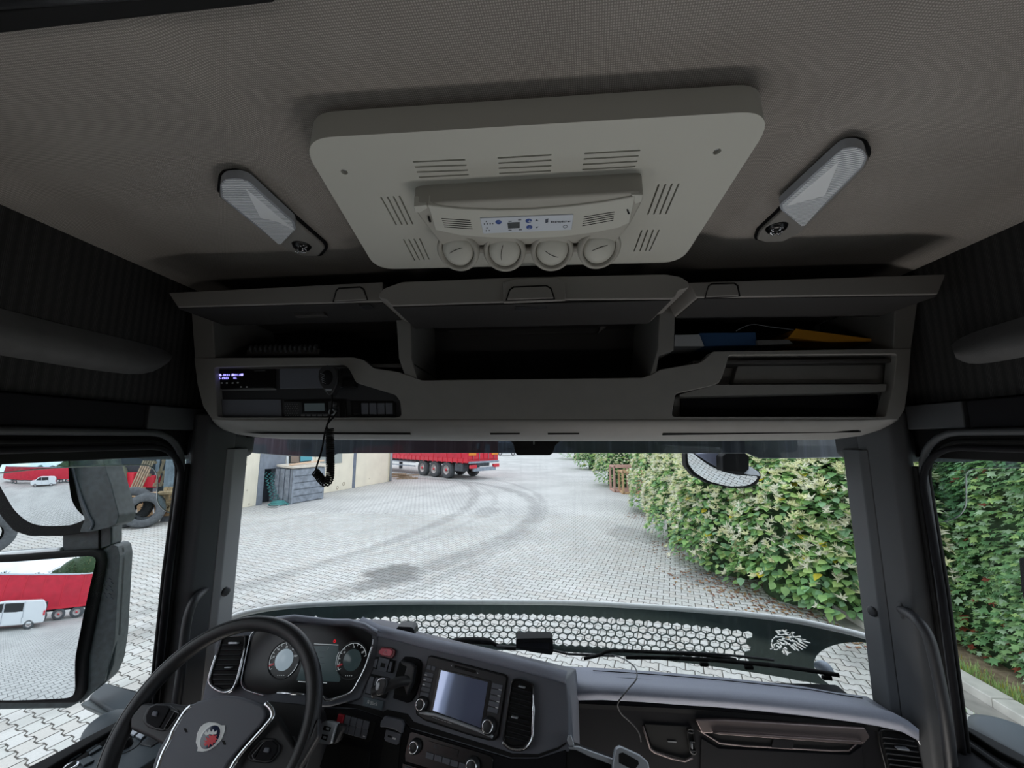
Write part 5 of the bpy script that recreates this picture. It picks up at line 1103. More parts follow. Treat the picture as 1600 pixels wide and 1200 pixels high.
def kerb_mirror():
    pc = atY(1128, 745, 2.02); d = ray(1128, 745).normalized(); n = (Vector((-.15, .45, -1)).normalized()-d).normalized()
    P = PL(pc, n); T = thing('kerb_mirror', 'convex kerb mirror hanging outside the windscreen on a black arm', 'mirror', atY(1150, 700, 2.0)+Vector((0, 0, .3)))
    patch('glass', [(1072, 709), (1077, 708), (1089.5, 717), (1107.5, 728), (1128, 737), (1152.5, 743), (1185, 747), (1180, 754), (1169, 760), (1141, 761), (1107.5, 753), (1085, 740), (1074, 727)], P, 1.2, M['mirror'], T, .004)
    Q = PY(2.14)
    slab('housing', [(1071, 712), (1072, 704), (1078, 699), (1097, 700), (1130, 706), (1173, 729), (1189, 738), (1190, 746), (1183, 757), (1168, 762.5), (1141, 763), (1106, 755), (1083, 742), (1072, 728)], Q, .0, -.06, M['rubber'], T, .008, 0, 3)
    slab('inner_shell', [(1088, 709), (1124, 707), (1127, 733), (1108, 722)], PY(2.00), .0, -.02, mat('lilac_grey_shell', 'a9aec6', .4), T, .002)
    slab('inner_shell', [(1172, 729), (1186, 738), (1188, 744), (1166, 741)], PY(2.00), .0, -.02, M['lens'], T, .002)
    slab('arm', [(1136, 640), (1165, 640), (1165, 708), (1171, 713), (1171, 733), (1166, 738), (1130, 736.5), (1129, 713), (1136, 707)], PY(1.93), .0, -.07, M['rubber'], T, .006, 0, 3)
    p = atY(1150, 640, 1.96); MB().tube([p, p+Vector((0, -.02, .12)), Vector((p.x, 1.58, p.z+.16))], .035, 12).build('bracket', M['rubber'], T)
kerb_mirror()
# ================================================================ THE YARD
def circ(a, b, c):
    ax, ay, bx_, by, cx, cy = a.x, a.y, b.x, b.y, c.x, c.y; d = 2*(ax*(by-cy)+bx_*(cy-ay)+cx*(ay-by))
    ux = ((ax*ax+ay*ay)*(by-cy)+(bx_*bx_+by*by)*(cy-ay)+(cx*cx+cy*cy)*(ay-by))/d
    uy = ((ax*ax+ay*ay)*(cx-bx_)+(bx_*bx_+by*by)*(ax-cx)+(cx*cx+cy*cy)*(bx_-ax))/d
    return ux, uy, sqrt((ax-ux)**2+(ay-uy)**2)
TH = radians(-19.5); UX, UY = cos(TH), sin(TH)
def paving(name, pattern, base='b6b3ac'):
    m = bpy.data.materials.new(name); m.use_nodes = True; nt = m.node_tree; N = nt.nodes; L = nt.links
    b = N['Principled BSDF']; b.inputs['Roughness'].default_value = .88; b.inputs['Specular IOR Level'].default_value = .25
    g = N.new('ShaderNodeNewGeometry'); sx = N.new('ShaderNodeSeparateXYZ'); L.new(g.outputs['Position'], sx.inputs[0])
    def noise(s, d=4):
        n = N.new('ShaderNodeTexNoise'); n.inputs['Scale'].default_value = s; n.inputs['Detail'].default_value = d; L.new(g.outputs['Position'], n.inputs['Vector']); return n.outputs['Fac']
    def M_(op, a, b_=None, c=None):
        n = N.new('ShaderNodeMath'); n.operation = op
        for i, v in enumerate((a, b_, c)):
            if v is None: continue
            if isinstance(v, (int, float)): n.inputs[i].default_value = v
            else: L.new(v, n.inputs[i])
        return n.outputs[0]
    def rng(v, a, b_, c, d):
        n = N.new('ShaderNodeMapRange'); n.interpolation_type = 'SMOOTHSTEP'; L.new(v, n.inputs['Value'])
        for k, x in zip(('From Min', 'From Max', 'To Min', 'To Max'), (a, b_, c, d)): n.inputs[k].default_value = x
        return n.outputs['Result']
    big, mid, fine, wob = noise(.35), noise(2.2, 6), noise(60, 3), noise(.9)
    mask = rng(mid, .62, .80, 0, .14)
    arcs = [((600, 850), (725, 795), (742, 768), .16, .40), ((640, 850), (770, 790), (768, 770), .10, .22), ((690, 880), (815, 825), (832, 783), .22, .45), ((730, 885), (838, 818), (842, 775), .12, .28), ((520, 800), (620, 782), (690, 765), .12, .15)]
    for a, b_, c, w, s in arcs:
        cx, cy, r = circ(gr(*a), gr(*b_), gr(*c))
        dx = M_('SUBTRACT', sx.outputs['X'], cx); dy = M_('SUBTRACT', sx.outputs['Y'], cy)
        dd = M_('SQRT', M_('ADD', M_('MULTIPLY', dx, dx), M_('MULTIPLY', dy, dy)))
        dd = M_('ADD', dd, M_('MULTIPLY', M_('SUBTRACT', wob, .5), .5))
        mask = M_('MAXIMUM', mask, M_('MULTIPLY', rng(M_('ABSOLUTE', M_('SUBTRACT', dd, r)), w*.6, w*2.2, s*.62, 0), rng(mid, .25, .6, .55, 1)))
    for (x, y), rx, ry, s in (((615, 897), .75, .75, .55), ((590, 912), .5, .5, .45), ((1110, 902), .8, .55, .45), ((1350, 1030), .35, .35, .25), ((985, 835), .8, 1.2, .25), ((760, 800), .6, 1.4, .2)):
        p = gr(x, y); dx = M_('MULTIPLY', M_('SUBTRACT', sx.outputs['X'], p.x), 1/rx); dy = M_('MULTIPLY', M_('SUBTRACT', sx.outputs['Y'], p.y), 1/ry)
        dd = M_('SQRT', M_('ADD', M_('MULTIPLY', dx, dx), M_('MULTIPLY', dy, dy))); dd = M_('ADD', dd, M_('MULTIPLY', M_('SUBTRACT', mid, .5), 1.2))
        mask = M_('MAXIMUM', mask, rng(dd, .6, 1.1, s, 0))
    tone = M_('MULTIPLY', rng(big, .3, .7, .88, 1.08), rng(fine, .3, .7, .94, 1.05))
    tone = M_('MULTIPLY', tone, M_('SUBTRACT', 1, mask))
    if pattern:
        mp = N.new('ShaderNodeMapping'); mp.inputs['Rotation'].default_value = (0, 0, -TH); L.new(g.outputs['Position'], mp.inputs['Vector'])
        br = N.new('ShaderNodeTexBrick'); br.offset = .5; L.new(mp.outputs['Vector'], br.inputs['Vector']); br.inputs['Scale'].default_value = 1
        br.inputs['Brick Width'].default_value = .215; br.inputs['Row Height'].default_value = .15; br.inputs['Mortar Size'].default_value = .011; br.inputs['Mortar Smooth'].default_value = .3
        br.inputs['Color1'].default_value = (1, 1, 1, 1); br.inputs['Color2'].default_value = (.9, .9, .9, 1); br.inputs['Mortar'].default_value = (.35, .35, .35, 1)
        sc = N.new('ShaderNodeSeparateColor'); L.new(br.outputs['Color'], sc.inputs[0]); tone = M_('MULTIPLY', tone, sc.outputs[0])
    mx = N.new('ShaderNodeMix'); mx.data_type = 'RGBA'; mx.blend_type = 'MULTIPLY'; mx.inputs[0].default_value = 1; mx.inputs[6].default_value = lin(base)
    cc = N.new('ShaderNodeCombineColor'); [L.new(tone, cc.inputs[i]) for i in range(3)]; L.new(cc.outputs[0], mx.inputs[7]); L.new(mx.outputs[2], b.inputs['Base Color'])
    bp = N.new('ShaderNodeBump'); bp.inputs['Strength'].default_value = .3; bp.inputs['Distance'].default_value = .004; L.new(fine, bp.inputs['Height']); L.new(bp.outputs['Normal'], b.inputs['Normal'])
    return m
PV = [paving('paver_grey', False, 'bfbfba'), paving('paver_light', False, 'c5c4c0'), paving('paver_warm', False, 'bfbcb6')]
PVF = paving('paving_far', True, 'c8c7c3')
RX0, RX1, RY0, RY1 = -14.5, 6.4, 1.9, 15.5
def ground():
    mb = MB()
    def rect(x0, x1, y0, y1, z, mi): mb.add([(x0, y0, z), (x1, y0, z), (x1, y1, z), (x0, y1, z)], [(0, 1, 2, 3)], mi)
    rect(-150, 150, RY1, 260, -.004, 0); rect(-150, 150, -160, RY0, -.004, 0); rect(-150, RX0, RY0, RY1, -.004, 0); rect(RX1, 150, RY0, RY1, -.004, 0); rect(RX0, RX1, RY0, RY1, -.0032, 1)
    SAND = mat('joint_sand', '56534e', .95, var=.25, vscale=6); G = mb.build('ground', [PVF, SAND], None, 0, origin=(0, 0, 0)); struct(G)
    Lp, Rp, d, e, gp = .215, .15, .014, .016, .0070
    h = Rp/2; o = []
    top = [(gp, h+d-gp), (Lp/4-e, h+d-gp), (Lp/4+e, h-d-gp), (3*Lp/4-e, h-d-gp), (3*Lp/4+e, h+d-gp), (Lp-gp, h+d-gp)]
    out = top+[(x, -y) for x, y in reversed(top)]
    out = [(x-Lp/2, y) for x, y in out]; inn = [(x*.97, y-(.003 if y > 0 else -.003)) for x, y in out]
    m = len(out)
    V = np.array([(x, y, 0) for x, y in inn]+[(x, y, -.0015) for x, y in out]+[(x, y, -.03) for x, y in out]); V2 = V[:2*m]
    Fc = [tuple(range(m))[::-1]]+[(i, (i+1) % m, m+(i+1) % m, m+i) for i in range(m)]; Fs = Fc+[(m+i, m+(i+1) % m, 2*m+(i+1) % m, 2*m+i) for i in range(m)]
    cs = []
    rr = random.Random(3)
    for j in range(-200, 200):
        for i in range(-200, 200):
            a, b = (i+.5*(j % 2))*Lp, j*Rp; x, y = a*UX-b*UY, a*UY+b*UX; x += -3; y += 8
            if RX0-.05 < x < RX1+.05 and RY0-.05 < y < RY1+.05: cs.append((x, y))
    def vis(x, y):
        if y < .8: return 0
        px, py, dd = proj((x, y, 0))
        if dd < .1: return 0
        if 0 < px < 290 and py > 830 and py < 1200 and not (px < 190 and 850 < py < 1105): return 1
        if 350 < px < 1240 and 880 < py < 945: return 1
        if 1290 < px < 1385 and 1010 < py < 1065: return 1
        if 1500 < px < 1600 and 1090 < py < 1180: return 1
        return 0
    sel = sorted([c for c in cs if vis(*c)], key=lambda c: c[0]**2+c[1]**2)[:296]; ss = set(sel)
    me = []
    for k in range(3):
        q = bpy.data.meshes.new('paver'); q.from_pydata([tuple(v) for v in V], [], Fs); q.materials.append(PV[k]); q.materials.append(SAND); me.append(q)
        q.polygons.foreach_set('material_index', [0]*len(Fc)+[1]*(len(Fs)-len(Fc)))
        bm = bmesh.new(); bm.from_mesh(q); bmesh.ops.recalc_face_normals(bm, faces=bm.faces); bm.to_mesh(q); bm.free()
    for x, y in sel:
        o = bpy.data.objects.new('paver', me[rr.randrange(3)]); COL.objects.link(o); o.parent = G
        o.location = (x, y, rr.uniform(-.0004, .0004)); o.rotation_euler = (rr.uniform(-.003, .003), rr.uniform(-.003, .003), TH)
    rest = [c for c in cs if c not in ss]; n = len(rest); c = np.array(rest); R2 = np.array([[UX, UY], [-UY, UX]])
    vv = np.zeros((n, 2*m, 3)); vv[:, :, :2] = (V2[:, :2] @ R2)[None]+c[:, None, :]; vv[:, :, 2] = V2[None, :, 2]*1.4+np.random.uniform(-.0004, .0004, (n, 1))+(V2[None, :, 0]*np.random.uniform(-.004, .004, (n, 1))); vv = vv.reshape(-1, 3)
    f0 = [f[::-1] for f in Fc]; q = bpy.data.meshes.new('distant_pavers')
    fl = []; k = 0
    loops = np.concatenate([np.array(f) for f in f0]); starts = np.cumsum([0]+[len(f) for f in f0])[:-1]; tot = np.array([len(f) for f in f0])
    off = np.arange(n)*(2*m)
    q.vertices.add(len(vv)); q.vertices.foreach_set('co', vv.ravel()); ll = (loops[None]+off[:, None]).ravel(); q.loops.add(len(ll)); q.loops.foreach_set('vertex_index', ll)
    st = (starts[None]+np.arange(n)[:, None]*len(loops)).ravel(); q.polygons.add(len(st)); q.polygons.foreach_set('loop_start', st); q.polygons.foreach_set('loop_total', np.tile(tot, n))
    for k in range(3): q.materials.append(PV[k])
    q.polygons.foreach_set('material_index', np.repeat(np.random.randint(0, 3, n), len(f0))); q.update(calc_edges=True); q.validate()
    bm = bmesh.new(); bm.from_mesh(q); bmesh.ops.recalc_face_normals(bm, faces=bm.faces)
    for fc in bm.faces:
        if fc.normal.z < 0: fc.normal_flip()
    bm.to_mesh(q); bm.free()
    o = bpy.data.objects.new('distant_pavers', q); COL.objects.link(o); o.parent = G; o['kind'] = 'stuff'
ground()
# ---------------------------------------------------------------- foliage
M['inner'] = mat('inner_leaf_shade', '33492e', .9, var=.3, vscale=12)  # dark hull colour stands for the shade deep between the leaves
def leafmesh(kind, s, name='leaf', mi=0, m=None):
    if kind == 'heart': v = [(0, 0, 0), (-.42, .18, .06), (-.40, .55, .05), (0, 1, -.10), (.40, .55, .05), (.42, .18, .06), (0, .5, -.03)]; f = [(0, 6, 2, 1), (6, 3, 2), (0, 5, 4, 6), (6, 4, 3)]
    else: v = [(0, 0, 0), (-.5, .05, .03), (-.28, .35, .05), (-.42, .75, .0), (-.08, .65, .03), (0, 1, -.06), (.08, .65, .03), (.42, .75, 0), (.28, .35, .05), (.5, .05, .03)]; f = [(0, 2, 1), (0, 4, 3, 2), (0, 6, 5, 4), (0, 8, 7, 6), (0, 9, 8)]
    return np.array(v)*s, f
def flowermesh(s):
    v = []; f = []; rr = random.Random(5)
    for k in range(11):
        a = rr.uniform(0, 6.28); t = rr.uniform(.2, 1.1); d = Vector((cos(a)*sin(t), sin(a)*sin(t), cos(t))); x = d.cross(Vector((.3, .2, 1))).normalized(); y = d.cross(x); L_ = rr.uniform(.6, 1)
        b = len(v)
        for q in (.12, .28, .45, .62, .8, 1.0):
            c = d*L_*q+Vector((0, 0, -.15*q*q)); w = .13*(1.15-q)
            v += [c+x*w, c+y*w, c-x*w, c-y*w]
        for r in range(5):
            for e in range(4): f.append((b+r*4+e, b+r*4+(e+1) % 4, b+r*4+4+(e+1) % 4, b+r*4+4+e))
    return np.array([tuple(p) for p in v])*s, f
def batch(name, items, mats, parent, kind='stuff'):
    """items: (V, F, M3(3x3 np), loc, mat index) joined in one mesh"""
    vs = []; ll = []; st = []; tt = []; mi = []; k = 0; lp = 0
    for V, Fa, R, loc, m in items:
        vs.append(V @ R.T+loc)
        for f in Fa: ll += [i+k for i in f]; st.append(lp); lp += len(f); tt.append(len(f)); mi.append(m)
        k += len(V)
    q = bpy.data.meshes.new(name); vs = np.concatenate(vs); q.vertices.add(len(vs)); q.vertices.foreach_set('co', vs.ravel()); q.loops.add(len(ll)); q.loops.foreach_set('vertex_index', ll)
    q.polygons.add(len(st)); q.polygons.foreach_set('loop_start', st); q.polygons.foreach_set('loop_total', tt); [q.materials.append(m) for m in mats]; q.polygons.foreach_set('material_index', mi); q.update(calc_edges=True)
    o = bpy.data.objects.new(name, q); COL.objects.link(o)
    if parent: o.parent = parent
    if kind: o['kind'] = kind
    return o
def orient(nrm, rr, droop=.5):
    """leaf frame: y along the blade (outwards, drooping), z its face normal"""
    y = Vector((nrm.x+rr.uniform(-.7, .7), nrm.y+rr.uniform(-.7, .7), nrm.z*.4-droop+rr.uniform(-.35, .35))).normalized(); up = Vector((nrm.x*.5+rr.uniform(-.3, .3), nrm.y*.5+rr.uniform(-.3, .3), 1.0)); x = y.cross(up).normalized(); z = x.cross(y)
    return np.array([[x.x, y.x, z.x], [x.y, y.y, z.y], [x.z, y.z, z.z]])
HEART = {}
def shared(kind, size, mats, name):
    key = (kind, name, size)
    if key not in HEART:
        L_ = []
        for m in mats:
            V, Fa = leafmesh(kind, size) if kind != 'flower' else flowermesh(size); q = bpy.data.meshes.new(name); q.from_pydata([tuple(v) for v in V], [], Fa); q.materials.append(m); L_.append(q)
        HEART[key] = L_
    return HEART[key]
from mathutils import noise as MN
def shrub(label, c, rad, h, nleaf, nobj, nflow, seed, size=.15, group='knotweed shrubs along the yard edge', fobj=0, toward=None):
    rr = random.Random(seed); c = Vector((c[0], c[1], 0)); T = thing('knotweed_shrub', label, 'shrub', c, group)
    to = (EYE-c); to.z = 0; to.normalize()
    def surf(shell):
        while True:
            a = rr.uniform(0, 2*pi); d = Vector((cos(a), sin(a), 0))
            if d.dot(to) > -.25 or rr.random() < .12: break
        u = rr.random()**.85; ph = u*1.45
        r = rad*(cos(ph)**.45)*(1+.10*sin(3*a+seed)); z = h*(.06+.94*sin(ph)**1.0)
        p = Vector((d.x*r, d.y*r, z)); w = 1+.20*MN.noise(p*1.1+Vector((seed, 0, 0)))+.12*MN.noise(p*2.7)
        p = Vector((p.x*w*shell, p.y*w*shell, p.z*(.95+.08*w)*(.9+.1*shell))); nr = Vector((d.x*cos(ph), d.y*cos(ph), sin(ph)*.8)); return c+p, nr.normalized()
    V, Fa = leafmesh('heart', size); items = []; objs = []
    for k in range(nleaf):
        sh = 1.0 if k % 5 < 3 else rr.uniform(.74, .95); p, nr = surf(sh); R = orient(nr, rr); s = rr.uniform(.65, 1.15)
        mi = rr.choices((0, 1, 2, 3, 4), (5, 3, 3, 3, .25))[0]
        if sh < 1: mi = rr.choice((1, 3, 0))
        items.append((V, Fa, R*s, np.array(p-c), mi))
        if sh == 1.0: objs.append(((p-EYE).length, len(items)-1))
    objs = [i for _, i in sorted(objs)[:nobj]]; so = set(objs)
    ms = shared('heart', size, LEAF, 'leaf')
    for i in objs:
        _, _, R, loc, mi = items[i]; o = bpy.data.objects.new('leaf', ms[mi]); COL.objects.link(o); o.parent = T
        mt = Matrix([[R[r][q] for q in range(3)]+[loc[r]] for r in range(3)]+[[0, 0, 0, 1]]); o.matrix_local = mt
    rest = [it for i, it in enumerate(items) if i not in so]
    # dense inner mass coloured as dark as leaf shade so the shrub is not see-through
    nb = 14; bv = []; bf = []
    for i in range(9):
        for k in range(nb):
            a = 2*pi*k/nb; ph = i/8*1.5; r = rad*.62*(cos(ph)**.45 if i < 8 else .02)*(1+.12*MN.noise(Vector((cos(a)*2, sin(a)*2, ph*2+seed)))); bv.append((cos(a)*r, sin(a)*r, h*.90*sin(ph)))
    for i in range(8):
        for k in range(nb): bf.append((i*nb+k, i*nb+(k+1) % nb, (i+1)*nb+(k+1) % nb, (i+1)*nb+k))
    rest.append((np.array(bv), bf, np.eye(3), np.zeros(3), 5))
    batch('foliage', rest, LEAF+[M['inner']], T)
    FV, FF = flowermesh(.14); fi = []
    for k in range(nflow*13):
        p, nr = surf(1.05)
        if p.z < h*.25 and rr.random() < .7: continue
        a = rr.uniform(0, 6.28); t = Vector((nr.x*.6+rr.uniform(-.4, .4), nr.y*.6+rr.uniform(-.4, .4), 1)).normalized(); x = t.cross(Vector((cos(a), sin(a), 0))).normalized(); y = t.cross(x); s = rr.uniform(.6, 1.2)
        fi.append(((p-EYE).length, (FV, FF, np.array([[x.x, y.x, t.x], [x.y, y.y, t.y], [x.z, y.z, t.z]])*s, np.array(p-c), rr.randrange(2))))
    fi.sort(key=lambda q: q[0]); fm = shared('flower', .14, FLOWER, 'flower_spray')
    for _, (a_, b_, R, loc, mi) in fi[:fobj]:
        o = bpy.data.objects.new('flower_spray', fm[mi]); COL.objects.link(o); o.parent = T
        o.matrix_local = Matrix([[R[r][q] for q in range(3)]+[loc[r]] for r in range(3)]+[[0, 0, 0, 1]])
    if fi[fobj:]: batch('blossom', [it for _, it in fi[fobj:]], FLOWER, T)
    mb = MB()
    for k in range(7):
        a = 2*pi*k/7; p = c+Vector((cos(a)*rad*.35, sin(a)*rad*.35, 0)); mb.tube([p, p+Vector((cos(a)*.1, sin(a)*.1, h*.5)), c+Vector((cos(a)*rad*.5, sin(a)*rad*.5, h*.85))], .014, 5)
    mb.build('stems', M['bark'], T)
def hedge():
    S = [  # base point on the yard in the photograph, radius, height, label
        ((1335, 985), 1.15, 2.9, 'nearest flowering shrub, dense leaves against the right windscreen pillar', 2600, 200, 55, 45),
        ((1225, 955), 1.05, 2.75, 'flowering shrub second from the right windscreen pillar, foot behind the deflector edge', 2600, 200, 60, 45),
        ((1110, 905), 1.25, 2.9, 'flowering shrub below the kerb mirror with dark soil patch at its foot', 3000, 180, 80, 50),
        ((1052, 858), 1.35, 3.0, 'flowering shrub left of the kerb mirror, bulging towards the yard', 2800, 120, 90, 40),
        ((1010, 806), 1.6, 3.1, 'flowering shrub just in front of the wooden crate frames', 2600, 60, 110, 20),
        ((950, 762), 1.9, 3.0, 'shrub just beyond the wooden crate frames', 2200, 30, 70, 0),
        ((918, 735), 2.6, 3.0, 'bright green shrub second farthest along the yard edge', 2000, 0, 60, 0),
        ((893, 719), 4.0, 3.2, 'farthest shrub where the yard edge meets the sensor pod', 1800, 0, 60, 0)]
    for i, ((x, y), r, h, lab, nl, no, nf, fo) in enumerate(S):
        g = gr(x, y); d = Vector((g.x, g.y, 0)).normalized(); c = g+Vector((.75, .65, 0)).normalized()*r*1.0
        shrub(lab, c, r, h, nl, no, nf, 11+i, .15 if i < 4 else (.17 if i < 6 else .26), fobj=fo)
    # second row, taller and behind
    for i, (x, y, r, h) in enumerate(((7.6, 10.2, 1.9, 3.6), (8.3, 14.5, 2.3, 3.7), (9.0, 20.0, 2.8, 3.9), (11.0, 28, 4, 4.4))):
        shrub(['tall shrub in the back row behind the kerb mirror', 'tall shrub in the back row, left of the kerb mirror', 'tall shrub in the back row above the crate frames', 'tall far shrub in the back row beyond the crate frames'][i], (x, y), r, h, 2400, 0, 130, 41+i, .17)
hedge()
def far_trees():
    rr = random.Random(9)
    spots = [(-2, 92, 7), (9, 88, 8), (20, 80, 9), (30, 66, 9), (22, 44, 7), (17, 26, 6.0), (-14, 96, 8), (-26, 100, 8), (-30, -66, 11), (-17, -70, 11), (-9, -72, 14), (-4, -70, 18), (2, -68, 21)]
    labs = ['dark tree at the far end of the yard left of the sensor pod', 'dark tree straight above the far end of the yard', 'dark tree right of the yard end seen through the visor', 'dark tree far behind the crate frames', 'dark tree behind the middle of the hedge', 'dark tree behind the hedge near the kerb mirror',
            'dark tree far behind the red trailer', 'dark tree farthest left behind the red trailer', 'leftmost of the trees reflected over the red trailer', 'second left of the trees reflected over the red trailer', 'middle one of the trees reflected over the red trailer', 'second right of the trees reflected over the red trailer', 'tall rightmost tree reflected over the red trailer']
    V, Fa = leafmesh('heart', .55)
    for i, (x, y, h) in enumerate(spots):
        T = thing('dense_tree', labs[i], 'tree', (x, y, 0), 'trees around the yard'); it = []
        MB().tube([(x, y, 0), (x+.1, y, h*.3), (x, y, h*.6)], [.3, .24, .12], 8).build('trunk', M['bark'], T)
        for k in range(1300):
            d = Vector((rr.gauss(0, 1), rr.gauss(0, 1), rr.gauss(0, 1))).normalized(); r = rr.uniform(.75, 1)*(1+.25*MN.noise(d*2+Vector((i, 0, 0)))); p = Vector((d.x*h*.45*r, d.y*h*.45*r, h*.56+d.z*h*.42*r))
            it.append((V, Fa, orient(d, rr), np.array(p), rr.randrange(3)))
        bv = []; bf = []
        for a in range(9):
            for b in range(12): ph = pi*a/8; t = 2*pi*b/12; bv.append((h*.38*sin(ph)*cos(t), h*.38*sin(ph)*sin(t), h*.56+h*.36*cos(ph)))
        for a in range(8):
            for b in range(12): bf.append((a*12+b, a*12+(b+1) % 12, (a+1)*12+(b+1) % 12, (a+1)*12+b))
        it.append((np.array(bv), bf, np.eye(3), np.zeros(3), 1)); batch('foliage', it, FARL, T)
far_trees()
def ivy():
    p0, p1 = gr(1478, 1008), gr(1640, 1112); d = (p1-p0); d.z = 0; d.normalize(); nrm = Vector((-d.y, d.x, 0)); nrm = nrm if nrm.x < 0 else -nrm
    o0 = p0-d*2.2-nrm*.25; L_ = 7.5; Hh = 3.7
    T = thing('ivy_hedge', 'tall wall of dark green creeper leaves outside the passenger window', 'hedge', o0+d*3)
    rr = random.Random(77); V, Fa = leafmesh('ivy', .105); it = []; ob = []
    def bulge(s, z): return .16*MN.noise(Vector((s*.9, z*.9, 3)))+.10*MN.noise(Vector((s*2.3, z*2.3, 7)))-.10*(z/Hh)+.12*cos(min(z, 1)*pi/2)
    base = o0+d*3
    for k in range(11000):
        s = rr.uniform(0, L_); z = rr.uniform(.02, 1)**.9*Hh; p = o0+d*s+nrm*(bulge(s, z)+rr.uniform(-.07, .04))+Vector((0, 0, z)); R = orient(nrm+Vector((0, 0, .3)), rr, .7); sc = rr.uniform(.6, 1.25)
        mi = rr.choices((0, 1, 2, 3, 4), (5, 4, 2.2 if z > 1.6 else 1, 3, .25 if z > .5 else 1))[0]; it.append((V, Fa, R*sc, np.array(p-base), mi))
        q = proj(p)
        if q[2] > 0 and 1455 < q[0] < 1600 and 700 < q[1] < 1090: ob.append(((p-EYE).length, k))
    ob = [k for _, k in sorted(ob)[:290]]; so = set(ob); ms = shared('ivy', .105, IVY, 'creeper_leaf')
    for k in ob:
        _, _, R, loc, mi = it[k]; o = bpy.data.objects.new('creeper_leaf', ms[mi]); COL.objects.link(o); o.parent = T; o.matrix_local = Matrix([[R[r][q] for q in range(3)]+[loc[r]] for r in range(3)]+[[0, 0, 0, 1]])
    rest = [x for i, x in enumerate(it) if i not in so]
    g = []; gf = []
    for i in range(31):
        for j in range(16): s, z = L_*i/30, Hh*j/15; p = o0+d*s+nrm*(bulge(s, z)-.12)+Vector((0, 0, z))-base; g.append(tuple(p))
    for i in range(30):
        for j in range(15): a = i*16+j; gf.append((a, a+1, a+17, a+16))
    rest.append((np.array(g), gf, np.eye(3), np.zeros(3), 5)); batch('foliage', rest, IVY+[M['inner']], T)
    mb = MB()
    for k in range(26): s = rr.uniform(0, L_); p = o0+d*s+nrm*rr.uniform(.1, .5); mb.tube([p+Vector((0, 0, .03)), p+d*rr.uniform(-.5, .5)+nrm*rr.uniform(-.2, .3)+Vector((0, 0, rr.uniform(.03, .25)))], .008, 5)
    mb.build('dry_twigs', M['wood'], T)
    # soil, grass, kerb
    kd = (gr(1600, 1117)-gr(1499, 1058)); kd.z = 0; kd.normalize(); kn = Vector((-kd.y, kd.x, 0)); kn = kn if kn.x < 0 else -kn
    k0 = gr(1499, 1058)
    so_ = MB().prism([k0-kd*6, k0+kd*6, k0+kd*6-kn*4, k0-kd*6-kn*6], (0, 0, .05)).build('soil', M['soil'], None); struct(so_)
    K_ = MB().prism([k0+kn*.24-kd*6, k0+kn*.24+kd*5, k0+kn*.50+kd*5, k0+kn*.50-kd*6], (0, 0, .02)).build('gutter', mat('gutter_concrete', '8f8c86', .9, var=.15, vscale=5, bump=.4, bscale=60), None); struct(K_)
    st = MB().box((0, 0, .045), (.235, .595, .11)).build('kerb_stone', M['kerb'], None, .012); me = st.data; md = None; par = K_; first = True; org = ORG[K_.name]
    rot = atan2(kd.y, kd.x)-pi/2
    for i in range(-9, 9):
        p = k0+kn*.12+kd*(.30+.6*i); o = st if first else st.copy()
        if not first: COL.objects.link(o)
        first = False; o.parent = par; o.location = p-org+Vector((0, 0, rr.uniform(0, .008))); o.rotation_euler = (0, 0, rot+rr.uniform(-.008, .008))
    it = []; GV = np.array([(-.5, 0, 0), (.5, 0, 0), (.2, .1, .6), (-.2, .1, .6), (0, .35, 1)])*.10; GV[:, 0] *= .09; GF = [(0, 1, 2, 3), (3, 2, 4)]
    for k in range(6500):
        s = rr.uniform(-4.5, 4.5); w = abs(rr.gauss(0, .16)); p = k0+kd*s-kn*(.01+w)+Vector((0, 0, .05)); a = rr.uniform(0, 6.28); sc = rr.uniform(.5, 1.3)
        if rr.random() < .06: p = k0+kd*s+kn*(.52+rr.uniform(0, .05)); sc *= .7
        ca, sa = cos(a), sin(a); it.append((GV, GF, np.array([[ca, -sa, 0], [sa, ca, 0], [0, 0, 1]])*sc, np.array(p-k0), rr.choices((0, 2, 4), (4, 5, 1))[0]))
    g = batch('grass', it, LEAF, None); g.location = k0; tag(g, 'short green grass growing along the kerb under the creeper', 'grass', kind='stuff')
    # fallen leaves on the ground beneath the shrubs
    it = []; V2, F2 = leafmesh('heart', .06)
    for k in range(700):
        b = rr.choice([(1335, 985), (1225, 955), (1165, 925), (1110, 905), (1052, 858), (1010, 806)]); q = gr(*b); p = q+Vector((rr.gauss(0, .45), rr.gauss(0, .45), .008)); a = rr.uniform(0, 6.28); ca, sa = cos(a), sin(a)
        it.append((V2, F2, np.array([[ca, -sa, 0], [sa, ca, 0], [0, 0, 1]]), np.array(p), rr.randrange(2)))
    g = batch('leaf_litter', it, [mat('dry_leaf_brown', '8a5f4a', .9), mat('dry_leaf_tan', 'a38663', .9)], None); tag(g, 'brown fallen leaves scattered at the foot of the shrubs', 'leaves', kind='stuff')
ivy()
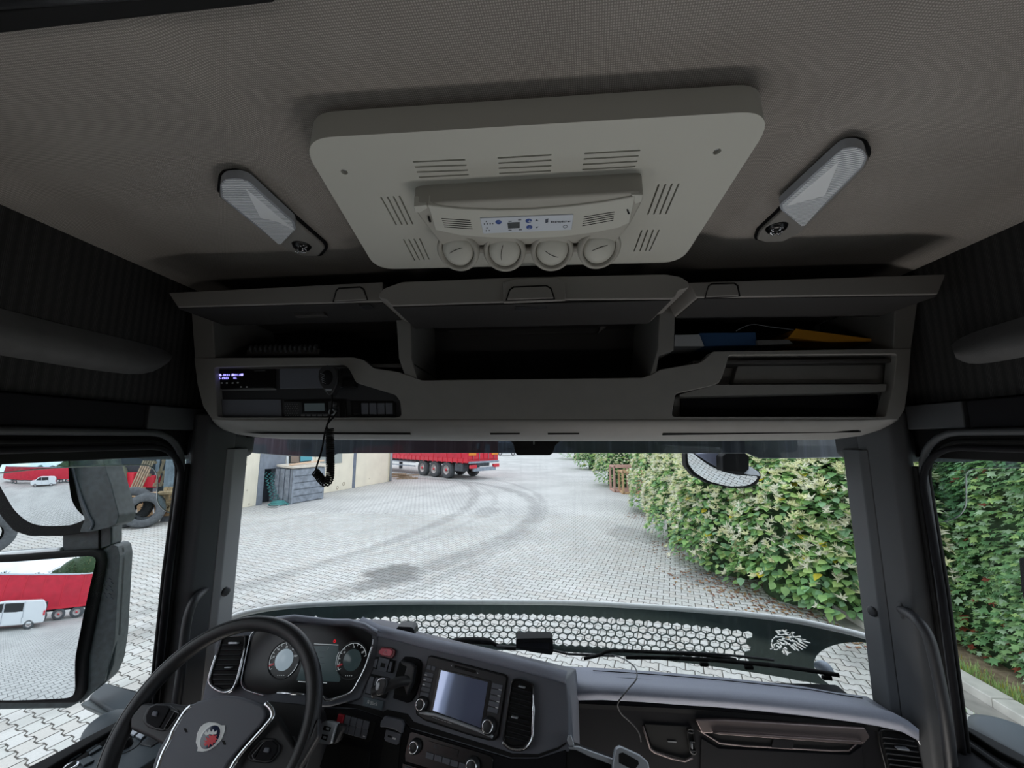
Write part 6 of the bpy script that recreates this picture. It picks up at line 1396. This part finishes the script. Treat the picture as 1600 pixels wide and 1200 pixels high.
# ================================================================ WORKSHOP WALL AND YARD OBJECTS
G1, G2 = gr(365, 796), gr(610, 752); WD = (G2-G1); WD.z = 0; WD.normalize(); WN = Vector((WD.y, -WD.x, 0)); WN = WN if WN.x > 0 else -WN
WP = PL(G1, WN)
def workshop():
    T = thing('workshop_building', 'long workshop wall of beige precast concrete panels with blue-grey posts', 'building', G1+WD*3)
    def panel(name, x0, x1, m, a=0, b=-.2, parent=T, ytop=600, bev=.01):
        p, q = WP.at(x0, 740), WP.at(x1, 740); p.z = q.z = 0; h = 4.6
        return MB().prism([p+WN*a, q+WN*a, q+WN*a+Vector((0, 0, h)), p+WN*a+Vector((0, 0, h))], WN*(b-a)).build(name, m, parent, bev)
    # left of the alcove: panels running back beside the truck
    p = WP.at(404, 740); p.z = 0
    for k in range(1):
        a = p-WD*(2.75*(k+1)-.02); b = p-WD*2.75*k; MB().prism([a, b, b+Vector((0, 0, 4.6)), a+Vector((0, 0, 4.6))], -WN*.2).build('concrete_panel', M['concrete'], T, .01)
    panel('concrete_panel', 492, 551, M['concrete']); panel('concrete_panel', 556, 606, M['concrete']); panel('joint_post', 550, 557, M['steel'], -.02, -.2)
    panel('door_post', 404, 413, M['steelb'], .02); panel('alcove_back', 412, 438, M['door_dark'], -.5, -.6)
    def wslab(name, px, m, a=0, b=-.1, bev=.005, parent=T): return slab(name, px, WP, a, b, m, parent, bev)
    wslab('blue_lintel', [(412, 600), (446, 600), (446, 731), (412, 733)], M['steelb'], .03, -.5)
    panel('alcove_side', 436, 446, M['steelb'], -.03, -.5)
    panel('window_wall', 446, 493, M['concrete'], -.06, -.2)
    w = wslab('window_frame', [(448, 690), (491, 690), (490, 727), (449, 730)], M['white'], -.04, -.1)
    wslab('pane', [(452, 690), (487, 690), (487, 724), (452, 726)], M['vglass'], -.03, -.08, .002, w)
    wslab('window_paper', [(470, 705), (488, 703), (488, 719), (470, 721)], mat('teal_poster', '5aa6b4', .6), -.02, -.03, .001, w)
    wslab('window_paper', [(455, 708), (468, 707), (468, 722), (455, 723)], mat('brown_poster', '8b7a6b', .6), -.02, -.03, .001, w)
    wslab('wall_board', [(500, 700), (534, 697), (534, 723), (500, 727)], mat('grey_board', '9aa09c', .7), .02, 0)
    q = WP.at(608, 740); q.z = 0
    MB().tube([q+WN*.12+Vector((0, 0, .05)), q+WN*.12+Vector((0, 0, 4.6))], .085, 12).build('downpipe', mat('galvanised', 'a9b1b8', .4, metal=.4), T)
    MB().prism([q, q+WD*.25, q+WD*.25+Vector((0, 0, 4.6)), q+Vector((0, 0, 4.6))], -WN*8).build('end_wall', M['concrete'], T)
    mb = MB(); rr = random.Random(1)
    for x, y, r in ((384, 726, .05), (527, 762, .09), (537, 756, .10), (366, 784, .05), (389, 788, .04), (577, 748, .04), (386, 766, .03)): mb.lathe([(r*.5, -.001), (r, .003), (r*1.1, 0)], WP.at(x, y), WN, 14)
    mb.build('cast_plugs', mat('concrete_plug', '9d917b', .9), T); T.children[-1].name = 'cast_plug'
    # cabinet in front
    C = thing('slatted_box', 'blue-grey slatted timber box standing against the workshop wall', 'box', WP.at(470, 785))
    a, b = gr(453, 788), gr(504, 779); u = (b-a).normalized(); nn = Vector((u.y, -u.x, 0)); nn = nn if nn.x > 0 else -nn; L_ = (b-a).length; h = 1.55
    MB().prism([a, b, b-nn*.9, a-nn*.9], (0, 0, h)).build('body', M['crateg'], C, .02)
    for k in range(5): MB().beam(a+nn*.02+Vector((0, 0, .16+.30*k)), b+nn*.02+Vector((0, 0, .16+.30*k)), .05, .25).build('board', M['crateg'], C, .01)
    for k in range(3): p = a-nn*(.12+.33*k)-u*.02+Vector((0, 0, .0)); MB().prism([p, p-nn*.25, p-nn*.25-u*.03, p-u*.03], (0, 0, h)).build('board', M['crateg'], C, .01)
    for p in (a, b): MB().prism([p+nn*.05, p+nn*.05+u*.1*(1 if p is a else -1), p+u*.1*(1 if p is a else -1), p], (0, 0, h)).build('corner_post', M['crateg'], C, .01)
    MB().prism([a+nn*.08-u*.08+Vector((0, 0, h+.03)), b+nn*.08+u*.1+Vector((0, 0, h+.03)), b-nn*.95+u*.1+Vector((0, 0, h+.10)), a-nn*.95-u*.08+Vector((0, 0, h+.10))], (0, 0, .10)).build('lid', mat('pale_board', 'd6cdbf', .8, var=.1, vscale=5), C, .01)
    tag(MB().beam(a-nn*.2+Vector((0, 0, h+.20)), b-nn*.1+Vector((0, 0, h+.30)), .12, .07).build('timber_plank', mat('pale_timber', 'd9b99d', .8), None, .01), 'pale timber plank lying on the slatted box', 'plank')
    # hoses hanging in the alcove
    Hh = thing('coiled_air_hose', 'teal coiled air hoses hanging in the alcove and heaped on the ground', 'hose', gr(428, 790))
    for x in (418, 425, 430):
        p = WP.at(x, 738, -.15); q = gr(x+4, 787)+WN*.15; hel = []; n = 260
        for k in range(n): t = k/(n-1); c = p.lerp(q, t); s = 2*pi*9*t; hel.append(c+WD*(.06*cos(s))+WN*(.06*sin(s)))
        MB().tube(hel, .014, 5).build('hose_coil', M['hose'], Hh)
    c = gr(429, 789)+WN*.2
    MB().tube([c+Vector((.40*cos(a)*(1-.02*a), .40*sin(a)*(1-.02*a), .03+.006*a)) for a in np.linspace(0, 26, 160)], .022, 6).build('heap', M['hose'], Hh)
    t = thing('grey_hose', 'pale grey hose drooping from the alcove to the ground loop', 'hose', gr(424, 792))
    MB().tube(smoothpath([WP.at(x, y, o) for x, y, o in ((427, 750, .05), (432, 757, .15), (430, 770, .25), (420, 786, .5))]+[gr(418, 792)+Vector((0, 0, .03)), gr(430, 794)+Vector((0, 0, .03)), gr(438, 790)+Vector((0, 0, .03)), WP.at(438, 776, .2), WP.at(431, 765, .1)], 6), .025, 6).build('loop', M['cord'], t)
    MB().ball(WP.at(431, 772, .2), .11, 12, 8).build('reel_end', mat('pink_plug', 'a87a76', .6), t)
workshop()
def box6(mb, o, u, v, a0, a1, b0, b1, z0, z1):
    return mb.prism([o+u*a0+v*b0+Vector((0, 0, z0)), o+u*a1+v*b0+Vector((0, 0, z0)), o+u*a1+v*b1+Vector((0, 0, z0)), o+u*a0+v*b1+Vector((0, 0, z0))], (0, 0, z1-z0))
def wheel_on(T, c, axis, r, w, nm='wheel', rimm=None):
    g = MB().lathe([(r*.56, -w/2), (r*.62, -w/2), (r*.90, -w/2), (r, -w*.38), (r, w*.38), (r*.90, w/2), (r*.60, w/2), (r*.56, w/2), (r*.50, w*.3)], c, axis, 28).build(nm, M['tyred'] if False else M['tyre'], T)
    MB().lathe([(0, w*.40), (r*.18, w*.42), (r*.20, w*.25), (r*.42, w*.22), (r*.50, w*.44), (r*.58, w*.46), (r*.58, 0)], c, axis, 24).build('rim', rimm or M['rim'], g)
    MB().lathe([(0, w*.55), (r*.15, w*.52), (r*.18, w*.30)], c, axis, 14).build('hub', M['crimson'] if nm == 'wheel' and rimm is None else M['rim'], g); return g
def trailer(name_lab, o, d, s=1.0, simple=False, tall=2.75):
    """o: ground point under the rear near corner, d: heading; near side faces the yard"""
    d = Vector(d).normalized(); to = (EYE-o); v = Vector((-d.y, d.x, 0)); v = v if v.dot(to) < 0 else -v     # v points away from the viewer
    T = thing('curtain_trailer', name_lab, 'trailer', o+d*6+v*1.2)
    B = lambda a0, a1, b0, b1, z0, z1: box6(MB(), o, d, v, a0*s, a1*s, b0*s, b1*s, z0*s, z1*s)
    B(0, 13.6, 0, 2.5, 1.22, 1.22+tall).build('body', M['tarp'], T, .03)
    B(-.01, 13.6, -.02, 2.52, 1.02, 1.24).build('side_rail', M['tarpl'], T, .01)
    B(-.02, 13.6, -.03, 2.53, 1.22+tall-.10, 1.24+tall).build('roof_rail', M['lens'], T, .01)
    mb = MB()
    for k in range(26): box6(mb, o, d, v, (.4+.5*k)*s, (.46+.5*k)*s, -.045*s, -.02*s, .98*s, 1.30*s)
    mb.build('curtain_buckle', M['tarpl'], T)['kind'] = 'stuff'
    for k in range(9): B(1.4*k+.6, 1.4*k+.66, -.025, 0, 1.3, 1.2+tall).build('curtain_seam', M['tarpl'], T)
    for b0 in (.03, 1.27):
        g = B(-.05, 0, b0, b0+1.20, 1.22, 1.18+tall).build('rear_door', M['tarpl'], T, .01)
        for q in (.35, .85): MB().tube([o+d*(-.08*s)+v*((b0+q)*s)+Vector((0, 0, 1.22*s)), o+d*(-.08*s)+v*((b0+q)*s)+Vector((0, 0, (1.2+tall)*s))], .025, 6).build('lock_bar', M['silver'], g)
    B(-.03, 13.0, .75, 1.75, .78, 1.02).build('chassis', M['grime'], T, .02)
    for b0 in (.04, 1.9): B(-.10, -.05, b0, b0+.55, 1.45, 1.62).build('marker_plate', M['amber'], T)
    B(-.10, -.05, 1.34, 1.72, 1.62, 2.10).build('white_plate', M['white'], T)
    MB().lathe([(0, .02), (.16*s, .02), (.16*s, 0)], o+d*(-.07*s)+v*(.75*s)+Vector((0, 0, 2.0*s)), -d, 18).build('round_sticker', M['white'], T)
    B(-.16, -.02, .05, 2.45, .98, 1.10).build('bumper_beam', M['bumper'], T, .02); B(-.20, -.05, .35, 2.15, .52, .74).build('underrun_bar', M['bumper'], T, .02)
    for b0 in (.08, 1.95): B(-.22, -.06, b0, b0+.48, .70, .90).build('tail_lamp', M['crimson'], T, .02)
    B(.5, 1.25, .05, .5, .50, .98).build('side_locker', M['grime'], T, .03)
    B(5.6, 9.8, .05, .12, .55, .62).build('side_guard', M['bumper'], T); B(5.6, 9.8, .05, .12, .80, .87).build('side_guard', M['bumper'], T)
    for k in range(3):
        for b0 in (.22, 2.28): wheel_on(T, o+d*((2.1+1.31*k)*s)+v*(b0*s)+Vector((0, 0, .52*s)), -v if b0 < 1 else v, .52*s, .36*s)
    for b0 in (.06, 2.0): B(1.35, 5.4, b0, b0+.45, 1.0, 1.06).build('mudguard', M['grime'], T)
    B(10.5, 10.7, .4, .6, .05, 1.0).build('landing_leg', M['grime'], T); B(10.5, 10.7, 1.9, 2.1, .05, 1.0).build('landing_leg', M['grime'], T)
    return T
oo = gr(730, 751.5); trailer('red curtain-sided trailer turning away behind the workshop corner', oo, (-sin(radians(50)), cos(radians(50)), 0), 1.2)
def small_car():
    T = thing('silver_car', 'tiny pale car parked beyond the right rear corner of the red trailer', 'car', gr(792, 711.5)); c = gr(792, 711.5)
    mb = MB(); P = [(-2.1, .3), (-2.1, .8), (-1.3, .95), (-.8, 1.42), (.9, 1.45), (1.7, 1.0), (2.1, .9), (2.1, .3)]
    mb.prism([c+Vector((a*.9, -.8, z)) for a, z in P], (0, 1.6, 0)).build('body', M['van'], T, .12, 3)
    MB().prism([c+Vector((a*.9, -.82, z)) for a, z in [(-1.0, .98), (-.7, 1.34), (.8, 1.36), (1.4, 1.0)]], (0, 1.64, 0)).build('windows', M['vglass'], T, .02); T.children[-1].name = 'side_window'
    for a in (-1.25, 1.25): wheel_on(T, c+Vector((a*.9, -.72, .32)), Vector((0, -1, 0)), .32, .2, 'wheel', M['rim'])
small_car()
def tyre(c, axis, r, w, label, roll=0):
    ax = Vector(axis).normalized(); T = thing('truck_tyre', label, 'tyre', Vector(c)-Vector((0, 0, r)), 'old truck tyres beside the workshop wall')
    MB().lathe([(r*.54, -w*.32), (r*.56, -w*.45), (r*.72, -w*.5), (r*.90, -w*.47), (r*.965, -w*.40), (r*.985, -w*.30), (r*.97, -w*.285), (r*.985, -w*.27), (r, -w*.12), (r*.98, -w*.10), (r*.98, -w*.08), (r, -w*.06), (r, w*.06), (r*.98, w*.08), (r*.98, w*.1), (r, w*.12), (r*.985, w*.27), (r*.97, w*.285), (r*.985, w*.3), (r*.965, w*.40), (r*.90, w*.47), (r*.72, w*.5), (r*.56, w*.45), (r*.54, w*.32)], c, ax, 48).build('rubber', M['tyre'], T)
    MB().lathe([(r*.55, -w*.3), (r*.75, -w*.42), (r*.93, -w*.38), (r*.94, w*.38), (r*.75, w*.42), (r*.55, w*.3)], c, ax, 36).build('inner_liner', M['tyred'], T); return T
def tyres():
    k = 1.04
    def at(x, y, dist=0): return gr(x, y)
    g = gr(222, 824); r = .55; ax = Vector((.62, -.76, .20))
    c = g+Vector((0, 0, r*.97)); tyre(c, ax, r, .38, 'old truck tyre standing nearest, open hole facing the truck')
    c2 = c+Vector((-.30, .36, .0))*1.1; tyre(c2, ax, r*.98, .36, 'old truck tyre standing directly behind the nearest tyre')
    c3 = c+Vector((-.95, .42, 0))*1.0+Vector((0, 0, .10)); tyre(c3, (.55, -.8, .1), .62, .38, 'taller chunky tread tyre behind the mirror edge and the nearest tyre')
    g = gr(188, 824)+Vector((0, 0, .20)); T = tyre(g+Vector((-.1, .1, 0)), (0.05, .05, 1), .50, .36, 'truck tyre lying flat beside the mirror and the standing tyres')
    tyre(gr(-30, 870)+Vector((0, 0, .52)), (.9, -.4, 0), .52, .34, 'black tyre at the far left edge between the two mirrors')
tyres()
def pallet(label, p, u, up, L_=1.2, Wd=.8, m=None, n=7):
    """p: lower left corner, u: along the boards' run, up: direction the pallet leans"""
    m = m or M['wood']; u = Vector(u).normalized(); up = Vector(up).normalized(); nn = u.cross(up).normalized()
    T = thing('wooden_pallet', label, 'pallet', p, 'pallets leaning beside the tyres'); R = Matrix((u, up, nn)).transposed()
    for k in range(n): MB().box(p+u*(L_*(k+.5)/n)+up*(Wd/2)+nn*.06, (L_/n*.62, Wd, .022), R).build('board', m, T, .004)
    for k in range(3): MB().box(p+u*(L_/2)+up*(.06+(Wd-.12)*k/2)+nn*.0, (L_, .10, .085), R).build('bearer', m, T, .004)
    return T
def clutter():
    a = WP.at(268, 800); 
    g = gr(215, 806); pallet('fresh pale pallet leaning over the standing tyres', atY(208, 772, 13.6), (1, -.25, .10), (-.15, .35, -1), 2.1, .95, M['wood'], 7)
    pallet('weathered upright pallet leaning on the dark wall above the tyres', atY(205, 764, 15.2), (1, -.25, 0), (.1, .25, 1), .75, 1.15, M['woodold'], 5)
    pallet('tilted grey pallet edge right of the weathered pallet', atY(238, 760, 14.6), (.6, .5, .0), (.35, -.1, 1), .45, 1.15, M['woodold'], 3)
    pallet('dirty pallet low behind the window deflector near the wall', atY(246, 800, 13.3), (1, .2, .0), (0, .2, 1), 1.0, .85, M['wood'], 6)
    T = thing('storage_shed', 'blue-grey shed front with dark doorway behind tyres and pallets', 'shed', atX(220, 790, -17))
    p0 = Vector((-20.5, 13.4, 0)); p1 = Vector((-13.2, 18.0, 0)); u = (p1-p0).normalized(); n = Vector((u.y, -u.x, 0)); L_ = (p1-p0).length
    box6(MB(), p0, u, n, 0, L_, -.3, 0, 0, 4.2).build('front_wall', M['steelb'], T, .01)
    box6(MB(), p0, u, n, L_*.30, L_*.78, 0, .03, .0, 2.9).build('doorway', M['door_dark'], T)
    for t in (.30, .42, .58, .78): box6(MB(), p0, u, n, L_*t, L_*t+.12, .0, .08, 0, 3.0).build('post', M['bumper'], T, .01)
    box6(MB(), p0, u, n, 0, L_, 0, .10, 2.95, 3.15).build('lintel', M['cord'], T, .01)
    tag(MB().box(atY(203, 755, 15.6), (.55, .3, .9)).build('red_drum_box', M['tarpl'], None, .04), 'red box standing between posts left of the weathered pallet', 'box')
    tag(MB().box(atY(233, 752, 16.0), (.75, .3, .5)).build('red_crate', M['tarpl'], None, .04), 'red crate seen between the two weathered pallets', 'crate')
    rr = random.Random(4); P = atY(180, 775, 15.4)
    t = thing('olive_sack', 'olive grey sheeted bale behind the mirror edge above the tyres', 'bale', P)
    MB().ball(P+Vector((0, 0, .35)), (.42, .35, .95), 16, 10).build('cover', mat('olive_sheet', '6d7362', .85, bump=.5, bscale=8), t)
    # tall sheets leaning at the wall behind the deflector
    for i, (x0, x1, m, l) in enumerate(((252, 266, M['crateg'], 'blue-grey sheet leaning upright behind the window deflector'), (266, 282, mat('dusty_sheet', 'a9aca4', .9, var=.2, vscale=4), 'dusty pale sheet leaning upright next to the window pillar'))):
        a, b = atY(x0, 800, 13.6+i*.3), atY(x1, 800, 13.6+i*.3); a.z = b.z = 0
        tag(MB().prism([a, b, b+Vector((-.3, .2, 2.9)), a+Vector((-.3, .2, 2.9))], (0, .08, 0)).build('leaning_sheet', m, None, .005), l, 'sheet')
clutter()
def crates():
    for i, (x0, x1, yt, yb, Y, dp, m, lab) in enumerate(((960.5, 1002, 728, 769, 21.8, 1.1, M['woodpink'], 'larger pinkish wooden crate frame standing at the edge of the shrubs'), (974, 1006, 736, 772, 20.6, .9, M['wood'], 'smaller pale wooden crate frame in front of the larger one'))):
        b = gr(x0, yb); T = thing('wooden_crate_frame', lab, 'crate', b); Y = b.y; w = (atY(x1, yb, Y)-atY(x0, yb, Y)).length; h = atY(x0, yt, Y).z
        for dx in (0, w):
            for dy in (0, dp): MB().box(b+Vector((dx, dy, h/2)), (.11, .09, h)).build('post', m, T, .008)
        for z in (.05, h-.05):
            for dy in (0, dp): MB().box(b+Vector((w/2, dy, z)), (w, .09, .11)).build('rail', m, T, .008)
            for dx in (0, w): MB().box(b+Vector((dx, dp/2, z)), (.09, dp, .11)).build('rail', m, T, .008)
        if i == 0: MB().box(b+Vector((w*.5, 0, h*.5)), (.09, .08, h)).build('post', m, T, .008)
crates()
def stacked_timber():
    T = thing('timber_scraps', 'low heap of timber offcuts at the foot of the workshop corner', 'timber', gr(625, 748)); rr = random.Random(2); c = gr(625, 748)
    for k in range(7): a = rr.uniform(-.4, .4); MB().box(c+Vector((rr.uniform(-.5, .7), rr.uniform(-.3, .3), .06+.10*(k//2))), (1.5, .12, .09), Matrix.Rotation(a, 3, 'Z')).build('plank', M['woodold'], T, .008)
stacked_timber()
# ---------------------------------------------------------------- behind the truck: what the driver's mirrors show
def mirror_side():
    away = Vector((VAN.x, VAN.y, 0))-Vector((LMP.p0.x, LMP.p0.y, 0)); away.normalize(); side = Vector((-away.y, away.x, 0))
    side = side if side.x < 0 else -side                              # outwards, away from the truck
    # trailer
    d2 = (side*1.0+away*.10).normalized(); 
    o = Vector((TRL.x, TRL.y, 0))-d2*5.2
    mid = o; T = thing('red_trailer', 'long red curtain-sided trailer parked behind, filling the lower driver mirror', 'trailer', o+d2*8)
    v = Vector((-d2.y, d2.x, 0)); v = v if v.dot(away) > 0 else -v
    B = lambda a0, a1, b0, b1, z0, z1: box6(MB(), o, d2, v, a0, a1, b0, b1, z0, z1)
    B(0, 22, 0, 2.5, 1.15, 4.0).build('curtain', M['tarp'], T, .03); B(0, 22, -.03, .1, 3.9, 4.02).build('roof_rail', M['lens'], T); B(0, 22, -.02, .1, 1.0, 1.2).build('side_rail', M['tarpl'], T)
    B(0, 22, .7, 1.8, .75, 1.0).build('chassis', M['grime'], T)
    for k in range(15): B(.8+1.5*k, .86+1.5*k, -.03, 0, 1.2, 3.9).build('curtain_seam', M['tarpl'], T)
    for a in (2.4, 3.75, 5.1, 15.6, 17): wheel_on(T, o+d2*a+v*.2+Vector((0, 0, .52)), -v, .52, .36)
    # van
    c = Vector((VAN.x, VAN.y, 0)); u = (side+away*.0).normalized(); w = away
    T = thing('white_van', 'white delivery van parked before the red trailer, seen in the driver mirror', 'van', c)
    P = [(-2.3, .35), (-2.42, .75), (-2.35, 1.15), (-1.45, 1.28), (-.75, 1.88), (-.3, 1.97), (2.2, 1.97), (2.42, 1.6), (2.45, .6), (2.4, .35)]
    off = -1.3; P = [(-a, z) for a, z in P]     # nose away from the cab side
    MB().prism([c+u*(a-off)+Vector((0, 0, z)) for a, z in P], w*1.9).build('body', M['van'], T, .10, 4)
    for q in ([(-1.25, 1.28), (-.72, 1.76), (-.25, 1.82), (-.25, 1.25)], [(-.15, 1.25), (-.15, 1.82), (1.0, 1.82), (1.0, 1.25)]):
        MB().prism([c-w*.015+u*(-a-off)+Vector((0, 0, z)) for a, z in q], w*.03).build('side_window', M['vglass'], T, .01)
    MB().prism([c+w*.25+u*(-2.44-off)+Vector((0, 0, z)) for z in (1.25, 1.8)]+[c+w*1.65+u*(-2.40-off)+Vector((0, 0, z)) for z in (1.8, 1.25)], -u*.06).build('rear_window', M['vglass'], T, .01)
    for a in (-.2, 1.05): MB().beam(c-w*.012+u*(-a-off)+Vector((0, 0, .5)), c-w*.012+u*(-a-off)+Vector((0, 0, 1.9)), .02, .02).build('panel_gap', M['bumper'], T)
    MB().box(c-w*.0+u*(-2.35-off)+Vector((0, 0, 1.05)), (.12, .12, .35)).build('tail_lamp', M['crimson'], T, .02)
    for a in (-1.45, 1.5): wheel_on(T, c+w*.12+u*(-a-off)+Vector((0, 0, .33)), -w, .34, .24, 'wheel', M['rim'])
    # more parked trucks seen small in the wide mirror
    for i in range(3):
        q = c+side*(14+7*i)+away*(16+2*i); T = thing('parked_truck', ['blue parked truck nearest the red trailer in the wide mirror', 'white parked truck in the middle of the row in the wide mirror', 'dark parked truck at the far end of the row in the wide mirror'][i], 'truck', q)
        box6(MB(), q, side, away, 0, 2.5, 0, 8, .9, 3.8).build('box_body', [M['steelb'], M['van'], M['grime']][i], T, .05)
        box6(MB(), q, side, away, .1, 2.4, -1.9, -.1, .7, 3.0).build('cab', [M['blue'], M['van'], M['steelb']][i], T, .12, ); box6(MB(), q, side, away, .25, 2.25, -1.94, -1.8, 1.8, 2.7).build('windscreen', M['vglass'], T, .02)
        for a in (.2, 2.3):
            for b in (-1, 5.5): wheel_on(T, q+side*a+away*b+Vector((0, 0, .5)), -side if a < 1 else side, .5, .3)
mirror_side()
